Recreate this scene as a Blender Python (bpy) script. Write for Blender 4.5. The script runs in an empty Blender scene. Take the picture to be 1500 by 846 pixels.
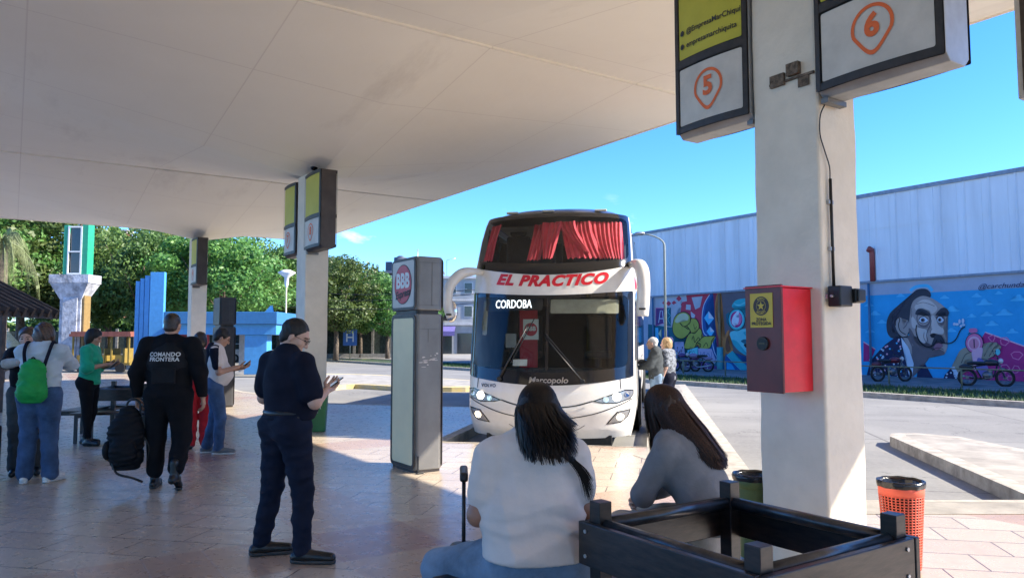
import bpy, bmesh, math, random
import numpy as np
from mathutils import Vector, Matrix, noise as mnoise
PI = math.pi
R = math.radians
random.seed(7)
SC = bpy.context.scene
COL = SC.collection

# ------------------------------------------------------------------ camera frame
CAMZ = 1.52; FPX = 1100.0; PITCH = math.atan(0.0682)
_f = Vector((0, math.cos(PITCH), math.sin(PITCH))); _u = Vector((0, -math.sin(PITCH), math.cos(PITCH)))
def ray(px, py):
    return _f + Vector(((px - 750) / FPX, 0, 0)) + _u * ((423 - py) / FPX)
def G(px, py, z=0.0):
    d = ray(px, py); k = (z - CAMZ) / d.z
    return Vector((d.x * k, d.y * k, z))
def AT(px, py, Y):
    d = ray(px, py); k = Y / d.y
    return Vector((d.x * k, Y, CAMZ + d.z * k))
N = Vector((0.833, 0.553, 0)).normalized()       # across the station
T = Vector((-N.y, N.x, 0))                       # along the row of pillars
AT_ANG = math.atan2(N.y, N.x)
def PT(p, t, z=0.0):
    return Vector((N.x * p + T.x * t, N.y * p + T.y * t, z))
def WALL(px, py, p):                              # pixel -> (t, z) on the vertical plane n = p
    d = ray(px, py); k = p / (N.x * d.x + N.y * d.y)
    w = Vector((d.x * k, d.y * k, CAMZ + d.z * k))
    return (T.x * w.x + T.y * w.y, w.z)

# ------------------------------------------------------------------ materials
MATS = {}
def newmat(name):
    m = bpy.data.materials.new(name); m.use_nodes = True
    nt = m.node_tree; nt.nodes.clear()
    out = nt.nodes.new('ShaderNodeOutputMaterial'); b = nt.nodes.new('ShaderNodeBsdfPrincipled')
    nt.links.new(b.outputs[0], out.inputs[0])
    return m, nt, b, out
def c4(c): return (c[0], c[1], c[2], 1)
def mat(name, col, rough=0.6, metal=0.0, var=0.12, vscale=6.0, bump=0.0, bscale=40.0, col2=None, spec=0.5,
        stretch=None, coat=0.0, emit=None, estr=0.0, sheen=0.0):
    if name in MATS: return MATS[name]
    m, nt, b, out = newmat(name); N_ = nt.nodes.new; L = nt.links.new
    tc = N_('ShaderNodeTexCoord'); src = tc.outputs['Object']
    if stretch:
        mp = N_('ShaderNodeMapping'); mp.inputs['Scale'].default_value = stretch
        L(src, mp.inputs[0]); src = mp.outputs[0]
    n1 = N_('ShaderNodeTexNoise'); n1.inputs['Scale'].default_value = vscale; n1.inputs['Detail'].default_value = 6
    n1.inputs['Roughness'].default_value = 0.62
    L(src, n1.inputs['Vector'])
    mx = N_('ShaderNodeMix'); mx.data_type = 'RGBA'
    c2 = col2 if col2 else tuple(max(0, c * (1 - var * 2)) for c in col)
    c1 = col if col2 else tuple(min(1, c * (1 + var * 0.6)) for c in col)
    rp = N_('ShaderNodeMapRange'); rp.inputs[1].default_value = 0.3; rp.inputs[2].default_value = 0.7
    L(n1.outputs['Fac'], rp.inputs[0]); L(rp.outputs[0], mx.inputs[0])
    mx.inputs[6].default_value = c4(c2); mx.inputs[7].default_value = c4(c1)
    L(mx.outputs[2], b.inputs['Base Color'])
    rr = N_('ShaderNodeMapRange'); rr.inputs[3].default_value = min(1, rough * 1.15); rr.inputs[4].default_value = rough * 0.85
    L(n1.outputs['Fac'], rr.inputs[0]); L(rr.outputs[0], b.inputs['Roughness'])
    b.inputs['Metallic'].default_value = metal
    b.inputs['Specular IOR Level'].default_value = spec
    if coat: b.inputs['Coat Weight'].default_value = coat; b.inputs['Coat Roughness'].default_value = 0.08
    if sheen: b.inputs['Sheen Weight'].default_value = sheen
    if emit: b.inputs['Emission Color'].default_value = c4(emit); b.inputs['Emission Strength'].default_value = estr
    if bump:
        n2 = N_('ShaderNodeTexNoise'); n2.inputs['Scale'].default_value = bscale; n2.inputs['Detail'].default_value = 5
        L(src, n2.inputs['Vector'])
        bp = N_('ShaderNodeBump'); bp.inputs['Strength'].default_value = 1.0; bp.inputs['Distance'].default_value = bump
        L(n2.outputs['Fac'], bp.inputs['Height']); L(bp.outputs[0], b.inputs['Normal'])
    MATS[name] = m
    return m

def glassmat(name, tint, refl=1.0, rough=0.02):
    if name in MATS: return MATS[name]
    m, nt, b, out = newmat(name); N_ = nt.nodes.new; L = nt.links.new
    nt.nodes.remove(b)
    tr = N_('ShaderNodeBsdfTransparent'); tr.inputs[0].default_value = c4(tint)
    gl = N_('ShaderNodeBsdfGlossy'); gl.inputs['Roughness'].default_value = rough
    fr = N_('ShaderNodeFresnel'); fr.inputs[0].default_value = 1.5
    ml = N_('ShaderNodeMath'); ml.operation = 'MULTIPLY_ADD'; ml.inputs[1].default_value = refl; ml.inputs[2].default_value = 0.02
    ms = N_('ShaderNodeMixShader')
    L(fr.outputs[0], ml.inputs[0]); L(ml.outputs[0], ms.inputs[0]); L(tr.outputs[0], ms.inputs[1]); L(gl.outputs[0], ms.inputs[2])
    L(ms.outputs[0], out.inputs[0])
    MATS[name] = m
    return m

# ------------------------------------------------------------------ mesh builder
class MB:
    def __init__(s): s.v = []; s.f = []; s.mi = []; s.mats = []; s.cur = 0; s.sm = []; s.smooth = False
    def use(s, m):
        if m not in s.mats: s.mats.append(m)
        s.cur = s.mats.index(m); return s
    def add(s, vs, fs, smooth=None):
        o = len(s.v); s.v += [tuple(v) for v in vs]
        for f in fs:
            s.f.append(tuple(i + o for i in f)); s.mi.append(s.cur); s.sm.append(s.smooth if smooth is None else smooth)
        return s
    def box(s, c, d, rz=0.0, M=None):
        x, y, z = d[0] / 2, d[1] / 2, d[2] / 2
        vs = [Vector((a * x, b * y, e * z)) for a in (-1, 1) for b in (-1, 1) for e in (-1, 1)]
        if rz: rm = Matrix.Rotation(rz, 3, 'Z'); vs = [rm @ v for v in vs]
        if M is not None: vs = [M @ v for v in vs]
        vs = [v + Vector(c) for v in vs]
        return s.add(vs, [(0, 1, 3, 2), (4, 6, 7, 5), (0, 4, 5, 1), (2, 3, 7, 6), (0, 2, 6, 4), (1, 5, 7, 3)], False)
    def bx(s, x0, x1, y0, y1, z0, z1): return s.box(((x0 + x1) / 2, (y0 + y1) / 2, (z0 + z1) / 2), (x1 - x0, y1 - y0, z1 - z0))
    def beam(s, a, b, w, h, up=(0, 0, 1)):
        a = Vector(a); b = Vector(b); d = (b - a); ln = d.length; d.normalize()
        sd = d.cross(Vector(up)); 
        if sd.length < 1e-5: sd = d.cross(Vector((1, 0, 0)))
        sd.normalize(); u = sd.cross(d)
        vs = []
        for q in (a, b):
            for (i, j) in ((-1, -1), (1, -1), (1, 1), (-1, 1)):
                vs.append(q + sd * (i * w / 2) + u * (j * h / 2))
        return s.add(vs, [(3, 2, 1, 0), (4, 5, 6, 7), (0, 1, 5, 4), (1, 2, 6, 5), (2, 3, 7, 6), (3, 0, 4, 7)], False)
    def tube(s, pts, r, n=10, caps=True):
        pts = [Vector(p) for p in pts]; rs = r if isinstance(r, (list, tuple)) else [r] * len(pts)
        vs = []; prev = None
        for i, p in enumerate(pts):
            d = (pts[min(i + 1, len(pts) - 1)] - pts[max(i - 1, 0)])
            if d.length < 1e-9: d = Vector((0, 0, 1))
            d.normalize()
            if prev is None:
                a = d.cross(Vector((0, 0, 1)));
                if a.length < 1e-3: a = d.cross(Vector((1, 0, 0)))
            else: a = prev - d * prev.dot(d)
            a.normalize(); prev = a; b = d.cross(a)
            for k in range(n):
                th = 2 * PI * k / n
                vs.append(p + (a * math.cos(th) + b * math.sin(th)) * rs[i])
        fs = []
        for i in range(len(pts) - 1):
            for k in range(n):
                k2 = (k + 1) % n; fs.append((i * n + k, i * n + k2, (i + 1) * n + k2, (i + 1) * n + k))
        s.add(vs, fs, True)
        if caps:
            o = len(s.v) - len(vs)
            s.f.append(tuple(o + k for k in range(n))[::-1]); s.mi.append(s.cur); s.sm.append(False)
            e = o + (len(pts) - 1) * n
            s.f.append(tuple(e + k for k in range(n))); s.mi.append(s.cur); s.sm.append(False)
        return s
    def cyl(s, c, r, h, n=20, r2=None, axis='Z'):
        c = Vector(c); ax = {'Z': Vector((0, 0, 1)), 'X': Vector((1, 0, 0)), 'Y': Vector((0, 1, 0))}[axis] if isinstance(axis, str) else Vector(axis).normalized()
        return s.tube([c - ax * h / 2, c + ax * h / 2], [r, r if r2 is None else r2], n)
    def prism(s, poly, z0, z1):       # poly: xy list
        n = len(poly); vs = [(p[0], p[1], z0) for p in poly] + [(p[0], p[1], z1) for p in poly]
        ar = sum(poly[i][0] * poly[(i + 1) % n][1] - poly[(i + 1) % n][0] * poly[i][1] for i in range(n))
        a = tuple(range(n))
        fs = [a[::-1], tuple(i + n for i in a)] + [(i, (i + 1) % n, (i + 1) % n + n, i + n) for i in range(n)]
        if ar < 0: fs = [f[::-1] for f in fs]
        return s.add(vs, fs, False)
    def lathe(s, prof, n=24, c=(0, 0, 0), smooth=True):
        vs = []
        for (r, z) in prof:
            for k in range(n): vs.append((c[0] + r * math.cos(2 * PI * k / n), c[1] + r * math.sin(2 * PI * k / n), c[2] + z))
        fs = []
        for i in range(len(prof) - 1):
            for k in range(n):
                k2 = (k + 1) % n; fs.append((i * n + k, i * n + k2, (i + 1) * n + k2, (i + 1) * n + k))
        return s.add(vs, fs, smooth)
    def ball(s, c, r, n=12, m=8, M=None):
        r = (r, r, r) if not isinstance(r, (tuple, list)) else r
        vs = []
        for i in range(m + 1):
            ph = PI * i / m
            for k in range(n):
                th = 2 * PI * k / n
                v = Vector((r[0] * math.sin(ph) * math.cos(th), r[1] * math.sin(ph) * math.sin(th), r[2] * math.cos(ph)))
                if M is not None: v = M @ v
                vs.append(v + Vector(c))
        fs = []
        for i in range(m):
            for k in range(n):
                k2 = (k + 1) % n; fs.append((i * n + k, (i + 1) * n + k, (i + 1) * n + k2, i * n + k2))
        return s.add(vs, fs, True)
    def xf(s, M):
        s.v = [tuple(M @ Vector(v)) for v in s.v]; return s
    def build(s, name, m=None, parent=None, bevel=0.0, kind=None, world=False, seg=2):
        me = bpy.data.meshes.new(name)
        vs = s.v
        if world and parent is not None:
            Mi = parent['_m'] if False else ROOTM[parent.name].inverted()
            vs = [tuple(Mi @ Vector(v)) for v in vs]
        me.from_pydata(vs, [], s.f)
        if m is not None and not s.mats: me.materials.append(m)
        else:
            for q in s.mats: me.materials.append(q)
            me.polygons.foreach_set('material_index', s.mi)
        me.polygons.foreach_set('use_smooth', s.sm)
        me.validate(clean_customdata=False); me.update()
        o = bpy.data.objects.new(name, me); COL.objects.link(o)
        if parent is not None: o.parent = parent
        if kind: o['kind'] = kind
        if bevel:
            md = o.modifiers.new('bevel', 'BEVEL'); md.width = bevel; md.segments = seg; md.limit_method = 'ANGLE'; md.angle_limit = R(40)
        return o
ROOTM = {}
def tag(o, label=None, cat=None, group=None, kind=None):
    if label: o['label'] = label
    if cat: o['category'] = cat
    if group: o['group'] = group
    if kind: o['kind'] = kind
    return o
def thing(name, label, cat, loc=(0, 0, 0), rz=0.0, group=None):
    o = bpy.data.objects.new(name, None); COL.objects.link(o); o.empty_display_size = 0.3
    o.location = loc; o.rotation_euler = (0, 0, rz)
    ROOTM[o.name] = Matrix.Translation(Vector(loc)) @ Matrix.Rotation(rz, 4, 'Z')
    return tag(o, label, cat, group)
def copy_tree(o, parent=None):
    c = o.copy(); COL.objects.link(c)
    if parent is not None: c.parent = parent
    for ch in list(o.children):
        copy_tree(ch, c)
    return c
def catmull(pts, k=6, closed=True):
    n = len(pts); out = []
    rng = range(n) if closed else range(n - 1)
    for i in rng:
        if closed: p0, p1, p2, p3 = pts[(i - 1) % n], pts[i], pts[(i + 1) % n], pts[(i + 2) % n]
        else: p0, p1, p2, p3 = pts[max(i - 1, 0)], pts[i], pts[i + 1], pts[min(i + 2, n - 1)]
        for j in range(k):
            t = j / k
            out.append(tuple(0.5 * ((2 * p1[d]) + (-p0[d] + p2[d]) * t + (2 * p0[d] - 5 * p1[d] + 4 * p2[d] - p3[d]) * t * t + (-p0[d] + 3 * p1[d] - 3 * p2[d] + p3[d]) * t ** 3) for d in range(len(p1))))
    if not closed: out.append(tuple(pts[-1]))
    return out

# text as flat mesh: list of verts (x,y), faces; centred horizontally if wanted
def text_geo(s, size=1.0, bold=0.0, shear=0.0, align='CENTER', space=1.0, ext=0.0, xs=1.0):
    cu = bpy.data.curves.new('text', 'FONT'); cu.body = s; cu.size = size; cu.offset = bold; cu.shear = shear
    cu.align_x = align; cu.align_y = 'CENTER'; cu.space_character = space; cu.extrude = ext; cu.resolution_u = 4
    ob = bpy.data.objects.new('text', cu); COL.objects.link(ob)
    bpy.context.view_layer.update()
    me = bpy.data.meshes.new_from_object(ob)
    vs = [(v.co.x * xs, v.co.y, v.co.z) for v in me.vertices]; fs = [tuple(p.vertices) for p in me.polygons]
    bpy.data.objects.remove(ob); bpy.data.curves.remove(cu); bpy.data.meshes.remove(me)
    return vs, fs
def conform(outline, fn, step=0.12, flip=False, thick=0.0):
    """fill a 2d outline, cut it on a grid, map every vertex with fn(u,v)->xyz"""
    bm = bmesh.new()
    vs = [bm.verts.new((p[0], p[1], 0)) for p in outline]
    f = bm.faces.new(vs)
    bmesh.ops.triangulate(bm, faces=[f], quad_method='BEAUTY', ngon_method='EAR_CLIP')
    xs = [p[0] for p in outline]; ys = [p[1] for p in outline]
    for ax, lo, hi in ((0, min(xs), max(xs)), (1, min(ys), max(ys))):
        n = int((hi - lo) / step)
        for i in range(1, n + 1):
            c = lo + (hi - lo) * i / (n + 1)
            co = (c, 0, 0) if ax == 0 else (0, c, 0); no = (1, 0, 0) if ax == 0 else (0, 1, 0)
            bmesh.ops.bisect_plane(bm, geom=bm.verts[:] + bm.edges[:] + bm.faces[:], plane_co=co, plane_no=no)
    bm.verts.index_update()
    V = [tuple(fn(v.co.x, v.co.y)) for v in bm.verts]; F = [tuple(v.index for v in f.verts) for f in bm.faces]
    if F:
        pass
    if flip: F = [f[::-1] for f in F]
    bm.free()
    return V, F
def poly_area(p):
    return sum(p[i][0] * p[(i + 1) % len(p)][1] - p[(i + 1) % len(p)][0] * p[i][1] for i in range(len(p))) / 2
def rrect(x0, x1, y0, y1, r, k=5):
    o = []
    for cx, cy, a in ((x1 - r, y0 + r, -90), (x1 - r, y1 - r, 0), (x0 + r, y1 - r, 90), (x0 + r, y0 + r, 180)):
        for i in range(k + 1):
            th = R(a + 90 * i / k); o.append((cx + r * math.cos(th), cy + r * math.sin(th)))
    return o
def stroke(pts, w, taper=False):
    """polyline -> list of quads (2d)"""
    L_ = []; R_ = []
    n = len(pts)
    for i, p in enumerate(pts):
        a = pts[max(i - 1, 0)]; b = pts[min(i + 1, n - 1)]
        dx, dy = b[0] - a[0], b[1] - a[1]; l = math.hypot(dx, dy) or 1
        ww = w / 2 * (1 if not taper else (0.15 + math.sin(PI * i / max(1, n - 1))))
        L_.append((p[0] - dy / l * ww, p[1] + dx / l * ww)); R_.append((p[0] + dy / l * ww, p[1] - dx / l * ww))
    return [[R_[i], R_[i + 1], L_[i + 1], L_[i]] for i in range(n - 1)]
# ------------------------------------------------------------------ camera, sun, sky
cam = bpy.data.cameras.new('camera'); cam.sensor_width = 36; cam.lens = FPX / 1500 * 36; cam.clip_end = 3000; cam.clip_start = 0.05
co = bpy.data.objects.new('camera', cam); COL.objects.link(co); co.location = (0, 0, CAMZ); co.rotation_euler = (PI / 2 + PITCH, 0, 0)
SC.camera = co
SUN_AZ = R(-7); SUN_EL = R(35)
sv = Vector((math.cos(SUN_AZ) * math.cos(SUN_EL), math.sin(SUN_AZ) * math.cos(SUN_EL), math.sin(SUN_EL)))
sl = bpy.data.lights.new('sun', 'SUN'); sl.energy = 3.8; sl.angle = R(0.5); sl.color = (1, 0.91, 0.77)
so = bpy.data.objects.new('sun', sl); COL.objects.link(so); so.rotation_euler = (-sv).to_track_quat('-Z', 'Y').to_euler(); so.location = (20, 0, 30)
w = bpy.data.worlds.new('World'); SC.world = w; w.use_nodes = True
nt = w.node_tree; nt.nodes.clear(); N_ = nt.nodes.new; L = nt.links.new
wo = N_('ShaderNodeOutputWorld'); bg = N_('ShaderNodeBackground'); bg.inputs[1].default_value = 0.11
sky = N_('ShaderNodeTexSky'); sky.sky_type = 'NISHITA'; sky.sun_disc = False; sky.sun_elevation = SUN_EL; sky.sun_rotation = math.atan2(sv.x, sv.y)
sky.air_density = 1.0; sky.dust_density = 0.3; sky.ozone_density = 2.5; sky.altitude = 100
hs = N_('ShaderNodeHueSaturation'); hs.inputs['Saturation'].default_value = 1.28
L(sky.outputs[0], hs.inputs['Color'])
tn = N_('ShaderNodeMix'); tn.data_type = 'RGBA'; tn.blend_type = 'MULTIPLY'; tn.inputs[0].default_value = 1.0; tn.inputs[7].default_value = (0.46, 0.665, 0.97, 1)
L(hs.outputs[0], tn.inputs[6])
# small low clouds far off
tc = N_('ShaderNodeTexCoord'); mp = N_('ShaderNodeMapping'); mp.inputs['Scale'].default_value = (9, 9, 26); mp.inputs['Location'].default_value = (2.3, 0.4, 0.9)
L(tc.outputs['Generated'], mp.inputs[0])
no = N_('ShaderNodeTexNoise'); no.inputs['Scale'].default_value = 1.0; no.inputs['Detail'].default_value = 7; no.inputs['Roughness'].default_value = 0.55
L(mp.outputs[0], no.inputs['Vector'])
cr = N_('ShaderNodeMapRange'); cr.inputs[1].default_value = 0.60; cr.inputs[2].default_value = 0.72
L(no.outputs['Fac'], cr.inputs[0])
sx = N_('ShaderNodeSeparateXYZ'); L(tc.outputs['Generated'], sx.inputs[0])
m1 = N_('ShaderNodeMapRange'); m1.inputs[1].default_value = 0.20; m1.inputs[2].default_value = 0.12
L(sx.outputs[2], m1.inputs[0])
mm = N_('ShaderNodeMath'); mm.operation = 'MULTIPLY'; L(cr.outputs[0], mm.inputs[0]); L(m1.outputs[0], mm.inputs[1])
m2 = N_('ShaderNodeMath'); m2.operation = 'MULTIPLY'; m2.inputs[1].default_value = 0.75; L(mm.outputs[0], m2.inputs[0])
cm = N_('ShaderNodeMix'); cm.data_type = 'RGBA'; L(m2.outputs[0], cm.inputs[0]); L(tn.outputs[2], cm.inputs[6]); cm.inputs[7].default_value = (5.2, 5.2, 6.2, 1)
L(cm.outputs[2], bg.inputs[0]); L(bg.outputs[0], wo.inputs[0])
SC.view_settings.view_transform = 'Standard'; SC.view_settings.look = 'None'; SC.view_settings.gamma = 1; SC.view_settings.exposure = 1.90
SC.view_settings.use_curve_mapping = False
SC.render.engine = 'CYCLES'
SC.cycles.max_bounces = 8; SC.cycles.diffuse_bounces = 5; SC.cycles.transparent_max_bounces = 12
SC.cycles.use_denoising = True
SC.cycles.sample_clamp_indirect = 8

# ------------------------------------------------------------------ surfaces
def tile_material():
    m, nt, b, out = newmat('floor_tiles'); N_ = nt.nodes.new; L = nt.links.new
    def math_(op, a, b_=None, c=None):
        n = N_('ShaderNodeMath'); n.operation = op
        for i, q in enumerate((a, b_, c)):
            if q is None: continue
            if isinstance(q, (int, float)): n.inputs[i].default_value = q
            else: L(q, n.inputs[i])
        return n.outputs[0]
    def mixc(f, a, b_):
        n = N_('ShaderNodeMix'); n.data_type = 'RGBA'
        if isinstance(f, (int, float)): n.inputs[0].default_value = f
        else: L(f, n.inputs[0])
        for k, q in ((6, a), (7, b_)):
            if isinstance(q, tuple): n.inputs[k].default_value = c4(q)
            else: L(q, n.inputs[k])
        return n.outputs[2]
    g = N_('ShaderNodeNewGeometry')
    mp = N_('ShaderNodeMapping'); mp.vector_type = 'POINT'; mp.inputs['Rotation'].default_value = (0, 0, -AT_ANG)
    L(g.outputs['Position'], mp.inputs[0])
    s = N_('ShaderNodeSeparateXYZ'); L(mp.outputs[0], s.inputs[0]); P, Tt = s.outputs[0], s.outputs[1]
    # bands in t and p
    def band(v, period, lo, hi):
        q = math_('FRACT', math_('DIVIDE', math_('ADD', v, period * 20.0), period))
        return math_('MULTIPLY', math_('GREATER_THAN', q, lo), math_('LESS_THAN', q, hi))
    bt = band(Tt, 5.05, 0.00, 0.165)          # terracotta rows
    bp = band(math_('ADD', P, 3.1), 5.05, 0.0, 0.165)
    anyb = math_('MAXIMUM', bt, bp)
    both = math_('MULTIPLY', bt, bp)
    def brick(rot, w_, h_, mortar, off):
        m2 = N_('ShaderNodeMapping'); m2.inputs['Rotation'].default_value = (0, 0, rot); L(mp.outputs[0], m2.inputs[0])
        k = N_('ShaderNodeTexBrick'); k.offset = off; k.inputs['Scale'].default_value = 1; k.inputs['Brick Width'].default_value = w_
        k.inputs['Row Height'].default_value = h_; k.inputs['Mortar Size'].default_value = mortar; k.inputs['Mortar Smooth'].default_value = 0.15
        k.inputs['Color1'].default_value = (0, 0, 0, 1); k.inputs['Color2'].default_value = (1, 1, 1, 1); k.inputs['Mortar'].default_value = (0.5, 0.5, 0.5, 1)
        L(m2.outputs[0], k.inputs['Vector'])
        return k
    kd = brick(R(45), 0.60, 0.40, 0.006, 0.5); ks = brick(0, 0.40, 0.40, 0.006, 0.0)
    no = N_('ShaderNodeTexNoise'); no.inputs['Scale'].default_value = 0.55; no.inputs['Detail'].default_value = 8; no.inputs['Roughness'].default_value = 0.6; L(g.outputs['Position'], no.inputs['Vector'])
    nf = N_('ShaderNodeTexNoise'); nf.inputs['Scale'].default_value = 9; nf.inputs['Detail'].default_value = 8; nf.inputs['Roughness'].default_value = 0.7; L(g.outputs['Position'], nf.inputs['Vector'])
    main = mixc(kd.outputs['Color'], (0.43, 0.355, 0.26), (0.50, 0.425, 0.32))
    terr = mixc(ks.outputs['Color'], (0.36, 0.225, 0.15), (0.41, 0.27, 0.185))
    mauve = (0.27, 0.135, 0.12)
    base = mixc(math_('MULTIPLY', anyb, 0.75), main, terr)
    base = mixc(math_('MULTIPLY', both, 0.8), base, mauve)
    st = N_('ShaderNodeMapRange'); st.inputs[1].default_value = 0.35; st.inputs[2].default_value = 0.7; L(no.outputs['Fac'], st.inputs[0])
    base = mixc(math_('MULTIPLY', st.outputs[0], 0.45), base, (0.44, 0.34, 0.29))
    st2 = N_('ShaderNodeMapRange'); st2.inputs[1].default_value = 0.45; st2.inputs[2].default_value = 0.8; L(nf.outputs['Fac'], st2.inputs[0])
    base = mixc(math_('MULTIPLY', st2.outputs[0], 0.35), base, (0.20, 0.145, 0.12))
    jm = N_('ShaderNodeMix'); jm.data_type = 'FLOAT'; L(anyb, jm.inputs[0]); L(kd.outputs['Fac'], jm.inputs[2]); L(ks.outputs['Fac'], jm.inputs[3])
    jcol = mixc(anyb, (0.12, 0.085, 0.07), (0.36, 0.27, 0.22))
    base = mixc(jm.outputs[0], base, jcol)
    vo = N_('ShaderNodeTexVoronoi'); vo.inputs['Scale'].default_value = 2.3; vo.inputs['Randomness'].default_value = 1.0; L(g.outputs['Position'], vo.inputs['Vector'])
    vr = N_('ShaderNodeMapRange'); vr.inputs[1].default_value = 0.055; vr.inputs[2].default_value = 0.03; vr.inputs[4].default_value = 0.55; L(vo.outputs['Distance'], vr.inputs[0])
    sc_ = N_('ShaderNodeSeparateColor'); L(vo.outputs['Color'], sc_.inputs[0])
    base = mixc(math_('MULTIPLY', vr.outputs[0], math_('GREATER_THAN', sc_.outputs[0], 0.72)), base, (0.07, 0.06, 0.055))
    L(base, b.inputs['Base Color'])
    rg = N_('ShaderNodeMapRange'); rg.inputs[3].default_value = 0.16; rg.inputs[4].default_value = 0.42; L(nf.outputs['Fac'], rg.inputs[0])
    L(rg.outputs[0], b.inputs['Roughness'])
    hh = math_('ADD', math_('MULTIPLY', jm.outputs[0], -1.0), math_('MULTIPLY', no.outputs['Fac'], 0.25))
    bu = N_('ShaderNodeBump'); bu.inputs['Distance'].default_value = 0.002; bu.inputs['Strength'].default_value = 0.7; L(hh, bu.inputs['Height']); L(bu.outputs[0], b.inputs['Normal'])
    b.inputs['Specular IOR Level'].default_value = 0.6
    return m
def road_material():
    m, nt, b, out = newmat('concrete_road'); N_ = nt.nodes.new; L = nt.links.new
    g = N_('ShaderNodeNewGeometry')
    mp = N_('ShaderNodeMapping'); mp.inputs['Rotation'].default_value = (0, 0, R(-79)); L(g.outputs['Position'], mp.inputs[0])
    k = N_('ShaderNodeTexBrick'); k.offset = 0; k.inputs['Scale'].default_value = 1; k.inputs['Brick Width'].default_value = 4.6; k.inputs['Row Height'].default_value = 3.7
    k.inputs['Mortar Size'].default_value = 0.03; k.inputs['Mortar Smooth'].default_value = 0.4
    k.inputs['Color1'].default_value = (0.21, 0.205, 0.19, 1); k.inputs['Color2'].default_value = (0.24, 0.235, 0.215, 1); k.inputs['Mortar'].default_value = (0.10, 0.095, 0.09, 1)
    L(mp.outputs[0], k.inputs['Vector'])
    def noi(s, d=8, r=0.65, st=(1, 1, 1)):
        m2 = N_('ShaderNodeMapping'); m2.inputs['Scale'].default_value = st; L(mp.outputs[0], m2.inputs[0])
        n = N_('ShaderNodeTexNoise'); n.inputs['Scale'].default_value = s; n.inputs['Detail'].default_value = d; n.inputs['Roughness'].default_value = r; L(m2.outputs[0], n.inputs['Vector']); return n
    def mx(f, a, c, s=1.0, lo=0.4, hi=0.7):
        q = N_('ShaderNodeMapRange'); q.inputs[1].default_value = lo; q.inputs[2].default_value = hi; q.inputs[4].default_value = s; L(f, q.inputs[0])
        n = N_('ShaderNodeMix'); n.data_type = 'RGBA'; L(q.outputs[0], n.inputs[0]); L(a, n.inputs[6]); n.inputs[7].default_value = c4(c); return n.outputs[2]
    a = mx(noi(0.25).outputs['Fac'], k.outputs['Color'], (0.13, 0.127, 0.12), 0.7, 0.42, 0.66)
    a = mx(noi(0.6, st=(1, 0.12, 1)).outputs['Fac'], a, (0.12, 0.115, 0.11), 0.6, 0.5, 0.75)
    nf = noi(14, 8, 0.75)
    a = mx(nf.outputs['Fac'], a, (0.28, 0.27, 0.25), 0.5, 0.45, 0.75)
    v = N_('ShaderNodeTexVoronoi'); v.feature = 'DISTANCE_TO_EDGE'; v.inputs['Scale'].default_value = 0.35
    nn = noi(1.5); ad = N_('ShaderNodeVectorMath'); ad.operation = 'ADD'; L(mp.outputs[0], ad.inputs[0]); L(nn.outputs['Color'], ad.inputs[1]); L(ad.outputs[0], v.inputs['Vector'])
    q = N_('ShaderNodeMapRange'); q.inputs[1].default_value = 0.006; q.inputs[2].default_value = 0.0; q.inputs[4].default_value = 0.8; L(v.outputs[0], q.inputs[0])
    n = N_('ShaderNodeMix'); n.data_type = 'RGBA'; L(q.outputs[0], n.inputs[0]); L(a, n.inputs[6]); n.inputs[7].default_value = (0.06, 0.058, 0.055, 1)
    L(n.outputs[2], b.inputs['Base Color']); b.inputs['Roughness'].default_value = 0.85
    bu = N_('ShaderNodeBump'); bu.inputs['Distance'].default_value = 0.004; L(nf.outputs['Fac'], bu.inputs['Height']); L(bu.outputs[0], b.inputs['Normal'])
    return m
M_TILE = tile_material(); M_ROAD = road_material()
M_KERB = mat('kerb_concrete', (0.42, 0.38, 0.32), 0.85, var=0.22, vscale=5, bump=0.004, bscale=60)
M_YKERB = mat('yellow_kerb_paint', (0.62, 0.47, 0.14), 0.8, vscale=3, bump=0.003, col2=(0.42, 0.38, 0.30))
M_PLASTER = mat('pillar_paint', (0.74, 0.67, 0.56), 0.75, var=0.06, vscale=3.2, bump=0.005, bscale=22)
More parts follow.
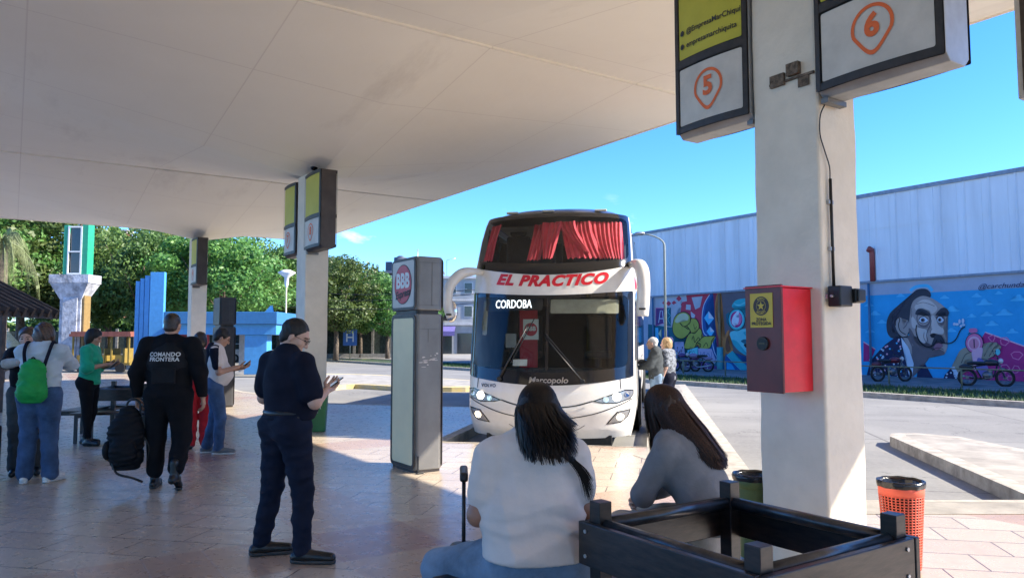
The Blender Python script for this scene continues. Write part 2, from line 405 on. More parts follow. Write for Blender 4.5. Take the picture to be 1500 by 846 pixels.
def canopy_material():
    m, nt, b, out = newmat('canopy_paint'); N_ = nt.nodes.new; L = nt.links.new
    g = N_('ShaderNodeNewGeometry'); mp = N_('ShaderNodeMapping'); mp.inputs['Rotation'].default_value = (0, 0, -AT_ANG); L(g.outputs['Position'], mp.inputs[0])
    def noi(s, st=(1, 1, 1), d=8, r=.6):
        m2 = N_('ShaderNodeMapping'); m2.inputs['Scale'].default_value = st; L(mp.outputs[0], m2.inputs[0]); n = N_('ShaderNodeTexNoise'); n.inputs['Scale'].default_value = s; n.inputs['Detail'].default_value = d; n.inputs['Roughness'].default_value = r; L(m2.outputs[0], n.inputs['Vector']); return n.outputs['Fac']
    def mx(a, c, f, lo, hi, s):
        q = N_('ShaderNodeMapRange'); q.inputs[1].default_value = lo; q.inputs[2].default_value = hi; q.inputs[4].default_value = s; L(f, q.inputs[0])
        n = N_('ShaderNodeMix'); n.data_type = 'RGBA'; L(q.outputs[0], n.inputs[0]); n.inputs[7].default_value = c4(c)
        if isinstance(a, tuple): n.inputs[6].default_value = c4(a)
        else: L(a, n.inputs[6])
        return n.outputs[2]
    a = mx((.93, .89, .79), (.87, .825, .725), noi(.30), .35, .7, 1.0)
    a = mx(a, (.55, .49, .42), noi(.5, (1, .25, 1), 9, .72), .56, .80, .65)
    a = mx(a, (.42, .36, .30), noi(2.2, d=9, r=.8), .66, .80, .5)
    k = N_('ShaderNodeTexBrick'); k.offset = 0; k.inputs['Scale'].default_value = 1; k.inputs['Brick Width'].default_value = 2.55; k.inputs['Row Height'].default_value = 2.525; k.inputs['Mortar Size'].default_value = .012; k.inputs['Mortar Smooth'].default_value = .5; L(mp.outputs[0], k.inputs['Vector'])
    a = mx(a, (.70, .64, .57), k.outputs['Fac'], 0, 1, .55)
    L(a, b.inputs['Base Color']); b.inputs['Roughness'].default_value = .72
    bp = N_('ShaderNodeBump'); bp.inputs['Distance'].default_value = .012; L(noi(.9, d=4), bp.inputs['Height']); L(bp.outputs[0], b.inputs['Normal']); return m
M_CANOPY = canopy_material()
M_DARKFRAME = mat('dark_brown_frame', (0.035, 0.028, 0.026), 0.45, metal=0.2, var=0.3, vscale=12)
M_GREYMETAL = mat('grey_painted_metal', (0.165, 0.16, 0.155), 0.42, metal=0.35, var=0.12, vscale=3, bump=0.0006, bscale=30)
M_BLACK = mat('black_plastic', (0.012, 0.012, 0.013), 0.45, var=0.3)
M_WHITE = mat('white_paint', (0.72, 0.72, 0.70), 0.5, var=0.06)
M_STEEL = mat('galvanised_steel', (0.42, 0.43, 0.44), 0.42, metal=0.8, vscale=20)

# ground / road sheet
mb = MB()
mb.add([(-1500, -300, -.15), (1500, -300, -.15), (1500, 2200, -.15), (-1500, 2200, -.15)], [(0, 1, 2, 3)])
mb.build('road', M_ROAD, kind='structure')
B = Vector((0.184, 0.983, 0)).normalized()
def bl(x, y, D): return (x + B.x / B.y * (D - y), D)      # move along bus direction to depth D
plat = [(-60, -12), (16, -12), (16, 7.25), (8.5, 7.28), (6.8, 7.6), (7.15, 10.3), (7.05, 12.0), (6.6, 12.45), (6.2, 12.4), (6.0, 12.05),
        (5.02, 7.28), (2.47, 7.25), bl(2.77, 8.94, 26), bl(2.05, 11.5, 26), bl(2.05, 11.5, 10.85), (-1.02, 11.4), bl(-1.02, 11.4, 17.2), (-4.6, 18.4),
        (-8.0, 22.5), (-17.3, 36.6), (-60, 8)]
plat = [(p[0], p[1]) for p in plat]
mb = MB(); mb.use(M_TILE); mb.prism(plat, -0.3, 0.0)
mb.build('platform_floor', None, kind='structure')
M_FING = mat('finger_concrete', (0.36, 0.33, 0.28), 0.8, var=0.25, vscale=1.5, bump=.003, bscale=40)
mb = MB(); mb.use(M_FING)
for q in ([(2.47, 7.25), bl(2.77, 8.94, 26), bl(2.05, 11.5, 26), bl(2.05, 11.5, 10.6), (1.6, 10.1)], [(8.5, 7.28), (6.8, 7.6), (7.15, 10.3), (7.05, 12.0), (6.6, 12.45), (6.2, 12.4), (6.0, 12.05), (5.02, 7.28)], [(16, 7.25), (16, 6.7), (2.3, 6.7), (2.47, 7.25)]):
    n_ = len(q); mb.add([(a, b, .0035) for a, b in q], [tuple(range(n_))])
mb.build('platform_edge', None, kind='structure')
# kerb stones along the open edge of the platform, a pale band 4 mm proud
def band_strip(path, w, z, side=1):
    m_ = MB()
    n = len(path)
    off = []
    for i, p in enumerate(path):
        a = Vector((*path[max(i - 1, 0)], 0)); b = Vector((*path[min(i + 1, n - 1)], 0)); d = (b - a).normalized(); nn = Vector((-d.y, d.x, 0)) * side
        off.append(Vector((*p, 0)) + nn * w)
    vs = []
    for p, q in zip(path, off): vs += [(p[0], p[1], z), (q.x, q.y, z), (p[0], p[1], -0.149), ]
    fs = []
    for i in range(n - 1):
        a = i * 3; b = a + 3
        fs += [(a, b, b + 1, a + 1), (a, a + 2, b + 2, b)]
    m_.add(vs, fs)
    return m_
def outset(path, d):
    r = []
    n = len(path)
    for i, p in enumerate(path):
        a = Vector((*path[max(i - 1, 0)], 0)); b = Vector((*path[min(i + 1, n - 1)], 0)); dd = (b - a).normalized()
        r.append((p[0] + dd.y * d, p[1] - dd.x * d))
    return r
kp = [(16, 7.25), (8.5, 7.28), (6.8, 7.6), (7.15, 10.3), (7.05, 12.0), (6.6, 12.45), (6.2, 12.4), (6.0, 12.05), (5.02, 7.28), (2.47, 7.25), bl(2.77, 8.94, 26)]
band_strip(outset(kp, 0.004), 0.24, 0.005, 1).build('platform_kerb', M_KERB, kind='structure')
kp2 = [bl(2.05, 11.5, 26), bl(2.05, 11.5, 10.85), (-1.02, 11.4), bl(-1.02, 11.4, 17.2), (-4.6, 18.4), (-8.0, 22.5), (-17.3, 36.6)]
band_strip(outset(kp2, 0.004), 0.20, 0.005, 1).build('platform_kerb', M_KERB, kind='structure')
# medians with yellow kerb
def median(pts, name, h=0.15, inner=M_ROAD):
    c = catmull([(G(x, y, -.15).x, G(x, y, -.15).y) for x, y in pts], 5)
    m_ = MB(); m_.use(M_YKERB); m_.prism(c, -.16, -.15 + h)
    cx = sum(p[0] for p in c) / len(c); cy = sum(p[1] for p in c) / len(c)
    ins = [(cx + (p[0] - cx) * 0.9, cy + (p[1] - cy) * 0.88) for p in c]
    m_.use(mat('median_concrete', (0.36, 0.34, 0.3), 0.85, var=0.2, vscale=2)); m_.prism(ins, -.1, -.145 + h)
    return m_.build(name, None, kind='structure')
median([(430, 560), (470, 552), (540, 553), (600, 556), (690, 562), (760, 566), (700, 573), (600, 573), (520, 569), (460, 572)], 'traffic_island')
# road edge kerb far: long street kerb and pavement across the street
mb = MB(); mb.use(M_YKERB)
mb.bx(-140, 60, 62.0, 62.3, -.16, 0.0)
mb.use(mat('pavement', (0.30, 0.285, 0.26), 0.85, var=0.2, vscale=1.5)); mb.bx(-140, 60, 62.3, 100, -.16, -0.006)
mb.build('pavement', None, kind='structure')
# strip along the warehouse: kerb, grass, pavement
def ptquad(p0, p1, t0, t1, z0, z1): 
    return [PT(p0, t0), PT(p1, t0), PT(p1, t1), PT(p0, t1)]
mb = MB(); q = ptquad(20.9, 21.15, -40, 70, 0, 0); mb.prism([(v.x, v.y) for v in q], -.16, 0.0); mb.build('warehouse_kerb', M_KERB, kind='structure')
mb = MB(); q = ptquad(21.15, 24.6, -40, 70, 0, 0); mb.prism([(v.x, v.y) for v in q], -.16, -0.03); mb.build('lawn_soil', mat('soil_green', (0.035, 0.07, 0.025), 0.95, var=0.4, vscale=2, bump=0.03, bscale=9), kind='structure')
mb = MB(); q = ptquad(24.6, 31.0, -40, 70, 0, 0); mb.prism([(v.x, v.y) for v in q], -.16, 0.012); mb.build('footpath', mat('footpath_slabs', (0.20, 0.19, 0.18), 0.85, var=0.3, vscale=1.2, stretch=(1, 1, 1)), kind='structure')
# grass blades
mb = MB(); rr = random.Random(3)
for i in range(15000):
    p = rr.uniform(21.2, 24.8); t = rr.uniform(2, 46); 
    h = rr.uniform(.05, .13) * (1.4 if rr.random() < .1 else 1); a = rr.uniform(0, PI); w_ = rr.uniform(.01, .022)
    c = PT(p, t, -.03); dx = math.cos(a) * w_; dy = math.sin(a) * w_; lx = rr.uniform(-.05, .05); ly = rr.uniform(-.05, .05)
    mb.add([(c.x - dx, c.y - dy, -.03), (c.x + dx, c.y + dy, -.03), (c.x + lx, c.y + ly, -.03 + h)], [(0, 1, 2)])
tag(mb.build('grass', mat('grass_blades', (0.05, 0.12, 0.03), 0.8, var=0.4, vscale=1.2)), 'short green grass strip in front of the mural wall', 'grass', kind='stuff')

# ------------------------------------------------------------------ canopy: a row of inverted concrete umbrellas
HI = 5.36; LO = 4.42
def umbrella_z(du, dv): 
    u = min(1, abs(du)); v = min(1, abs(dv)); return LO + (HI - LO) * (u + v - u * v)
canopy = thing('station_canopy', 'beige folded concrete canopy roof spanning the bus platforms on square pillars', 'canopy', PT(4.45, 3.1, 0), AT_ANG)
def shell(parent, pc, tc_):
    m_ = MB(); n = 24; S = 5.05 if True else 0
    for face, th in ((0, 0.0), (1, 0.12)):
        vs = []
        for i in range(n + 1):
            for j in range(n + 1):
                a = -1 + 2 * i / n; b = -1 + 2 * j / n
                vs.append((pc + a * 5.1 * 0.9985, tc_ + b * 5.05 * 0.9985, umbrella_z(a, b) + th))
        fs = []
        for i in range(n):
            for j in range(n):
                a = i * (n + 1) + j; f = (a, a + 1, a + n + 2, a + n + 1)
                fs.append(f if face == 0 else f[::-1])
        # keep the folds crisp: split smooth groups by quadrant using flat shading per fine quad
        m_.add(vs, fs, False)
    # rim
    e = []
    for (x0, y0, x1, y1) in ((-1, -1, 1, -1), (1, -1, 1, 1), (1, 1, -1, 1), (-1, 1, -1, -1)):
        a = (pc + x0 * 5.1 * .9985, tc_ + y0 * 5.05 * .9985); b = (pc + x1 * 5.1 * .9985, tc_ + y1 * 5.05 * .9985)
        m_.add([(a[0], a[1], HI - .03), (b[0], b[1], HI - .03), (b[0], b[1], HI + .2), (a[0], a[1], HI + .2)], [(0, 1, 2, 3)])
    return m_.build('roof_shell', M_CANOPY, parent)
for k in range(-1, 3):
    for pc in ((0.0, -10.2) if k < 1 else (0.0,)):  # unseen second row near the camera, added to block sky fill and windscreen reflections
        shell(canopy, pc, k * 10.1)
# ------------------------------------------------------------------ pillars
def pillar(t, label, tall=4.46):
    r_ = thing('concrete_pillar', label, 'pillar', PT(4.45, t, 0), AT_ANG, 'square pillars carrying the canopy')
    bm = bmesh.new(); bmesh.ops.create_cube(bm, size=1)
    bmesh.ops.scale(bm, vec=(0.42, 0.50, tall), verts=bm.verts); bmesh.ops.translate(bm, vec=(0, 0, tall / 2), verts=bm.verts)
    bmesh.ops.bevel(bm, geom=[e for e in bm.edges if abs(e.verts[0].co.z - e.verts[1].co.z) > 1], offset=0.02, segments=3, profile=0.5, affect='EDGES')
    for i in range(1, 60): 
        bmesh.ops.bisect_plane(bm, geom=bm.verts[:] + bm.edges[:] + bm.faces[:], plane_co=(0, 0, tall * i / 60), plane_no=(0, 0, 1))
    for v in bm.verts:
        if 0.01 < v.co.z < tall - .01:
            n = mnoise.noise(v.co * 3.0 + Vector((t, 0, 0))) * 0.007 + mnoise.noise(v.co * 14) * 0.0025
            d = Vector((v.co.x, v.co.y, 0)).normalized(); v.co += d * n
    me = bpy.data.meshes.new('shaft'); bm.to_mesh(me); bm.free(); me.materials.append(M_PLASTER)
    for p_ in me.polygons: p_.use_smooth = False
    o = bpy.data.objects.new('shaft', me); COL.objects.link(o); o.parent = r_
    return r_
P1 = pillar(3.1, 'beige concrete pillar in the right foreground with a red box on it')
P2 = pillar(13.2, 'beige concrete pillar behind the police officer reading his phone')
P3 = pillar(23.3, 'white concrete pillar farthest along the canopy, left of the two others')
pillar(-7.0, 'beige concrete pillar behind the viewer')
# ------------------------------------------------------------------ hanging platform signs (local: x = across n, y = along t, z up; root at top inner end)
M_YEL = mat('yellow_sign_panel', (0.52, 0.47, 0.035), 0.55, var=0.06, vscale=3)
M_CREAM = mat('cream_sign_panel', (0.60, 0.56, 0.50), 0.5, var=0.10, vscale=4)
M_ORANGE = mat('orange_sign_paint', (0.75, 0.13, 0.02), 0.55, var=0.05)
M_INK = mat('dark_sign_ink', (0.02, 0.02, 0.02), 0.6, var=0.1)
M_SIGNGREY = mat('sign_end_grey', (0.36, 0.38, 0.40), 0.45, metal=0.4, var=0.12, vscale=5)
M_SIGNBROWN = mat('sign_end_brown', (0.06, 0.045, 0.04), 0.45, metal=0.3, var=0.2, vscale=5)
def pin_outline(cx, cy, r):       # drop-shaped pin ring
    o = []
    for i in range(40):
        a = 2 * PI * i / 40
        x = r * math.sin(a); y = r * math.cos(a)
        if math.cos(a) < -0.35:
            k = (-math.cos(a) - 0.35) / 0.65; x = x * (1 - .28 * k); y = y - r * 0.30 * k * k
        o.append((cx + x, cy + y))
    return o
def platform_sign(t0, t1, num, label, cap, loc_t, loc_p=4.35, zb=3.06, zt=4.40, rows=(), group='platform signs on the pillars', number_size=0.30):
    """box between t0..t1 (station coords), faces bowed along n"""
    r_ = thing('platform_sign', label, 'sign', PT(loc_p, loc_t, zb), AT_ANG, group)
    a, b = sorted((t0 - loc_t, t1 - loc_t)); H = zt - zb; W_ = b - a; th = 0.13
    def bow(v):                    # bulge grows to mid height of each panel
        return 0.0
    zsplit = 0.56 if H > 1 else H * .42
    # body: prism in (x,z) with slightly rounded lower edge, extruded along y
    body = MB(); body.use(cap)
    prof = [(-th, 0.05), (-th + .05, 0), (th - .05, 0), (th, 0.05), (th, H), (-th, H)]
    n = len(prof); vs = [(x, a, z) for x, z in prof] + [(x, b, z) for x, z in prof]
    body.add(vs, [tuple(range(n)), tuple(range(2 * n - 1, n - 1, -1))] + [(i, i + n, (i + 1) % n + n, (i + 1) % n) for i in range(n)])
    body.build('sign_box', None, r_, bevel=0.006)
    for sgn in (-1, 1):
        X = sgn * (th + 0.004)
        def fx(u, v, off=0.0):
            k = (v - H / 2) / (H / 2)
            return (X + sgn * (0.03 * (1 - ((u - (a + b) / 2) / (W_ / 2)) ** 2) + off), u, v)
        def panel(y0, y1, z0, z1, off): return conform(rrect(y0, y1, z0, z1, 0.012, 2), lambda u, v: fx(u, v, off), 0.08, flip=(sgn < 0))
        fr = MB(); fr.smooth = True
        V, F = panel(a, b, 0.03, H, 0.0); fr.add(V, F)
        for (z0, z1) in ((0.03, .075), (zsplit - .03, zsplit + .03), (H - .05, H)):
            V, F = panel(a, b, z0, z1, 0.014); fr.add(V, F)
        for (y0, y1) in ((a, a + .035), (b - .035, b)):
            V, F = conform(rrect(y0, y1, .03, H, .005, 1), lambda u, v: fx(u, v, .016), .1, flip=(sgn < 0)); fr.add(V, F)
        fr.build('frame', M_DARKFRAME, r_)
        p1 = MB(); p1.smooth = True; V, F = panel(a + .045, b - .045, .085, zsplit - .04, 0.006); p1.add(V, F); o1 = p1.build('number_panel', M_CREAM, r_)
        p2 = MB(); p2.smooth = True; V, F = panel(a + .045, b - .045, zsplit + .04, H - .06, 0.006); p2.add(V, F); o2 = p2.build('advert_panel', M_YEL, r_)
        cy = (a + b) / 2; cz = zsplit / 2 + .01
        mk = MB(); mk.use(M_ORANGE)
        out = pin_outline(cy, cz + .03, .135); inn = pin_outline(cy, cz + .03, .113)
        m_ = len(out); V = [fx(p[0], p[1], .010) for p in out] + [fx(p[0], p[1], .010) for p in inn]
        mk.add(V, [(i, (i + 1) % m_, (i + 1) % m_ + m_, i + m_) for i in range(m_)])
        vs, fs = text_geo(num, .19, 0.008); d = -1 if sgn < 0 else 1
        mk.add([fx(cy + d * v[0], cz + .03 + v[1], .011) for v in vs], fs)
        mk.build('number', None, o1)
        if rows:
            for k, s in enumerate(rows):
                tx = MB(); tx.use(M_INK)
                vs, fs = text_geo(s, .058, 0.001, align='LEFT'); x0 = cy - d * (W_ / 2 - .13)
                zz = zsplit + .24 - k * .105
                tx.add([fx(x0 + d * v[0], zz + v[1], .011) for v in vs], fs)
                tx.build('advert_text', None, o2); tx = MB(); tx.use(M_INK); cc = [(x0 - d * .045 + .022 * math.cos(q * PI / 6), zz + .022 * math.sin(q * PI / 6)) for q in range(12)]
                tx.add([fx(p[0], p[1], .012) for p in cc], [tuple(range(12))])
                tx.build('social_icon', None, o2)
    # bracket under box
    bk = MB(); bk.use(M_GREYMETAL); e = a if abs(a) < abs(b) else b; sg = 1 if e == a else -1
    bk.bx(-th + .03, th - .03, min(e, e + sg * .05), max(e, e + sg * .05), -.035, -.002)
    bk.build('bracket', None, r_)
    return r_
ROWS = ('@EmpresaMarChiquita', 'empresamarchiquita')
s5 = platform_sign(3.36, 4.04, '5', 'platform 5 sign box hanging on the far side of the right foreground pillar', M_SIGNGREY, 3.36, rows=ROWS)
s6 = platform_sign(2.83, 2.04, '6', 'platform 6 sign box on the near side of the right foreground pillar', M_SIGNGREY, 2.83, rows=('@EmpresaMarChiquita', 'empresamarchiquita'))
platform_sign(13.46, 14.14, '7', 'yellow and white sign box on the left side of the second pillar', M_SIGNBROWN, 13.46)
platform_sign(12.93, 12.14, '8', 'yellow and white sign box with dark end on the right side of the second pillar', M_SIGNBROWN, 12.93)
platform_sign(23.03, 22.24, '9', 'small dark sign box on the farthest canopy pillar', M_SIGNBROWN, 23.03)
# next sign seen only as a corner at the right edge
sg = thing('hanging_sign', 'grey metal sign corner cut by the right edge of the photo', 'sign', (4.05, 5.9, 3.42), AT_ANG)
mb = MB(); mb.bx(0, .35, -1.0, 0.0, .02, 1.2); mb.build('sign_box', M_SIGNGREY, sg, bevel=.02)
mb = MB(); mb.bx(-.012, -.002, -.95, -.05, .08, 1.12); mb.build('frame', M_DARKFRAME, sg)
for y_ in (-.85, -.15): mb = MB(); mb.tube([(.17, y_, 1.2), (.17, y_, 1.86)], .018, 8); mb.build('hanger_rod', M_STEEL, sg)

# ------------------------------------------------------------------ red cabinet with sticker
M_RED = mat('cabinet_red_lit', (0.72, 0.012, 0.025), 0.38, var=0.12, vscale=5, bump=0.001, bscale=25)  # lit copy of the cabinet red; skylight on the side put into the colour
M_DRED = mat('cabinet_red_unlit', (0.14, 0.012, 0.010), 0.40, var=0.2, vscale=4)  # darker copy of the same red for the less lit door
box = thing('alarm_cabinet', 'red metal cabinet with a yellow star sticker on the right foreground pillar', 'cabinet', PT(4.235, 3.06, 1.20), AT_ANG)
mb = MB(); D_ = 0.29; 
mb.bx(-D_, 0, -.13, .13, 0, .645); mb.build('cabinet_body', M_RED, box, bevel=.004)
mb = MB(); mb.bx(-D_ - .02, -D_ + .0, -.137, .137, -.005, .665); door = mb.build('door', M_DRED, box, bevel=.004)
mb = MB(); mb.bx(-D_ - .03, .0, -.142, .142, .648, .656); mb.build('lid', M_RED, box)
X = -D_ - .0225
st = MB(); st.use(mat('sticker_yellow', (0.62, 0.43, 0.02), .45, var=.08)); st.bx(X - .001, X + .0008, -.075, .095, .40, .615)
st.use(mat('sticker_ink', (0.03, 0.012, 0.008), .5))
def Lx(u, v, o=0.002): return (X - o, -u, v)          # u grows to the viewer's right
cx, cz = -.010, .535
def disc(cx, cz, r, o, n=32): return [Lx(cx + r * math.cos(2 * PI * i / n), cz + r * math.sin(2 * PI * i / n), o) for i in range(n)]
st.add(disc(cx, cz, .060, .002), [tuple(range(32))])
st.use(MATS['sticker_yellow']); st.add(disc(cx, cz, .036, .003), [tuple(range(32))])
st.use(MATS['sticker_ink']); st.add(disc(cx, cz, .0335, .0036), [tuple(range(32))])
st.use(MATS['sticker_yellow']); sp = [Lx(cx + (.030 if i % 2 == 0 else .012) * math.sin(PI * i / 5), cz + (.030 if i % 2 == 0 else .012) * math.cos(PI * i / 5), .0044) for i in range(10)]
st.add(sp + [Lx(cx, cz, .0044)], [(i, (i + 1) % 10, 10) for i in range(10)])
for s, r0, up in (('ALERTA', .047, 1), ('SECURITY', .047, -1)):
    vs, fs = text_geo(s, .017, .0004)
    def wrap(v):
        a = v[0] / r0; rr_ = r0 + (v[1] if up > 0 else -v[1])
        return Lx(cx + rr_ * math.sin(a), cz + up * rr_ * math.cos(a), .003)
    st.add([wrap(v) for v in vs], fs)
st.use(MATS['sticker_ink'])
for s, z in (('ZONA', .449), ('PROTEGIDA', .424)):
    vs, fs = text_geo(s, .027, .0010); st.add([Lx(cx + v[0], z + v[1], .003) for v in vs], fs)
st.build('sticker', None, door)
mb = MB(); mb.cyl((X - .006, .0, .30), .042, .016, 28, axis='X'); lk = mb.build('round_lock', M_INK, door, bevel=.002)
mb = MB(); mb.bx(X - .0165, X - .013, -.022, .022, .296, .304); mb.build('keyhole', mat('dull_brass', (.10, .08, .05), .4, metal=.7), lk)

# ------------------------------------------------------------------ fittings on the pillar
fl = thing('floodlight', 'small black floodlight on the side of the right foreground pillar', 'lamp', PT(4.45, 2.85, 1.76), AT_ANG)
mb = MB(); mb.bx(-.19, -.06, -.11, -.02, -.03, .10); mb.build('junction_box', M_BLACK, fl, bevel=.008)
mb = MB(); mb.bx(-.055, .035, -.13, -.03, -.005, .085); mb.bx(-.05, .03, -.145, -.13, .0, .08); mb.build('lamp_head', M_BLACK, fl, bevel=.008)
mb = MB(); mb.bx(-.19, .045, -.022, 0.0, .02, .05); mb.cyl((-.2, -.06, .035), .008, .03, 8, axis='X'); mb.cyl((.045, -.08, .035), .008, .03, 8, axis='X'); mb.build('mount', M_STEEL, fl)
cb = thing('power_cable', 'black cable and conduit running down the right foreground pillar to the floodlight', 'cable', PT(4.45, 2.85, 3.05), AT_ANG)
mb = MB(); mb.tube([(-.12, -.02, -1.19), (-.125, -.02, -.5)], .010, 8); mb.build('conduit', M_BLACK, cb)
mb = MB(); mb.tube(catmull([(-.125, -.018, -.5), (-.13, -.02, -.42), (-.17, -.015, -.32), (-.205, -.01, -.22), (-.20, -.012, -.10), (-.16, -.02, -.02), (-.12, -.02, .05)], 6, False), .0045, 6); mb.build('loose_cable', M_BLACK, cb)
mb = MB(); 
for z in (-.65, -.95): mb.bx(-.145, -.10, -.022, -.0, z - .012, z + .012)
mb.build('clamp', M_STEEL, cb)
br = thing('rusty_bracket', 'old rusty metal bracket left on the right foreground pillar', 'bracket', PT(4.235, 3.1, 3.0), AT_ANG)
M_RUST = mat('rusty_metal', (.20, .15, .11), .8, metal=.3, var=.4, vscale=30)
mb = MB(); mb.bx(-.02, .0, -.02, .09, .22, .30); mb.bx(-.035, .0, -.14, -.05, .26, .34); mb.bx(-.012, 0, -.24, .1, .235, .25); mb.bx(-.008, .0, -.20, -.12, .17, .235); mb.build('plate', M_RUST, br)

# ------------------------------------------------------------------ camera dome on P2
cd = thing('security_camera', 'small dark security camera above the sign on the second pillar', 'camera', PT(4.30, 12.75, 4.62), AT_ANG)
mb = MB(); mb.cyl((0, 0, -.02), .07, .06, 16); mb.build('housing', M_BLACK, cd); mb = MB(); mb.ball((0, 0, -.06), .075, 14, 8); mb.build('dome', mat('dome_glass', (.01, .01, .012), .08), cd)

# ------------------------------------------------------------------ totems
M_LITPANEL = mat('cream_light_panel', (0.88, 0.74, 0.46), 0.6, var=0.05, vscale=2, spec=.2)
M_BRED = mat('badge_red', (0.52, 0.03, 0.055), 0.45, var=0.1)
def totem(loc, label, badge=True, dark=False):
    r_ = thing('advert_totem', label, 'totem', loc, AT_ANG, 'advertising totems on the platform')
    body = M_GREYMETAL if not dark else mat('dark_totem_metal', (0.045, 0.045, 0.05), .5, metal=.2)
    wx, wy = .36, .66
    def rb(z0, z1, name, mt, ww=1.0):
        o = MB(); c = rrect(0, wx, 0, wy, .055, 5); o.prism(c, z0, z1); return o.build(name, mt, r_, bevel=.012)
    rb(.03, 1.83, 'lower_body', body); rb(1.87, 2.50, 'head', body)
    m_ = MB(); m_.prism(rrect(.03, wx - .03, .03, wy - .03, .05, 4), 1.82, 1.88); m_.prism(rrect(.01, wx - .01, .01, wy - .01, .05, 4), 0.0, .035); m_.build('plinth', M_DARKFRAME, r_)
    def ring(z0, z1, side):       # dark rubber frame round each broad face
        o = MB(); x = -.006 if side < 0 else wx + .006
        outer = rrect(.01, wy - .01, z0 + .01, z1 - .01, .06, 5); inner = rrect(.05, wy - .05, z0 + .05, z1 - .05, .035, 5)
        n = len(outer)
        for xx, q in ((x, 0), ):
            vs = [(xx, p[0], p[1]) for p in outer] + [(xx, p[0], p[1]) for p in inner] + [(x + (.012 if side < 0 else -.012), p[0], p[1]) for p in outer] + [(x + (.012 if side < 0 else -.012), p[0], p[1]) for p in inner]
            fs = []
            for i in range(n):
                j = (i + 1) % n
                fs += [(i, j, j + n, i + n), (i, i + 2 * n, j + 2 * n, j), (i + n, j + n, j + 3 * n, i + 3 * n)]
            o.add(vs, fs)
        o.build('edge_trim', M_DARKFRAME, r_)
        p = MB(); x2 = x + (.003 if side < 0 else -.003); V = [(x2, q[0], q[1]) for q in rrect(.045, wy - .045, z0 + .045, z1 - .045, .035, 5)]
        p.add(V, [tuple(range(len(V)))]); return p.build('light_panel', M_LITPANEL if not dark else body, r_)
    for side in (-1, 1):
        ring(.03, 1.83, side); hp = ring(1.87, 2.50, side)
        if badge:
            x = -.007 if side < 0 else wx + .007; d = -1 if side < 0 else 1
            def P_(u, v, o=0): return (x + d * o, wy / 2 + d * u, 2.185 + v)
            g = MB(); g.use(M_CREAM); V = [P_(q[0], q[1], .001) for q in rrect(-.29, .29, -.275, .275, .03, 4)]; g.add(V, [tuple(range(len(V)))])
            def el(rx, rz, o): return [P_(rx * math.cos(2 * PI * i / 48), rz * math.sin(2 * PI * i / 48), o) for i in range(48)]
            g.use(M_INK); g.add(el(.238, .238, .003), [tuple(range(48))])
            g.use(M_BRED); g.add(el(.228, .228, .005), [tuple(range(48))])
            g.use(MATS.get('white_paint')); vs, fs = text_geo('BBB', .24, .010); g.add([P_(v[0] * .9, .035 + v[1], .007) for v in vs], fs)
            g.use(M_INK); vs, fs = text_geo('Express', .125, .004, shear=.2); g.add([P_(v[0], -.115 + v[1] + v[0] * .12, .0075) for v in vs], fs)
            g.build('badge', None, hp)
    # panel seams and scuffs on the narrow faces
    s = MB()
    for z in (.9 + .75, 2.43, 1.93): s.bx(.05, wx - .05, -.0035, .002, z - .002, z + .002)
    s.bx(wx * .58 - .002, wx * .58 + .002, -.0035, .002, 1.92, 2.44); s.bx(wx * .45, wx * .45 + .003, -.0035, .002, 1.5, 1.65)
    s.build('seam', mat('seam_dark', (.09, .085, .085), .6), r_)
    if not dark:
        s = MB(); rr = random.Random(5)
        for k in range(16):
            cx = rr.uniform(.07, .29); cz = 1.30 + rr.gauss(0, .05); w_ = rr.uniform(.01, .05); h = rr.uniform(.004, .012)
            pts = [(cx + w_ * math.cos(a) * rr.uniform(.5, 1), -.0032, cz + h * math.sin(a) * rr.uniform(.5, 1)) for a in [i * PI / 4 for i in range(8)]]
            s.add(pts, [tuple(range(8))])
        s.build('scratches', mat('scratch_pale', (.55, .50, .47), .7), r_)
    h = MB(); h.beam((.03, -.03, .02), (.03, -.03, .20), .012, .02); h.bx(.01, .09, -.06, -.01, .0, .02); h.build('floor_latch', M_BLACK, r_, bevel=.003)
    return r_
totem(PT(3.88, 7.86, 0), 'grey advertising totem with a round red badge in front of the bus')
totem(PT(3.92, 17.95, 0), 'dark advertising totem behind the man in the white shirt', badge=False, dark=True)

# ------------------------------------------------------------------ warehouse with mural
WP = 31.0
M_CORR = mat('pale_blue_cladding', (0.66, 0.71, 0.75), 0.5, var=0.10, vscale=.5, stretch=(.3, 2.5, .25))
wh = thing('warehouse', 'long warehouse with pale corrugated cladding above a painted mural wall', 'building', PT(WP, 30, 0), AT_ANG)
# local: x = p-31, y = t-30
def LW(t, z, o=0.0): return (-o, t - 30, z)
tA, tB = -30, 41
mb = MB(); mb.use(mat('mural_wall_plaster', (.34, .40, .50), .85, var=.08, vscale=.8, bump=.004, bscale=9)); mb.bx(0, .5, tA - 30, tB - 30, -.15, 4.06); mb.build('wall', None, wh)
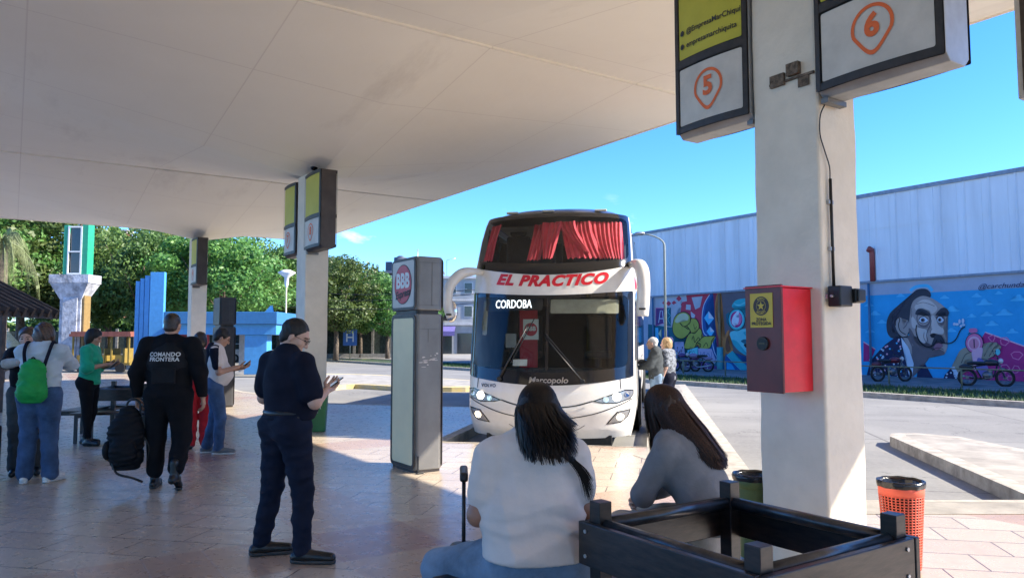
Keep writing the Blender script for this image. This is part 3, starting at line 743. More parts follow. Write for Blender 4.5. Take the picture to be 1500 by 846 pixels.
# corrugated sheet: trapezoid ribs
mb = MB(); pitch = .92
def rib(z0, z1, o0):
    vs = []; t = tA; prof = []
    while t < tB:
        prof += [(t, 0), (t + .30, 0), (t + .335, .05), (t + .37, .05), (t + .405, 0), (t + .62, 0), (t+.63,.018),(t+.66,.018),(t+.67,0)]; t += pitch
    n = len(prof)
    vs = [LW(p[0], z0, o0 + p[1]) for p in prof] + [LW(p[0], z1, o0 + p[1]) for p in prof]
    mb.add(vs, [(i, i + 1, i + 1 + n, i + n) for i in range(n - 1)], False)
rib(4.08, 6.35, .02); rib(6.33, 7.78, .035)
mb.build('cladding', M_CORR, wh)
mb = MB(); mb.bx(-.10, .4, tA - 30, tB - 30, 7.76, 7.92); mb.bx(-.12, .0, tA - 30, tB - 30, 4.0, 4.09); mb.build('flashing', mat('flashing_blue', (.20, .26, .33), .5, var=.15), wh)
mb = MB(); mb.add([(.3, tA - 30, 7.85), (.3, tB - 30, 7.85), (14, tB - 30, 8.6), (14, tA - 30, 8.6)], [(0, 1, 2, 3)]); mb.bx(13.9, 14.1, tA - 30, tB - 30, 0, 8.6); mb.bx(.3, 14, tB - 30.1, tB - 30, 0, 7.8); mb.build('roof', M_CORR, wh)
# downpipes
def pipe_at(px, py0, py1, m_, r, name, bend=False):
    t, z0 = WALL(px, py0, WP); _, z1 = WALL(px, py1, WP)
    o = MB(); pts = [LW(t, z0, .13), LW(t, z1, .13)]
    if bend: pts += [LW(t, z1 + .16, .16), LW(t, z1 + .2, .28), LW(t, z1 + .08, .36)]
    o.tube(pts, r, 10); return o.build(name, m_, wh)
pipe_at(1281, 412, 371, mat('red_pipe', (.30, .06, .05), .5), .11, 'vent_pipe', True)
pipe_at(1279, 552, 415, mat('blue_pipe', (.05, .14, .24), .5), .05, 'downpipe')
pipe_at(960, 560, 436, mat('blue_pipe', (.05, .14, .24), .5), .05, 'downpipe')
pipe_at(1058, 548, 430, mat('ochre_pipe', (.22, .13, .05), .5), .07, 'downpipe')
pipe_at(1058, 553, 508, mat('teal_column', (.05, .30, .34), .5), .17, 'pipe_guard')
# ------------------------------------------------------------------ the two murals, flat paint on the wall (drawn in wall coordinates)
def _pm(name, col): return mat('mural_' + name, col, .8, var=.07, vscale=1.5)
class Paint:
    def __init__(s): s.mb = MB(); s.layer = 1
    def _pts(s, pts, crop):
        ox, oy, k = crop; return [WALL(ox + x / k, oy + y / k, WP) for x, y in pts]
    def poly(s, pts, m_, crop, smooth=False, up=True):
        q = s._pts(pts, crop)
        if smooth: q = catmull(q, 5)
        s.face(q, m_, up)
    def face(s, q, m_, up=True):
        if up: s.layer += 1
        q = [p for i, p in enumerate(q) if (abs(p[0] - q[i - 1][0]) + abs(p[1] - q[i - 1][1])) > 1e-5]
        bm = bmesh.new(); vs = [bm.verts.new((p[0], p[1], 0)) for p in q]; f = bm.faces.new(vs)
        bmesh.ops.triangulate(bm, faces=[f], ngon_method='EAR_CLIP'); bm.verts.index_update()
        s.mb.use(m_); s.mb.add([LW(v.co.x, v.co.y, .0012 * s.layer) for v in bm.verts], [tuple(v.index for v in f.verts) for f in bm.faces]); bm.free()
    def line(s, pts, w_, m_, crop, smooth=True, taper=False, up=True):
        ox, oy, k = crop; q = s._pts(pts, crop)
        if smooth and len(q) > 2: q = catmull(q, 6, False)
        if up: s.layer += 1
        s.mb.use(m_)
        ww = w_ / k / FPX * 31
        for quad in stroke(q, ww, taper): s.mb.add([LW(p[0], p[1], .0012 * s.layer) for p in quad], [(0, 1, 2, 3)])
    def ell(s, c, r, m_, crop, n=28, up=True): s.poly([(c[0] + r[0] * math.cos(2 * PI * i / n), c[1] + r[1] * math.sin(2 * PI * i / n)) for i in range(n)], m_, crop, False, up)
BLUE = _pm('blue', (.015, .32, .62)); LBLUE = _pm('light_blue', (.07, .47, .76)); NAVY = _pm('navy', (.008, .014, .06)); SKIN_ = _pm('grey_skin', (.33, .29, .27))
SKD = _pm('skin_shadow', (.13, .11, .12)); SKL = _pm('skin_light', (.52, .47, .43)); HAIR_ = _pm('hair', (.03, .035, .05)); BLK = _pm('black', (.006, .007, .012)); PALE = _pm('pale', (.50, .60, .70))
MAG = _pm('magenta', (.36, .02, .16)); PNK = _pm('pink', (.62, .16, .32)); LPNK = _pm('light_pink', (.70, .40, .50)); OLV = _pm('olive_hand', (.30, .27, .19)); TEAL = _pm('teal', (.02, .36, .42)); LTEAL = _pm('light_teal', (.12, .52, .58))
DTEAL = _pm('dark_teal', (.008, .12, .17)); ORG = _pm('orange_hair', (.42, .17, .05)); DORG = _pm('brown_hair', (.16, .06, .03)); LIME = _pm('olive_green', (.36, .37, .06)); LIMEL = _pm('pale_green', (.50, .54, .35)); RED_ = _pm('brick_red', (.46, .04, .08)); LAV = _pm('lavender', (.36, .35, .52))
GBR = _pm('grey_brown', (.11, .10, .12)); PUR = _pm('purple', (.10, .04, .18)); GRYC = _pm('pale_grey', (.40, .44, .50)); DBLUE = _pm('deep_blue', (.01, .09, .30)); DRED = _pm('dark_wine', (.20, .02, .06))
CA = (1260, 390, 4.03); CC = (1290, 410, 5.64); CD = (960, 430, 5.64)
P = Paint()
tL = WALL(1185, 500, WP)[0]; tR = -28
P.face([(tL, .02), (tR, .02), (tR, 3.46), (tL, 3.46)], BLUE)
# magenta field on the right and a piece on the left
P.poly([(590, 700), (600, 610), (640, 545), (738, 388), (967, 470), (1400, 640), (1400, 760)], MAG, CA)
P.line([(738, 388), (967, 470), (1400, 640)], 6, LPNK, CA, smooth=False)
P.poly([(20, 440), (90, 490), (60, 560), (20, 560)], MAG, CA); P.line([(20, 445), (90, 488)], 6, LPNK, CA, smooth=False)
for (x, y, r) in ((780, 420, 22), (850, 440, 34), (925, 520, 34), (850, 600, 34), (920, 610, 28), (630, 560, 18), (1010, 560, 30), (1000, 650, 30), (885, 660, 22), (1080, 620, 30), (1140, 690, 26)):
    rr = random.Random(int(x)); pts = [(x + r * rr.uniform(.6, 1.1) * math.cos(a), y + r * rr.uniform(.5, 1.1) * math.sin(a)) for a in [0, 1.3, 2.2, 3.3, 4.2, 5.2]]
    P.line(pts + [pts[0]], 5, PNK, CA, up=False, smooth=False)
P.layer += 1
# clouds
for (x, y, r) in ((690, 170, 22), (735, 210, 34), (855, 270, 36), (940, 185, 36), (780, 335, 28), (545, 250, 32), (750, 280, 26), (90, 275, 24), (130, 325, 20), (55, 225, 20), (900, 380, 26), (660, 290, 20), (820, 155, 18), (540, 375, 22), (1010, 330, 30), (60, 380, 20), (1080, 240, 30), (1150, 370, 30), (500, 180, 20), (240, 170, 18)):
    P.poly([(x - r * 1.5, y + r * .5), (x - r * .7, y + r * .1), (x - r * .4, y - r * .45), (x + r * .2, y - r * .5), (x + r * .5, y), (x + r * 1.4, y + r * .35), (x + r * .5, y + r * .5)], LBLUE, CA, True, up=False)
P.layer += 1
# figure: coat
P.line([(245, 70 + 20), (280, 62), (330, 48), (390, 50), (430, 90)], 26, LBLUE, CC)
P.poly([(40, 640), (60, 560), (110, 500), (150, 460), (215, 412), (245, 420), (300, 560), (312, 650), (300, 700), (40, 700)], NAVY, CA)
P.poly([(325, 700), (340, 620), (385, 575), (410, 620), (455, 700)], NAVY, CA)
P.poly([(480, 700), (500, 640), (545, 590), (590, 650), (580, 700)], NAVY, CA)
rr = random.Random(11)
for k in range(150):
    x = rr.uniform(55, 440); y = rr.uniform(425, 690)
    lo = 500 - (x - 100) * .75 if x < 215 else (430 + (x - 240) * 1.9 if x < 300 else 640 - abs(x - 385) * -.8)
    if y < lo + 8 or 285 < x < 340: continue
    if x > 320 and not (575 + abs(x - 385) * 1.2 < y): continue
    P.ell((x, y), (6, 5.5), [PALE, LPNK, LBLUE][k % 3], CA, 8, up=False)
P.layer += 1
for k in range(16):
    P.ell((rr.uniform(505, 570), rr.uniform(625, 690)), (6, 5), PALE, CA, 8, up=False)
# neck & collar
P.poly([(165, 460), (240, 455), (300, 560), (410, 630), (370, 690), (330, 700), (290, 780), (262, 800), (250, 700), (210, 560)], SKD, CC)
P.poly([(170, 470), (235, 560), (275, 690), (262, 800), (235, 780), (215, 640), (180, 540)], PALE, CC)
P.poly([(185, 470), (225, 480), (258, 545), (262, 620), (240, 570)], SKIN_, CC)
# hair
P.poly([(250, 130), (300, 80), (370, 72), (410, 100), (415, 135), (370, 128), (310, 160), (270, 200), (248, 290), (235, 390), (215, 470), (150, 465), (100, 480), (60, 440), (50, 360), (70, 290), (110, 240), (170, 195), (215, 160)], HAIR_, CC, True)
for k in range(16):
    a = k / 15.0; P.line([(300 - 60 * a, 95 + 60 * a), (190 - 80 * a, 210 + 60 * a), (110 - 40 * a + 20, 330 + 60 * a), (90 + 60 * a, 430 + 20 * a)], 3, [SKD, BLK, _pm('hair_blue', (.05, .08, .16))][k % 3], CC, up=False)
P.layer += 1
# ear
P.poly([(130, 330), (150, 308), (175, 320), (190, 380), (225, 330), (240, 400), (225, 440), (215, 470), (180, 468), (145, 430), (125, 380)], SKIN_, CC, True)
P.line([(125, 375), (128, 335), (150, 310), (160, 330), (150, 370), (165, 420), (210, 450)], 7, BLK, CC); P.line([(190, 400), (215, 370), (225, 340)], 8, SKD, CC, up=False); P.line([(150, 450), (180, 472), (225, 465)], 9, BLK, CC, up=False)
# face
P.poly([(245, 290), (255, 215), (280, 165), (340, 132), (400, 140), (460, 170), (510, 205), (545, 240), (558, 270), (540, 330), (525, 370), (522, 400), (530, 430), (508, 450), (515, 490), (550, 525), (552, 560), (530, 610), (500, 620), (440, 622), (400, 640), (330, 600), (275, 550), (245, 480), (235, 400)], SKIN_, CC, True)
P.poly([(285, 215), (340, 165), (400, 165), (450, 200), (470, 240), (430, 280), (400, 250), (340, 230), (300, 250)], SKL, CC, True)
P.poly([(245, 440), (290, 520), (360, 560), (440, 570), (520, 585), (530, 610), (500, 620), (440, 622), (400, 640), (330, 600), (275, 550)], SKD, CC, True)
P.poly([(235, 400), (262, 420), (285, 500), (330, 560), (290, 555), (250, 500)], SKD, CC, True)
P.poly([(300, 390), (345, 400), (380, 410), (395, 450), (370, 520), (330, 500), (305, 450)], SKL, CC, True)
P.poly([(260, 300), (290, 330), (310, 380), (290, 400), (262, 380)], SKL, CC, True, up=False)
# eye sockets and brows
P.poly([(300, 300), (320, 265), (370, 265), (405, 295), (412, 350), (380, 385), (330, 380), (305, 345)], SKD, CC, True)
P.poly([(310, 300), (330, 275), (370, 275), (400, 305), (400, 345), (372, 372), (330, 365), (312, 340)], SKIN_, CC, True)
P.poly([(460, 310), (480, 285), (520, 290), (535, 330), (515, 375), (480, 350)], SKD, CC, True, up=False)
P.ell((357, 328), (36, 24), PALE, CC); P.ell((497, 325), (28, 26), PALE, CC, up=False)
P.ell((352, 330), (17, 17), SKD, CC); P.ell((492, 328), (14, 16), SKD, CC, up=False)
P.ell((350, 330), (9, 9), BLK, CC); P.ell((490, 328), (8, 9), BLK, CC, up=False)
P.line([(318, 330), (335, 306), (365, 300), (395, 322)], 6, BLK, CC); P.line([(468, 318), (480, 302), (505, 300), (524, 322)], 6, BLK, CC, up=False); P.line([(320, 342), (350, 358), (392, 345)], 4, BLK, CC, up=False)
P.poly([(290, 275), (310, 240), (350, 238), (400, 262), (415, 285), (412, 300), (380, 275), (340, 258), (305, 285)], HAIR_, CC, True)
P.poly([(455, 290), (480, 255), (510, 230), (545, 232), (568, 265), (555, 300), (535, 268), (505, 262), (475, 285)], HAIR_, CC, True, up=False)
# nose
P.poly([(425, 300), (440, 290), (460, 320), (480, 370), (515, 395), (528, 425), (512, 448), (470, 440), (430, 462), (410, 440), (425, 400), (420, 350)], SKL, CC, True)
P.line([(405, 290), (420, 330), (415, 370), (395, 410), (385, 460), (395, 510)], 7, SKD, CC); P.poly([(412, 450), (440, 438), (470, 445), (500, 455), (495, 475), (450, 470), (425, 475)], BLK, CC, True, up=False); P.line([(430, 400), (415, 425), (420, 450)], 5, SKD, CC, up=False)
P.poly([(455, 455), (505, 455), (515, 500), (540, 520), (500, 512), (470, 500), (445, 535), (420, 545), (440, 510)], HAIR_, CC, True)
P.line([(303, 370), (297, 420), (318, 490), (355, 535), (400, 552), (440, 535), (470, 495)], 9, BLK, CC); P.line([(495, 495), (530, 520), (580, 520), (625, 490), (655, 430), (670, 405), (700, 385)], 8, BLK, CC, up=False)
P.poly([(440, 560), (460, 528), (490, 520), (520, 540), (500, 560), (470, 575)], _pm('lips', (.25, .12, .16)), CC, True); P.line([(430, 580), (465, 560), (500, 562), (525, 575)], 4, BLK, CC)
for pts in ([(300, 200), (350, 185), (400, 195), (450, 215)], [(310, 380), (350, 395), (395, 385)], [(262, 230), (256, 270), (262, 310)], [(450, 590), (490, 582), (530, 590)], [(365, 430), (360, 470), (380, 510)]):
    P.line(pts, 4, SKD, CC, up=False)
# bee
for (x, y, a, b) in ((560, 340, 9, 9), (575, 342, 12, 8), (590, 325, 7, 14), (610, 322, 8, 15), (612, 345, 12, 6), (598, 352, 7, 8)): P.ell((x, y), (a, b), PALE, CA, 10, up=False)
P.layer += 1
# hand, cuff, watch
P.poly([(545, 592), (575, 540), (590, 500), (625, 478), (650, 490), (700, 480), (735, 470), (765, 448), (780, 452), (768, 480), (800, 448), (812, 458), (790, 490), (825, 470), (835, 480), (800, 520), (760, 540), (700, 540), (660, 545), (618, 560), (590, 640), (570, 640)], OLV, CA, True)
for pts in ([(735, 530), (755, 490), (775, 455)], [(765, 530), (785, 495), (805, 460)], [(790, 530), (810, 505), (830, 480)], [(600, 570), (625, 520), (660, 505)]): P.line(pts, 4, HAIR_, CA, up=False)
P.ell((815, 505), (16, 18), LTEAL, CA, up=True)
P.poly([(536, 596), (560, 590), (592, 645), (575, 655)], PALE, CA)
P.ell((678, 452), (54, 60), BLK, CA); P.ell((678, 452), (50, 56), PNK, CA); P.ell((676, 454), (38, 42), LPNK, CA)
P.ell((676, 456), (30, 32), _pm('rose', (.60, .22, .32)), CA); P.line([(676, 430), (678, 480)], 5, BLK, CA, smooth=False); P.line([(660, 385), (640, 400)], 4, BLK, CA, up=False)
P.poly([(650, 368), (690, 366), (692, 388), (652, 390)], PNK, CA, True)
P.poly([(665, 500), (725, 480), (720, 540), (705, 560), (702, 605), (680, 612), (672, 560)], LPNK, CA, True)
P.poly([(700, 540), (740, 560), (760, 600), (765, 650), (720, 650), (690, 600)], _pm('violet', (.16, .13, .36)), CA, True)
vs, fs = text_geo('@carchunda', .27, .0, shear=.35)
tc0, zc0 = WALL(1466, 418.5, WP); P.layer += 1; P.mb.use(NAVY); P.mb.add([LW(tc0 - v[0] * 1.15, zc0 + v[1], .0012 * P.layer) for v in vs], fs)
P.mb.build('mural_painting', None, wh)

# ---- graffiti mural on the left stretch
P = Paint()
t0, t1 = WALL(956, 500, WP)[0], tL
P.face([(t0, .02), (t1, .02), (t1, 4.0), (t0, 4.0)], RED_)
tq = WALL(1056, 500, WP)[0]
P.poly([(-60, 0), (230, 0), (180, 150), (120, 300), (140, 640), (-60, 640)], GRYC, CD)
P.poly([(-60, 250), (150, 280), (170, 420), (270, 500), (520, 560), (545, 660), (-60, 660)], DTEAL, CD)
for (x, y, s) in ((110, 80, 22), (155, 75, 20), (195, 40, 24), (70, 75, 14), (285, 60, 34), (235, 90, 26), (300, 140, 26)):
    P.poly([(x, y - s), (x + s, y), (x, y + s), (x - s, y)], RED_, CD, up=False)
P.layer += 1
for pts in ([(150, 90), (205, 60), (215, 110), (160, 140)], [(215, 20), (255, 10), (262, 60), (218, 70)], [(300, 30), (390, 20), (370, 110), (330, 130)], [(255, 88), (292, 92), (292, 135), (252, 130)], [(292, 145), (330, 175), (318, 215), (296, 190)], [(125, 145), (150, 150), (150, 200), (128, 205)]):
    P.poly(pts, GRYC, CD, up=False)
P.layer += 1
P.poly([(5, 118), (78, 118), (78, 240), (5, 265)], PUR, CD); P.line([(5, 118), (78, 118), (78, 240), (5, 265), (5, 118)], 9, PNK, CD, smooth=False)
P.line([(28, 240), (42, 140), (58, 140), (70, 238)], 10, PALE, CD, smooth=False); P.line([(35, 205), (64, 205)], 9, PALE, CD, smooth=False)
P.poly([(95, 115), (130, 115), (130, 270), (95, 265)], DTEAL, CD); P.line([(120, 120), (105, 150), (125, 180), (105, 210), (125, 250)], 5, LTEAL, CD)
P.poly([(0, 280), (25, 280), (30, 400), (0, 400)], LBLUE, CD); P.poly([(25, 330), (50, 290), (50, 360)], LIMEL, CD); P.poly([(60, 300), (110, 300), (110, 400), (60, 400)], DBLUE, CD)
P.ell((128, 385), (24, 30), LPNK, CD); P.ell((128, 388), (13, 18), PUR, CD)
# crescent and wine red field with diamonds
P.poly([(455, 5), (530, 5), (545, 140), (545, 500), (500, 540), (470, 420), (420, 300), (400, 200), (410, 80)], DRED, CD)
P.poly([(455, 0), (480, 5), (430, 80), (412, 180), (430, 300), (480, 340), (500, 370), (488, 430), (520, 560), (480, 520), (400, 350), (385, 220), (395, 100)], DBLUE, CD, True)
P.line([(450, 8), (405, 90), (388, 200), (398, 310), (430, 350)], 8, PALE, CD); P.line([(500, 355), (476, 400), (490, 480), (512, 530), (490, 575)], 9, PALE, CD)
for pts in ([(443, 145), (488, 205), (443, 258), (405, 200)], [(455, 272), (490, 310), (460, 355), (425, 312)]): P.poly(pts, LBLUE, CD)
P.poly([(443, 145), (488, 205), (443, 205)], PALE, CD); P.poly([(455, 272), (490, 310), (458, 315)], PALE, CD)
# lettering in olive bubbles
bub = [[(145, 270), (160, 200), (200, 160), (250, 152), (290, 185), (285, 235), (262, 262), (245, 268), (262, 285), (290, 300), (275, 335), (230, 370), (180, 360), (150, 320)],
       [(262, 262), (290, 240), (300, 205), (340, 210), (362, 250), (360, 300), (330, 330), (300, 325), (290, 300)],
       [(300, 320), (330, 325), (370, 285), (390, 320), (385, 350), (400, 380), (350, 400), (320, 450), (245, 450), (250, 400), (275, 340)],
       [(350, 400), (400, 355), (440, 350), (500, 350), (470, 385), (460, 440), (425, 455), (370, 455), (380, 420)]]
for b_ in bub:
    P.poly(b_, LIME, CD, True); q = b_ + [b_[0]]; P.line(q, 8, BLK, CD)
P.poly([(165, 225), (200, 172), (250, 162), (278, 190), (270, 220), (235, 215), (190, 240)], LIMEL, CD, True)
P.line([(225, 260), (205, 240), (225, 262), (250, 275)], 8, BLK, CD); P.line([(320, 250), (330, 290), (345, 270)], 6, BLK, CD); P.line([(305, 380), (320, 350), (330, 400), (360, 360), (375, 395)], 7, BLK, CD); P.line([(400, 440), (425, 405), (440, 440)], 7, BLK, CD)
# small block letters beneath
P.poly([(163, 400), (185, 395), (190, 425), (212, 400), (238, 395), (248, 490), (180, 535), (165, 530)], LAV, CD); P.line([(180, 470), (190, 500), (215, 460), (225, 500)], 5, PUR, CD)
P.poly([(270, 465), (355, 440), (355, 515), (275, 545)], LTEAL, CD); P.line([(285, 480), (300, 520), (320, 470), (340, 510)], 4, DTEAL, CD)
P.poly([(358, 450), (470, 455), (505, 545), (485, 575), (430, 545), (362, 530)], LAV, CD); P.line([(380, 480), (385, 520), (410, 480), (415, 530), (440, 490), (465, 530), (470, 480)], 6, DBLUE, CD)
P.poly([(165, 540), (260, 530), (400, 560), (520, 600), (545, 660), (165, 660)], PUR, CD); P.line([(190, 545), (250, 560), (310, 580)], 10, LAV, CD, taper=True); P.line([(360, 540), (365, 600), (400, 640)], 12, LAV, CD, taper=True); P.line([(410, 560), (440, 600), (420, 640)], 8, LAV, CD, taper=True)
# right part: braid, grey ground, face with goggles
P.poly([(545, -18), (1240, -58), (1240, 740), (545, 660)], GBR, CD); P.face([(WALL(1110, 500, WP)[0], .02), (tL, .02), (tL, 4.0), (WALL(1110, 500, WP)[0], 4.0)], GBR)
P.poly([(520, -5), (548, -5), (560, 120), (545, 250), (560, 330), (590, 420), (575, 520), (545, 430), (515, 320), (500, 220), (500, 80)], ORG, CD, True)
for k in range(9): P.line([(522 + k * 3, 20 + k * 12), (505 + k * 5, 140 + k * 8), (528 + k * 2, 260 + k * 12), (540 + k * 3, 380)], 4, [DORG, BLK][k % 2], CD, up=False)
P.layer += 1
P.poly([(590, 505), (640, 480), (700, 560), (900, 560), (900, 660), (560, 660)], DBLUE, CD)
P.poly([(560, 420), (590, 330), (615, 300), (605, 380), (650, 460), (600, 495)], ORG, CD, True); P.poly([(585, 430), (600, 350), (612, 400), (630, 460), (600, 480)], DORG, CD, True)
P.poly([(640, 110), (660, 65), (700, 45), (770, 40), (900, 60), (900, 300), (770, 120), (700, 110)], TEAL, CD, True); P.line([(655, 80), (700, 95), (770, 60)], 9, LTEAL, CD); P.line([(650, 105), (710, 112), (770, 95)], 8, DTEAL, CD)
P.poly([(625, 320), (680, 300), (760, 290), (900, 280), (900, 520), (780, 515), (710, 480), (660, 430), (632, 370)], LTEAL, CD, True)
P.poly([(640, 380), (690, 400), (740, 480), (780, 515), (710, 480), (660, 430)], TEAL, CD, True); P.poly([(735, 320), (765, 310), (790, 340), (760, 350)], TEAL, CD, True)
P.poly([(715, 390), (745, 375), (790, 385), (800, 420), (770, 412), (740, 410)], DTEAL, CD, True); P.poly([(738, 420), (760, 412), (800, 420), (800, 450), (760, 448)], BLK, CD, True); P.line([(728, 430), (755, 462), (800, 470)], 12, LTEAL, CD)
P.poly([(590, 170), (620, 150), (625, 280), (595, 240)], DTEAL, CD)
P.ell((680, 214), (72, 92), BLK, CD); P.ell((680, 214), (67, 87), TEAL, CD); P.ell((680, 214), (58, 76), LTEAL, CD); P.ell((678, 212), (50, 66), MAG, CD); P.ell((684, 208), (38, 52), PNK, CD)
P.poly([(640, 240), (650, 190), (690, 140), (700, 160), (675, 190), (700, 200), (690, 250), (670, 240), (665, 268)], PALE, CD, True)
P.ell((830, 214), (50, 92), BLK, CD); P.ell((830, 214), (45, 86), TEAL, CD)
P.poly([(600, 505), (645, 470), (700, 540), (790, 620), (740, 640), (690, 600)], TEAL, CD); P.line([(600, 508), (690, 604), (740, 642)], 6, LTEAL, CD)
P.poly([(600, 560), (640, 580), (680, 640), (600, 640)], BLUE, CD)
P.mb.build('mural_painting', None, wh)

# ------------------------------------------------------------------ low rail and motorcycles in front of the wall
rail = thing('low_railing', 'low thin metal railing in front of the moustached man mural', 'railing', PT(25.4, 14, .01), AT_ANG)
M_RAIL = mat('rail_paint', (.16, .17, .10), .6)
for k in range(9):
    mb = MB(); mb.tube([(0, -9 + k * 2.4, 0), (0, -9 + k * 2.4, .62)], .028, 8); mb.build('post', M_RAIL, rail)
mb = MB(); mb.tube([(0, -9.2, .60), (0, 10.4, .60)], .022, 8); mb.build('top_rail', M_RAIL, rail)
rail2 = thing('low_railing', 'low metal railing in front of the graffiti lettering on the mural wall', 'railing', PT(26.2, 32, .01), AT_ANG)
for k in range(7):
    mb = MB(); mb.tube([(0, -7 + k * 2.4, 0), (0, -7 + k * 2.4, .62)], .028, 8); mb.build('post', M_RAIL, rail2)
mb = MB(); mb.tube([(0, -7.2, .60), (0, 7.6, .60)], .022, 8); mb.build('top_rail', M_RAIL, rail2)
M_TYRE = mat('tyre_rubber', (.012, .012, .012), .85); M_RIM = mat('rim_metal', (.16, .16, .17), .4, metal=.8)
def motorcycle(p, t, rz, label, body):
    c = PT(p, t, .012 if p > 24.6 else -.03); r_ = thing('motorcycle', label, 'motorcycle', c, rz, 'motorcycles parked by the mural wall')
    def wheel(x):
        o = MB(); 
        pts = [(x + .29 * math.cos(a), 0, .29 + .29 * math.sin(a) + .02) for a in [i * 2 * PI / 24 for i in range(25)]]
        o.tube(pts, .045, 8, caps=False); w_ = o.build('wheel', M_TYRE, r_)
        o = MB(); pts = [(x + .235 * math.cos(a), 0, .31 + .235 * math.sin(a)) for a in [i * 2 * PI / 24 for i in range(25)]]; o.tube(pts, .014, 6, caps=False)
        for k in range(8): a = k * PI / 4; o.tube([(x, 0, .31), (x + .23 * math.cos(a), 0, .31 + .23 * math.sin(a))], .006, 5)
        o.cyl((x, 0, .31), .06, .09, 12, axis='Y'); o.build('rim', M_RIM, w_)
    wheel(-.62); wheel(.62)
    o = MB(); o.tube([(.62, .06, .31), (.42, .06, .88)], .022, 8); o.tube([(.62, -.06, .31), (.42, -.06, .88)], .022, 8); o.tube([(.62, 0, .62), (.5, 0, .63), (.4, 0, .55)], .05, 8); o.build('fork', M_RIM, r_)
    o = MB(); o.tube([(.40, 0, .84), (.1, 0, .80), (-.35, 0, .72), (-.62, 0, .60)], .03, 8); o.tube([(.40, 0, .80), (.25, 0, .35), (-.15, 0, .28), (-.62, .07, .31)], .028, 8); o.tube([(-.15, 0, .30), (-.35, 0, .70)], .025, 8); o.build('frame', M_BLACK, r_)
    o = MB(); o.ball((.06, 0, .40), (.19, .13, .16), 12, 8); o.cyl((.14, 0, .52), .09, .2, 12); o.bx(-.05, .2, -.10, .10, .28, .44); o.build('engine', M_RIM, r_, bevel=.01)
    o = MB(); o.tube([(.15, .12, .38), (.0, .13, .25), (-.3, .15, .27), (-.85, .15, .36)], [.02, .025, .04, .045], 8); o.build('exhaust', M_STEEL, r_)
    o = MB(); o.ball((.18, 0, .86), (.26, .14, .13), 14, 8); o.build('tank', body, r_)
    o = MB(); o.ball((-.28, 0, .84), (.36, .13, .07), 14, 8); o.build('seat', M_BLACK, r_)
    o = MB(); o.ball((-.66, 0, .70), (.24, .09, .10), 12, 6); o.build('tail', body, r_)
    o = MB(); o.tube([(.34, -.36, 1.08), (.38, -.18, 1.06), (.42, 0, .98), (.38, .18, 1.06), (.34, .36, 1.08)], .016, 8); o.tube([(.36, -.25, 1.06), (.30, -.3, 1.25)], .008, 6); o.ball((.30, -.31, 1.28), (.02, .06, .04)); o.tube([(.36, .25, 1.06), (.30, .3, 1.25)], .008, 6); o.ball((.30, .31, 1.28), (.02, .06, .04)); o.build('handlebar', M_BLACK, r_)
    o = MB(); o.ball((.50, 0, .92), (.09, .10, .10), 12, 8); o.build('headlight', mat('lamp_glass', (.5, .5, .5), .15), r_)
    r_.scale = (.86, .86, .9)
def on_p(px, p): # station t of a pixel column at distance p
    d = ray(px, 498); k = p / (N.x * d.x + N.y * d.y); return T.x * d.x * k + T.y * d.y * k
AZT = math.atan2(T.y, T.x)
motorcycle(27, on_p(1304, 27), AZT + PI + 1.1, 'dark red motorcycle parked under the coat of the painted man', mat('bike_red', (.12, .01, .02), .3))
motorcycle(26.8, on_p(1442, 26.8), AZT + PI + .55, 'black motorcycle parked under the painted pink pocket watch', mat('bike_black', (.02, .02, .025), .3))
motorcycle(27.5, on_p(1003, 27.5), AZT + .3, 'purple motorcycle parked under the graffiti lettering', mat('bike_purple', (.10, .04, .16), .3))
motorcycle(27.5, on_p(1020, 27.5), AZT + .9, 'silver violet motorcycle parked right of the purple one', mat('bike_silver', (.22, .18, .30), .3))
# ------------------------------------------------------------------ double deck coach
M_BWHITE = mat('coach_white', (.76, .73, .68), .26, var=.10, vscale=1.6, coat=.4, bump=.0006, bscale=3)
M_BBLACK = mat('coach_gloss_black', (.008, .008, .009), .12, coat=.5, var=.1)
M_BDARK = mat('coach_dark_roof', (.05, .045, .05), .3, coat=.3)
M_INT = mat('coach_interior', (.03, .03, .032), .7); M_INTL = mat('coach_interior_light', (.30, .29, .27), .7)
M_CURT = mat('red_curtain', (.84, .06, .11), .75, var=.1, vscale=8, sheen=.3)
M_GLASS = glassmat('windscreen_glass', (.86, .92, .89), .5); M_DGLASS = mat('tinted_side_glass', (.01, .012, .014), .04, spec=.9)
M_SGLASS = glassmat('side_window_glass', (.78, .82, .82), 1.0); M_CHROME = mat('chrome', (.8, .8, .8), .12, metal=1.0, var=.02)
M_HL = mat('headlamp_on', (.9, .9, .85), .2, emit=(1, .87, .62), estr=2.6)
M_LED = mat('led_text', (.9, .9, .9), .4, emit=(.85, .90, 1.0), estr=.8)
M_LETR = mat('letter_red', (.55, .008, .02), .35, var=.05)
bus = thing('coach_bus', 'white double deck coach with red lettering and red curtains facing the platform', 'bus', (.50, 11.2, -.15), -math.atan2(B.x, B.y))
LEN = 12.6
PR = [(.20, .14), (.35, .05), (.6, .0), (.9, .015), (1.05, .04), (1.3, .09), (1.8, .20), (2.30, .31), (2.45, .33), (2.78, .37), (2.9, .42), (3.3, .66), (3.6, .90), (3.72, 1.02), (3.78, 1.10), (4.0, 1.35)]
WR = [(.2, 1.22), (.35, 1.25), (.6, 1.29), (2.45, 1.29), (2.8, 1.27), (3.3, 1.245), (3.6, 1.22), (3.78, 1.19), (4.0, 1.15)]
def itp(tab, z):
    if z <= tab[0][0]: return tab[0][1]
    for i in range(len(tab) - 1):
        if z <= tab[i + 1][0]:
            k = (z - tab[i][0]) / (tab[i + 1][0] - tab[i][0]); return tab[i][1] + (tab[i + 1][1] - tab[i][1]) * k
    return tab[-1][1]
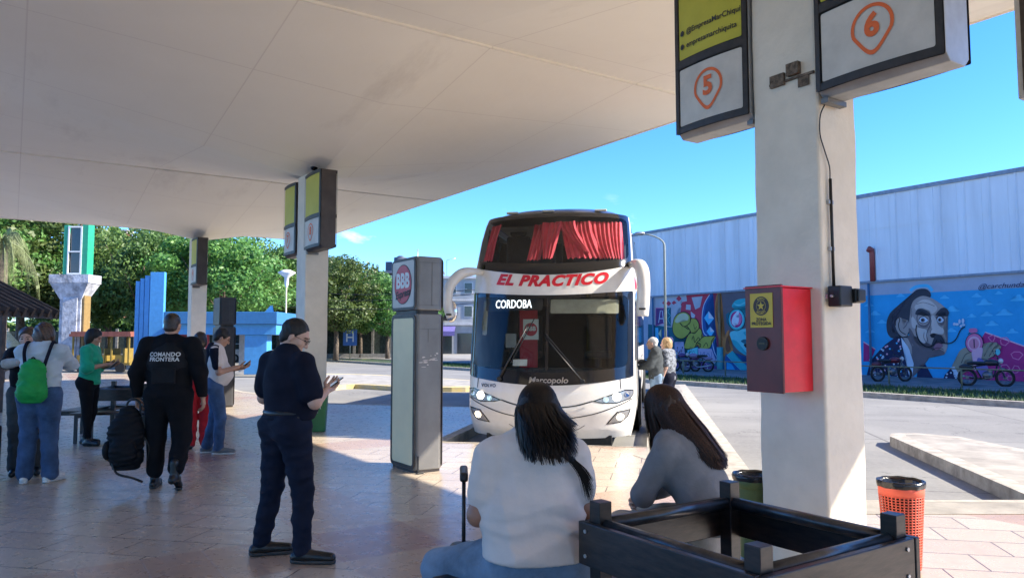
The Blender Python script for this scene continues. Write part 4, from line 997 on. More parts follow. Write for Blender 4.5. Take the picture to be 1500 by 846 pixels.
def bulge(s): s = min(.9999, abs(s)); return .50 * (1 - (1 - s ** 3.2) ** (1 / 3.2)) + .14 * s * s
def BF(s, z, o=0.0):
    s = max(-1, min(1, s))
    return (s * (itp(WR, z) + o * abs(s) ** 6), itp(PR, z) + bulge(s) - o, z)
SM = .985
def front(outline, m_, o, name, parent=bus, step=.05, up=None):
    V, F = conform(outline, lambda u, v: BF(u, v, o), step); mb = MB(); mb.smooth = True; mb.add(V, F); return mb.build(name, m_, parent)
def hcurve(zc, ze, n=24, s0=-SM, s1=SM): return [(s0 + (s1 - s0) * i / n, zc + (ze - zc) * abs(s0 + (s1 - s0) * i / n) ** 2) for i in range(n + 1)]
def between(lo, hi): return lo + hi[::-1]
# lower edge of black mask dips at the centre
L0 = hcurve(.21, .24); L1 = hcurve(1.00, 1.13); L2 = hcurve(2.36, 2.44); L3 = hcurve(2.68, 2.84); L4 = hcurve(3.76, 3.73)
front(between(L0, L1), M_BWHITE, 0, 'front_bumper')
front(between(L2, L3), M_BWHITE, 0, 'front_band')
def ring_front(lo, hi, inner, m_, o, name):
    outer = between(lo, hi)
    # resample both outlines to the same count by angle about the centre
    cx = 0; cz = (min(p[1] for p in inner) + max(p[1] for p in inner)) / 2
    def at(poly, a):
        dx, dz = math.cos(a), math.sin(a) * .5; best = None
        n = len(poly)
        for i in range(n):
            x1, z1 = poly[i][0] - cx, poly[i][1] - cz; x2, z2 = poly[(i + 1) % n][0] - cx, poly[(i + 1) % n][1] - cz
            den = dx * (z2 - z1) - dz * (x2 - x1)
            if abs(den) < 1e-12: continue
            tt = (x1 * (z2 - z1) - z1 * (x2 - x1)) / den; uu = (x1 * dz - z1 * dx) / den
            if tt > 0 and -1e-9 <= uu <= 1 + 1e-9 and (best is None or tt > best): best = tt
        return (cx + dx * best, cz + dz * best)
    n = 220; K = 4; mb = MB(); mb.smooth = True; V = []
    for i in range(n):
        a = 2 * PI * i / n; p, q = at(outer, a), at(inner, a)
        for k in range(K + 1): f = k / K; V.append(BF(p[0] + (q[0] - p[0]) * f, p[1] + (q[1] - p[1]) * f, o))
    F = [(i * (K + 1) + k, ((i + 1) % n) * (K + 1) + k, ((i + 1) % n) * (K + 1) + k + 1, i * (K + 1) + k + 1) for i in range(n) for k in range(K)]
    mb.add(V, F); return mb.build(name, m_, bus)
def inner_outline(lo, hi, s, r):
    o = []
    n = 20
    for i in range(n + 1): x = -s + r + (2 * s - 2 * r) * i / n; o.append((x, lo[0] + (lo[1] - lo[0]) * x * x))
    o.append((s - r * .3, lo[0] + (lo[1] - lo[0]) * s * s + r * .35)); o.append((s, lo[1] + r * 1.3)); o.append((s, hi[1] - r * 1.3)); o.append((s - r * .3, hi[1] - r * .35))
    for i in range(n + 1): x = s - r - (2 * s - 2 * r) * i / n; o.append((x, hi[0] + (hi[1] - hi[0]) * x * x))
    o.append((-s + r * .3, hi[1] - r * .35)); o.append((-s, hi[1] - r * 1.3)); o.append((-s, lo[1] + r * 1.3)); o.append((-s + r * .3, lo[0] + (lo[1] - lo[0]) * s * s + r * .35))
    return o
GI = inner_outline((1.19, 1.30), (2.31, 2.37), .925, .06); GU = inner_outline((2.86, 2.95), (3.67, 3.65), .955, .05)
ring_front(L1, L2, GI, M_BBLACK, .006, 'windscreen_mask'); ring_front(L3, L4, GU, M_BBLACK, .006, 'upper_windscreen_mask')
front(GI, M_GLASS, .002, 'windscreen'); front(GU, M_GLASS, .002, 'upper_windscreen')
# top cap and roof
mb = MB(); mb.smooth = True; n = 26; rows = []
ys = [0, .06, .15, .3, .5, .8, 1.2, 2, 4, 8, LEN - 1.2]
V = []
for k, yy in enumerate(ys):
    for i in range(n + 1):
        s = -1 + 2 * i / n; W_ = itp(WR, 3.72); e = min(1, ((yy + .001) / .9)) ; rise = .235 * (1 - abs(s) ** 3.2) ** .6 * (1 - (1 - e) ** 2.2) 
        x0, y0, _ = BF(s, 3.72); V.append((s * W_, y0 + yy, 3.70 + .05 * (abs(s) < 1) * 0 + rise + (.0 if yy else 0)))
F = [(k * (n + 1) + i, k * (n + 1) + i + 1, (k + 1) * (n + 1) + i + 1, (k + 1) * (n + 1) + i) for k in range(len(ys) - 1) for i in range(n)]
mb.add(V, F); roof = mb.build('roof', M_BDARK, bus)
for sx_ in (-.1, -.62, .62):
    mb = MB(); x, y, z = BF(sx_, 3.72); mb.bx(x - .10, x + .10, y + .17, y + .24, 3.80, 3.835); mb.build('marker_lamp', mat('lamp_lens', (.6, .58, .5), .2), roof, bevel=.01)
# sides
for sd in (-1, 1):
    zs = [.22, .35, .6, 1.0, 1.4, 1.8, 2.2, 2.45, 2.8, 2.93, 3.3, 3.61, 3.72]
    def side_pt(y, z, o=0.0): return (sd * (itp(WR, z) + o), y, z)
    mb = MB(); mb.smooth = True; V = []; F = []
    for z in zs:
        a = BF(sd * SM, z); V += [a, (sd * (itp(WR, z) * .996), a[1] + .06, z), (sd * itp(WR, z), a[1] + .16, z), (sd * itp(WR, z), 1.62, z), (sd * itp(WR, z), 12.28, z), (sd * itp(WR, z), LEN, z)]
    for i in range(len(zs) - 1):
        for k in range(5):
            if k == 3 and i in (9, 10): continue
            f = (i * 6 + k, i * 6 + k + 1, (i + 1) * 6 + k + 1, (i + 1) * 6 + k); F.append(f if sd > 0 else f[::-1])
    # leave wheel arches as dark patches proud of the panel
    mb.add(V, F); side = mb.build('side_panel', M_BWHITE, bus)
    def sp(poly, m_, o, name, par=side):
        V, F = conform(poly, lambda u, v: side_pt(u, v, o), .3, flip=(sd < 0)); q = MB(); q.smooth = True; q.add(V, F); return q.build(name, m_, par)
    # glazing bands
    for k in range(7):
        y0 = 2.15 + k * 1.45; sp(rrect(y0, y0 + 1.45, 2.92, 3.62, .002, 1), M_SGLASS, .006, 'upper_window'); sp(rrect(y0 + 1.41, y0 + 1.47, 2.92, 3.62, .002, 1), M_BBLACK, .009, 'window_post')
        if k > 0: sp(rrect(y0, y0 + 1.42, 1.55, 2.28, .05, 3), M_DGLASS, .006, 'lower_window')
    sp([(1.35, 3.0), (1.6, 2.92), (2.15, 2.92), (2.15, 3.62), (1.62, 3.62)], M_SGLASS, .006, 'upper_window'); sp([(.95, 1.35), (1.6, 1.35), (1.6, 2.30), (1.1, 2.30)], M_DGLASS, .006, 'cab_window')
    # door with dark gaps
    if sd > 0:
        d = sp(rrect(2.0, 2.95, .42, 2.36, .06, 4), M_BBLACK, .005, 'door'); sp(rrect(2.03, 2.92, .45, 2.33, .05, 4), M_BWHITE, .009, 'door_leaf', d); sp(rrect(2.12, 2.83, 1.2, 2.25, .05, 4), M_DGLASS, .013, 'door_glass', d)
    for (a, b, c, e) in ((3.7, 5.6, .42, 1.3), (6.9, 8.4, .42, 1.3), (8.45, 9.6, .42, 1.3)):
        sp(rrect(a, b, c, e, .03, 3), M_BBLACK, .003, 'luggage_gap'); sp(rrect(a + .012, b - .012, c + .012, e - .012, .03, 3), M_BWHITE, .006, 'luggage_flap')
    sp([(1.7, 2.55), (5.5, 2.55), (5.7, 2.75), (1.7, 2.75)], M_LETR, .004, 'red_stripe')
    sp([(1.0, .70), (1.18, .70), (1.18, .80), (1.0, .80)], M_LETR, .005, 'side_reflector')
    # wheels
    for y in (3.1 + .35, 9.9, 11.1):
        q = MB(); q.cyl((sd * 1.297, y, .52), .60, .012, 36, axis='X'); q.build('wheel_arch', M_BLACK, side)
        q = MB(); q.lathe([(.30, -.13), (.46, -.14), (.50, -.10), (.51, 0), (.50, .10), (.46, .14), (.30, .13)], 36); Mx = Matrix.Translation((sd * 1.20, y, .51)) @ Matrix.Rotation(R(90), 4, 'Y'); q.xf(Mx); wl = q.build('wheel', M_TYRE, bus)
        q = MB(); q.lathe([(.0, .05), (.12, .05), (.14, .0), (.26, .02), (.30, .10), (.31, .135)], 30); q.xf(Matrix.Translation((sd * 1.20, y, .51)) @ Matrix.Rotation(R(90) * sd, 4, 'Y')); q.build('rim', M_RIM, wl)
# rear and underside
mb = MB(); zs = [.22, 1.4, 2.45, 3.3, 3.9]; V = []
for z in zs: V += [(-itp(WR, z), LEN, z), (itp(WR, z), LEN, z)]
mb.add(V, [(i * 2, i * 2 + 2, i * 2 + 3, i * 2 + 1) for i in range(4)]); mb.build('rear_panel', M_BWHITE, bus)
mb = MB(); mb.bx(-1.1, 1.1, .55, LEN - .1, .26, .34); mb.bx(-1.0, 1.0, .5, .56, .20, .5); mb.bx(-.95,.95,.25,.5,.10,.26); mb.build('underbody', M_BLACK, bus)
# interior
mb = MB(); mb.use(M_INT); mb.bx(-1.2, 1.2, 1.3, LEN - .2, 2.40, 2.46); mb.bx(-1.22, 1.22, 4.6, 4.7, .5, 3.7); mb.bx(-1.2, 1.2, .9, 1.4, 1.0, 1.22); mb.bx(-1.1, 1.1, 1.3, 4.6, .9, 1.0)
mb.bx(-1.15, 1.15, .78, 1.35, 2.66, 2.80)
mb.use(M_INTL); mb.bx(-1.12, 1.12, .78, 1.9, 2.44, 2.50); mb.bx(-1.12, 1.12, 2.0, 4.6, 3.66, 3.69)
mb.build('cab_interior', None, bus)
def seat(x, y, z, m_):
    q = MB(); q.bx(x - .23, x + .23, y - .05, y + .42, z + .35, z + .48); q.bx(x - .22, x + .22, y + .38, y + .50, z + .4, z + 1.12); q.bx(x - .15, x + .15, y + .37, y + .47, z + 1.12, z + 1.30); q.bx(x - .05, x + .05, y + .1, y + .3, z, z + .36)
    return q.build('seat', m_, bus, bevel=.04)
M_SEAT = mat('seat_fabric', (.045, .05, .06), .8)
seat(-.62, 2.0, 1.0, M_SEAT); seat(.62, 2.1, 1.0, M_SEAT)
for x in (-.85, -.38, .38, .85): seat(x, 2.05, 2.46, M_SEAT); seat(x, 3.1, 2.46, M_SEAT)
mb = MB(); mb.tube([(-.62 + .22 * math.cos(a), 1.55 + .10 * math.sin(a), 1.45 + .20 * math.sin(a)) for a in [i * 2 * PI / 24 for i in range(25)]], .014, 6, caps=False); mb.build('steering_wheel', M_BLACK, bus)
# curtains: wavy cloth hung behind the upper windscreen
def curtain(top, bot, folds, name='curtain', z0=2.95, z1=3.60, depth=.10, sweep=0.0):
    q = MB(); q.smooth = True; nx, nz = folds * 8, 14; V = []
    for j in range(nz + 1):
        v = j / nz; z = z1 + (z0 - z1) * v
        for i in range(nx + 1):
            u = i / nx; kk = v ** 1.5
            s = (top[0] + (top[1] - top[0]) * u) * (1 - kk) + (bot[0] + (bot[1] - bot[0]) * u) * kk
            ph = u * folds * 2 * PI + sweep * v * 2 + .8 * math.sin(u * 9)
            off = .030 * math.sin(ph) + .012 * math.sin(2.3 * ph + 1)
            x, y, _ = BF(s, z); V.append((x * .97, y + depth + off + .05 * math.sin(v * 3 + u * 4) , z + .015 * math.sin(ph) * v))
    F = [(j * (nx + 1) + i, j * (nx + 1) + i + 1, (j + 1) * (nx + 1) + i + 1, (j + 1) * (nx + 1) + i) for j in range(nz) for i in range(nx)]
    q.add(V, F); return q.build(name, M_CURT, bus)
curtain((-.93, -.76), (-.95, -.80), 4); curtain((-.30, -.12), (-.34, -.16), 4, sweep=1.2, depth=.30)
curtain((-.16, .12), (-.10, .02), 4, sweep=1.0); curtain((.10, .50), (.22, .70), 7, sweep=1.8, depth=.12); curtain((.46, .92), (.66, .94), 8, sweep=2.6, depth=.10)
curtain((.05, .30), (.42, .52), 4, sweep=1.0, depth=.07, z0=3.05)
# dashboard papers, windscreen reflection built as a red panel, driver side bits
mb = MB(); x, y, z = BF(-.33, 1.34); mb.box((x, y + .10, 1.33), (.22, .01, .10), M=Matrix.Rotation(-.15, 3, 'X')); mb.build('dashboard_paper', mat('paper_white', (.75, .75, .75), .7), bus)
mb = MB(); mb.bx(-.62, -.32, 1.30, 1.315, 1.22, 2.18); ban = mb.build('totem_reflection', mat('reflection_red', (.42, .015, .03), .5), bus)  # panel inside the cab imitates a totem reflected in the windscreen
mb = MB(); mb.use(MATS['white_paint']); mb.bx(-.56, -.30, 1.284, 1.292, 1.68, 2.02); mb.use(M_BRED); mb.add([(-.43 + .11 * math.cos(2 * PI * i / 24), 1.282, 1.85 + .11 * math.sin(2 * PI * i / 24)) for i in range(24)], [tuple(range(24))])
mb.use(MATS['white_paint']); vs, fs = text_geo('BBB', .10, .004); mb.add([(-.43 + v[0], 1.280, 1.86 + v[1]) for v in vs], fs); mb.build('reflection_badge', None, ban)
mb = MB(); mb.bx(-.84, -.66, 1.2, 1.21, 1.55, 1.78); mb.build('cab_notice', mat('notice_grey', (.35, .35, .36), .6), bus)
# destination sign
x0, y0, _ = BF(-.45, 2.2)
mb = MB(); V = [BF(s, z, -.05) for s, z in rrect(-.80, -.07, 2.13, 2.32, .01, 1)]; V2, F2 = conform(rrect(-.80, -.07, 2.13, 2.33, .01, 1), lambda u, v: BF(u, v, -.05), .05); mb.add(V2, F2); ds = mb.build('destination_display', M_BLACK, bus)
vs, fs = text_geo('CORDOBA', .18, .0015, space=1.02); vs = [(v[0] * .66, v[1]) for v in vs]
mb = MB(); mb.add([BF((-.56 + v[0]) / 1.29, 2.225 + v[1], -.045) for v in vs], fs); mb.build('destination_text', M_LED, ds)
# blinds behind the glass
mb = MB(); V2, F2 = conform(rrect(.02, .84, 2.08, 2.30, .02, 2), lambda u, v: BF(u, v, -.09), .05); mb.add(V2, F2); mb.build('sun_blind', mat('blind_beige', (.42, .38, .30), .8), bus)
mb = MB(); V2, F2 = conform(rrect(-.90, -.80, 1.75, 2.30, .02, 2), lambda u, v: BF(u, v, -.12), .05); mb.add(V2, F2); mb.build('side_blind', mat('blind_beige', (.42, .38, .30), .8), bus)
mb = MB(); mb.beam(BF(0.0, 1.22, .008), BF(0.0, 2.33, .008), .045, .012, up=(0, 1, 0)); mb.build('windscreen_divider', M_BBLACK, bus)
# lettering
vs, fs = text_geo('EL PRACTICO', .225, .012, shear=.35, space=1.10); xm = max(abs(v[0]) for v in vs); kx = .90 / xm
def sub(vs, fs, it=1):
    return vs, fs
mb = MB(); mb.use(M_LETR); mb.add([BF((v[0] * kx + .02) / 1.28, 2.575 + v[1] + .10 * (v[0] * kx / 1.28) ** 2, .006) for v in vs], fs); mb.build('lettering', None, bus)
vs, fs = text_geo('Marcopolo', .135, .003, shear=.15); kx = .30 / max(abs(v[0]) for v in vs)
mb = MB(); mb.add([BF((v[0] * kx + .03) / 1.29, 1.075 + v[1] * .9, .012) for v in vs], fs); mb.build('maker_lettering', M_CHROME, bus)
vs, fs = text_geo('VOLVO', .085, .003, space=1.1); kx = .125 / max(abs(v[0]) for v in vs)
mb = MB(); mb.add([BF((v[0] * kx - .90) / 1.29, .985 + v[1] * .8, .006) for v in vs], fs); mb.build('maker_lettering', M_BBLACK, bus)
# lamps
def mir(poly, sg): return [(p[0] * sg, p[1]) for p in poly]
for sg in (-1, 1):
    ol = [(.985, .93), (.90, .945), (.62, .82), (.52, .775), (.62, .745), (.80, .735), (.95, .80), (.985, .86)]
    hl = front(mir(ol, sg), M_BBLACK, .004, 'headlight'); 
    ins = [(.975, .915), (.90, .925), (.64, .815), (.56, .775), (.64, .757), (.80, .75), (.94, .81), (.975, .86)]
    front(mir(ins, sg), mat('lamp_housing', (.35, .35, .36), .25, metal=.6), .008, 'lamp_housing', hl)
    for (s_, z_, r_, m_) in ((.80, .835, .062, M_HL), (.68, .80, .042, M_CHROME), (.91, .865, .038, M_CHROME)):
        V = [BF(sg * (s_ + r_ / 1.29 * math.cos(2 * PI * i / 20)), z_ + r_ * math.sin(2 * PI * i / 20), .012) for i in range(20)]; q = MB(); q.add(V, [tuple(range(20))]); q.build('bulb', m_, hl)
    fo = [(.94, .66), (.72, .62), (.66, .43), (.80, .44), (.90, .52)] if sg > 0 else [(.94, .66), (.78, .62), (.70, .43), (.86, .47), (.93, .56)]
    fo = [(.955, .655), (.80, .62), (.69, .43), (.86, .455), (.93, .54)]
    fg = front(mir(fo, sg), M_BBLACK, .004, 'fog_light'); cx_ = sum(p[0] for p in fo) / 5; cz_ = sum(p[1] for p in fo) / 5
    front(mir([(cx_ + (p[0] - cx_) * .84, cz_ + (p[1] - cz_) * .84) for p in fo], sg), MATS['lamp_housing'], .008, 'lamp_housing', fg)
    V = [BF(sg * (cx_ - .005 + .052 / 1.29 * math.cos(2 * PI * i / 20)), cz_ + .048 * math.sin(2 * PI * i / 20), .012) for i in range(20)]; q = MB(); q.add(V, [tuple(range(20))]); q.build('bulb', M_HL, fg)
# bumper seams and lip
def seam(pts, w_, m_, o=.005, name='panel_seam'):
    q = MB(); pts = catmull(pts, 6, False)
    for qd in stroke(pts, w_): 
        q.add([BF(p[0], p[1], o) for p in qd], [(0, 1, 2, 3)])
    return q.build(name, m_, bus)
M_SEAM = mat('seam_black', (.02, .02, .02), .5)
seam([(-.53, .775), (-.3, .70), (0, .675), (.3, .70), (.53, .775)], .018, M_SEAM)
seam([(-.97, .80), (-.8, .70), (-.45, .56), (0, .50), (.45, .56), (.8, .70), (.97, .80)], .014, M_SEAM)
seam([(-.5, .735), (-.3, .665), (0, .64), (.3, .665), (.5, .735)], .035, M_BWHITE, .012, 'grille_trim')
seam([(-.84, 1.09), (-.845, 1.0), (-.85, .945)], .010, M_SEAM); seam([(.84, 1.09), (.845, 1.0), (.85, .945)], .010, M_SEAM)
seam([(-.45, .42), (-.3, .33), (0, .31), (.3, .33), (.45, .42)], .008, MATS['seam_dark'])
# wipers
for (s0, z0, s1, z1) in ((-.56, 1.09, -.22, 1.92), (.42, 1.06, -.02, 1.72)):
    a, b = Vector(BF(s0, z0, .03)), Vector(BF(s1, z1, .05)); q = MB(); q.tube([a, a.lerp(b, .5) + Vector((0, -.03, 0)), b], [.016, .012, .008], 8); q.cyl(a, .035, .04, 12, axis='Y'); wp = q.build('wiper', M_BLACK, bus)
    c = a.lerp(b, .28) + Vector((.045, .015, 0)); d = b + (b - a) * .10 + Vector((.045, .0, 0)); q = MB(); q.beam(c, d, .012, .03, up=(0, 1, 0)); q.build('wiper_blade', M_BLACK, wp)
# mirrors: big curved arms
M_MIR = mat('mirror_housing', (.62, .60, .57), .3, coat=.3, var=.05)
lm = catmull([(-1.05, .70, 2.74), (-1.22, .50, 2.76), (-1.40, .32, 2.70), (-1.54, .22, 2.50), (-1.57, .20, 2.25), (-1.52, .22, 2.02)], 6, False)
q = MB(); q.tube(lm, [.032 + .05 * min(1, i / 10) * (1 if i < 22 else 1 - .35 * (i - 22) / 8) for i in range(len(lm))], 14); mo = q.build('mirror_arm', M_MIR, bus)
q = MB(); q.ball((-1.53, .30, 2.12), (.10, .03, .17), 14, 10); q.build('mirror_glass', M_CHROME, mo); q = MB(); q.bx(-1.56, -1.48, .09, .12, 2.05, 2.08); q.build('mirror_badge', M_INK, mo)
rm_ = catmull([(1.22, .85, 2.86), (1.34, .60, 2.84), (1.42, .42, 2.74), (1.44, .36, 2.50), (1.43, .36, 2.25), (1.42, .36, 2.03)], 6, False)
q = MB(); q.tube(rm_, [.045 + .056 * min(1, i / 9) * (1 if i < 24 else 1 - .2 * (i - 24) / 6) for i in range(len(rm_))], 14); mo = q.build('mirror_arm', M_MIR, bus)
q = MB(); q.ball((1.42, .48, 2.3), (.11, .03, .25), 14, 10); q.build('mirror_glass', M_CHROME, mo); q = MB(); q.bx(1.37, 1.47, .215, .225, 2.12, 2.15); q.build('mirror_badge', M_INK, mo)
# ------------------------------------------------------------------ trees
def leafmat(name, a, b_):
    m, nt, b, out = newmat(name); N_ = nt.nodes.new; L = nt.links.new
    g = N_('ShaderNodeNewGeometry'); no = N_('ShaderNodeTexNoise'); no.inputs['Scale'].default_value = .9; no.inputs['Detail'].default_value = 5; L(g.outputs['Position'], no.inputs['Vector'])
    oi = N_('ShaderNodeObjectInfo'); mx = N_('ShaderNodeMix'); mx.data_type = 'RGBA'; mx.inputs[6].default_value = c4(a); mx.inputs[7].default_value = c4(b_)
    rp = N_('ShaderNodeMapRange'); rp.inputs[1].default_value = .35; rp.inputs[2].default_value = .68; L(no.outputs['Fac'], rp.inputs[0]); L(rp.outputs[0], mx.inputs[0])
    hs_ = N_('ShaderNodeHueSaturation'); mr = N_('ShaderNodeMapRange'); mr.inputs[3].default_value = .47; mr.inputs[4].default_value = .525; L(oi.outputs['Random'], mr.inputs[0]); L(mr.outputs[0], hs_.inputs['Hue'])
    mv = N_('ShaderNodeMapRange'); mv.inputs[3].default_value = .75; mv.inputs[4].default_value = 1.25; L(oi.outputs['Random'], mv.inputs[0]); L(mv.outputs[0], hs_.inputs['Value'])
    L(mx.outputs[2], hs_.inputs['Color']); L(hs_.outputs[0], b.inputs['Base Color']); b.inputs['Roughness'].default_value = .5
    tr = N_('ShaderNodeBsdfTranslucent'); L(hs_.outputs[0], tr.inputs[0]); ms = N_('ShaderNodeMixShader'); ms.inputs[0].default_value = .4
    L(b.outputs[0], ms.inputs[1]); L(tr.outputs[0], ms.inputs[2]); L(ms.outputs[0], out.inputs[0]); return m
M_LEAF = leafmat('leaf_green', (.06, .145, .03), (.18, .30, .07)); M_LEAFD = leafmat('leaf_dark', (.045, .115, .03), (.14, .23, .055))
M_BARK = mat('bark', (.13, .10, .075), .9, var=.35, vscale=8, bump=.02, bscale=12)
def crown_mesh(seed, rx, rz, zc, nclump, nleaf, leaf, m_):
    r = np.random.RandomState(seed); V = []; 
    cs = []
    for k in range(nclump):
        d = r.normal(size=3); d /= np.linalg.norm(d); rad = r.uniform(.35, 1.0) ** .6
        cs.append((d * np.array([rx, rx, rz]) * rad, r.uniform(.16, .34) * rx))
    pts = []; nrm = []
    per = nleaf // nclump
    for c, cr_ in cs:
        d = r.normal(size=(per, 3)); d /= np.linalg.norm(d, axis=1)[:, None]
        rr_ = cr_ * r.uniform(.55, 1.12, size=(per, 1)) ; p = c + d * rr_ * np.array([1, 1, .8])
        pts.append(p); nrm.append(d + r.normal(size=(per, 3)) * .6)
    p = np.concatenate(pts); p[:, 2] += zc; nn = np.concatenate(nrm); nn /= np.linalg.norm(nn, axis=1)[:, None]
    a = np.cross(nn, r.normal(size=nn.shape)); a /= np.linalg.norm(a, axis=1)[:, None]; b_ = np.cross(nn, a)
    s = (leaf * r.uniform(.6, 1.5, size=(len(p), 1)))
    q = np.stack([p - a * s, p + b_ * s * .55, p + a * s, p - b_ * s * .55], 1).reshape(-1, 3)
    me = bpy.data.meshes.new('crown'); n = len(p)
    me.vertices.add(4 * n); me.vertices.foreach_set('co', q.astype('f').ravel()); me.loops.add(4 * n); me.loops.foreach_set('vertex_index', np.arange(4 * n)); me.polygons.add(n); me.polygons.foreach_set('loop_start', np.arange(n) * 4)
    me.update(); me.materials.append(m_); return me, cs
def trunk_mb(cs, zc, r0, h0, seed):
    o = MB(); rr = random.Random(seed); o.tube([(0, 0, 0), (.05, .02, h0 * .5), (0, 0, h0), (0, 0, zc)], [r0 * 1.2, r0, r0 * .85, r0 * .3], 8)
    for c, cr_ in cs[::3]: o.tube([(0, 0, h0 * rr.uniform(.85, 1.3)), (c[0] * .5, c[1] * .5, (h0 + zc + c[2]) / 2), (c[0], c[1], zc + c[2])], [r0 * .5, r0 * .3, r0 * .08], 6)
    return o
VAR = []
for k, (sd, nc, m_) in enumerate(((1, 46, M_LEAF), (2, 52, M_LEAF), (3, 48, M_LEAFD))):
    me, cs = crown_mesh(sd, 3.6, 3.0, 5.6, nc, 19000, .105, m_); tb = trunk_mb(cs, 5.6, .2, 2.6, sd); VAR.append((me, tb))
TMESH = [None] * 3
def tree(px, Y, top, kind, label, wid=1.0, low=1.0):
    p = AT(px, 498, Y); H = CAMZ + (498 - top) / FPX * Y; s = H / 8.4
    r_ = thing('leafy_tree', label, 'tree', (p.x, Y, -.02), random.uniform(0, 6.28), 'trees behind the bus station'); r_.scale = (s * wid, s * wid, s)
    me, tb = VAR[kind]
    c = bpy.data.objects.new('crown', me); COL.objects.link(c); c.parent = r_
    if TMESH[kind] is None: o = tb.build('trunk', M_BARK, r_); TMESH[kind] = o.data
    else: o = bpy.data.objects.new('trunk', TMESH[kind]); COL.objects.link(o); o.parent = r_
tl = [(-45, 44, 300, 1, 'leafy tree cut by the left edge behind the palm', 1.1), (28, 48, 292, 2, 'dark tree directly behind the palm at far left', 1.1), (92, 54, 318, 0, 'tree directly behind the tall concrete sign column', 1.0),
      (158, 52, 352, 1, 'lower tree with sky above it, right of the concrete sign column', 1.1), (212, 47, 336, 2, 'tall tree behind the blue fins', 1.0), (258, 55, 330, 0, 'tree left of the farthest pillar', 1.0),
      (322, 46, 344, 1, 'bright green tree right of the farthest pillar', 1.2), (368, 54, 352, 0, 'tree above the blue kiosk roof', 1.15), (408, 60, 366, 2, 'tree behind the round street lamp', 1.0),
      (452, 64, 372, 0, 'tree behind the second pillar', 1.0), (492, 58, 380, 2, 'dark green tree just right of the second pillar', 1.05), (528, 66, 398, 1, 'yellowish green tree left of the red badge totem', 1.1), (568, 62, 402, 0, 'tree with pale trunk beside the red badge totem', 1.0), (606, 78, 412, 2, 'tree hidden mostly by the red badge totem', 1.0)]
for a in tl: tree(a[0], a[1], a[2], a[3], a[4], a[5])
# hedge mass under the trees
r_ = np.random.RandomState(4); n = 26000
hx = r_.uniform(-48, -8, n); hz = r_.uniform(0, 1, n) ** 1.0 * 3.3; hy = 69 + r_.uniform(-1, 1, n)
mb = MB(); 
for i in range(n):
    s = r_.uniform(.15, .3); a = r_.normal(size=3); a /= np.linalg.norm(a); b_ = np.cross(a, r_.normal(size=3)); b_ /= np.linalg.norm(b_); p = np.array([hx[i], hy[i], hz[i] + .3 * math.sin(hx[i])])
    mb.add([p - a * s, p + b_ * s * .6, p + a * s, p - b_ * s * .6], [(0, 1, 2, 3)])
tag(mb.build('hedge', M_LEAFD), 'dark hedge and undergrowth filling the gaps beneath the trees', 'hedge', kind='stuff')
# park wall with posts under the trees
pw = thing('park_fence', 'dark fence with pale posts along the far side of the street', 'fence', (-20, 66, 0))
mb = MB(); mb.bx(-30, 13, -.05, .05, .2, 2.3); mb.build('mesh_panel', mat('fence_dark', (.03, .045, .035), .8, var=.4), pw)
rr = random.Random(9)
for k in range(27):
    x = -29 + k * 1.6; mb = MB(); mb.bx(x - .11, x + .11, -.16, -.06, 0, 2.4 + .2 * rr.random()); mb.build('post', mat('fence_post', (.22, .21, .19), .8, var=.3), pw)
mb = MB(); mb.bx(-30, 13, -.2, .2, 0, .35); mb.build('base_wall', mat('wall_grey', (.28, .27, .25), .85, var=.2), pw)
for (px, y0, y1, w_) in ((455 + 26, 480, 520, 0),):
    pass
def pole_sign(px, Y, ztop, zs, w_, h_, colr, label, name='street_sign'):
    p = AT(px, 498, Y); s = thing(name, label, 'sign', (p.x, Y, 0)); mb = MB(); mb.tube([(0, 0, -.15), (0, 0, ztop)], .04, 8); mb.build('pole', M_STEEL, s)
    mb = MB(); mb.bx(-w_ / 2, w_ / 2, -.08, -.045, zs - h_ / 2, zs + h_ / 2); mb.build('sign_plate', colr, s)
    return s
SBL = mat('sign_blue', (.04, .14, .42), .5); SLB = mat('sign_pale_blue', (.30, .48, .62), .5)
s = pole_sign(513, 60, 2.4, 1.75, 1.1, 1.3, SBL, 'blue street sign in front of the park fence'); mb = MB(); mb.use(MATS['white_paint']); mb.bx(-.3, -.2, -.10, -.085, 1.4, 2.1); mb.bx(.2, .3, -.10, -.085, 1.4, 2.1); mb.bx(-.2, .2, -.10, -.085, 1.7, 1.8); mb.build('sign_mark', None, s)
pole_sign(384, 44, 2.0, 1.75, .75, .55, SLB, 'pale blue sign on a white pole right of the blue kiosk leg')

# ------------------------------------------------------------------ far buildings
M_BLD = mat('facade_grey', (.40, .41, .42), .8, var=.15, vscale=.6); M_WIN = mat('window_glass', (.03, .04, .05), .08, spec=.8)
b1 = thing('shop_building', 'pale three storey building with a purple shop awning seen left of the bus mirror', 'building', (-6.5, 84, 0))
mb = MB(); mb.bx(-5, 9, 0, 10, 0, 8.6); mb.build('wall', M_BLD, b1)
mb = MB(); mb.bx(-5.1, 9.1, -.25, 0, 8.4, 8.7); mb.bx(-5.1, 9.1, -.2, 0, 3.2, 3.45); mb.bx(-5.1, 9.1, -.12, 0, 5.9, 6.05); mb.build('cornice', mat('trim_pale', (.55, .55, .55), .7), b1)
for fx in (-4.0, -2.2, -.2, 1.6, 3.6, 5.6, 7.6):
    for fz in (4.1, 6.7):
        mb = MB(); mb.bx(fx - .5, fx + .5, -.04, -.002, fz, fz + 1.3); w_ = mb.build('window', mat('frame_white', (.6, .6, .6), .6), b1); mb = MB(); mb.bx(fx - .42, fx + .42, -.055, -.042, fz + .08, fz + 1.22); mb.build('pane', M_WIN, w_)
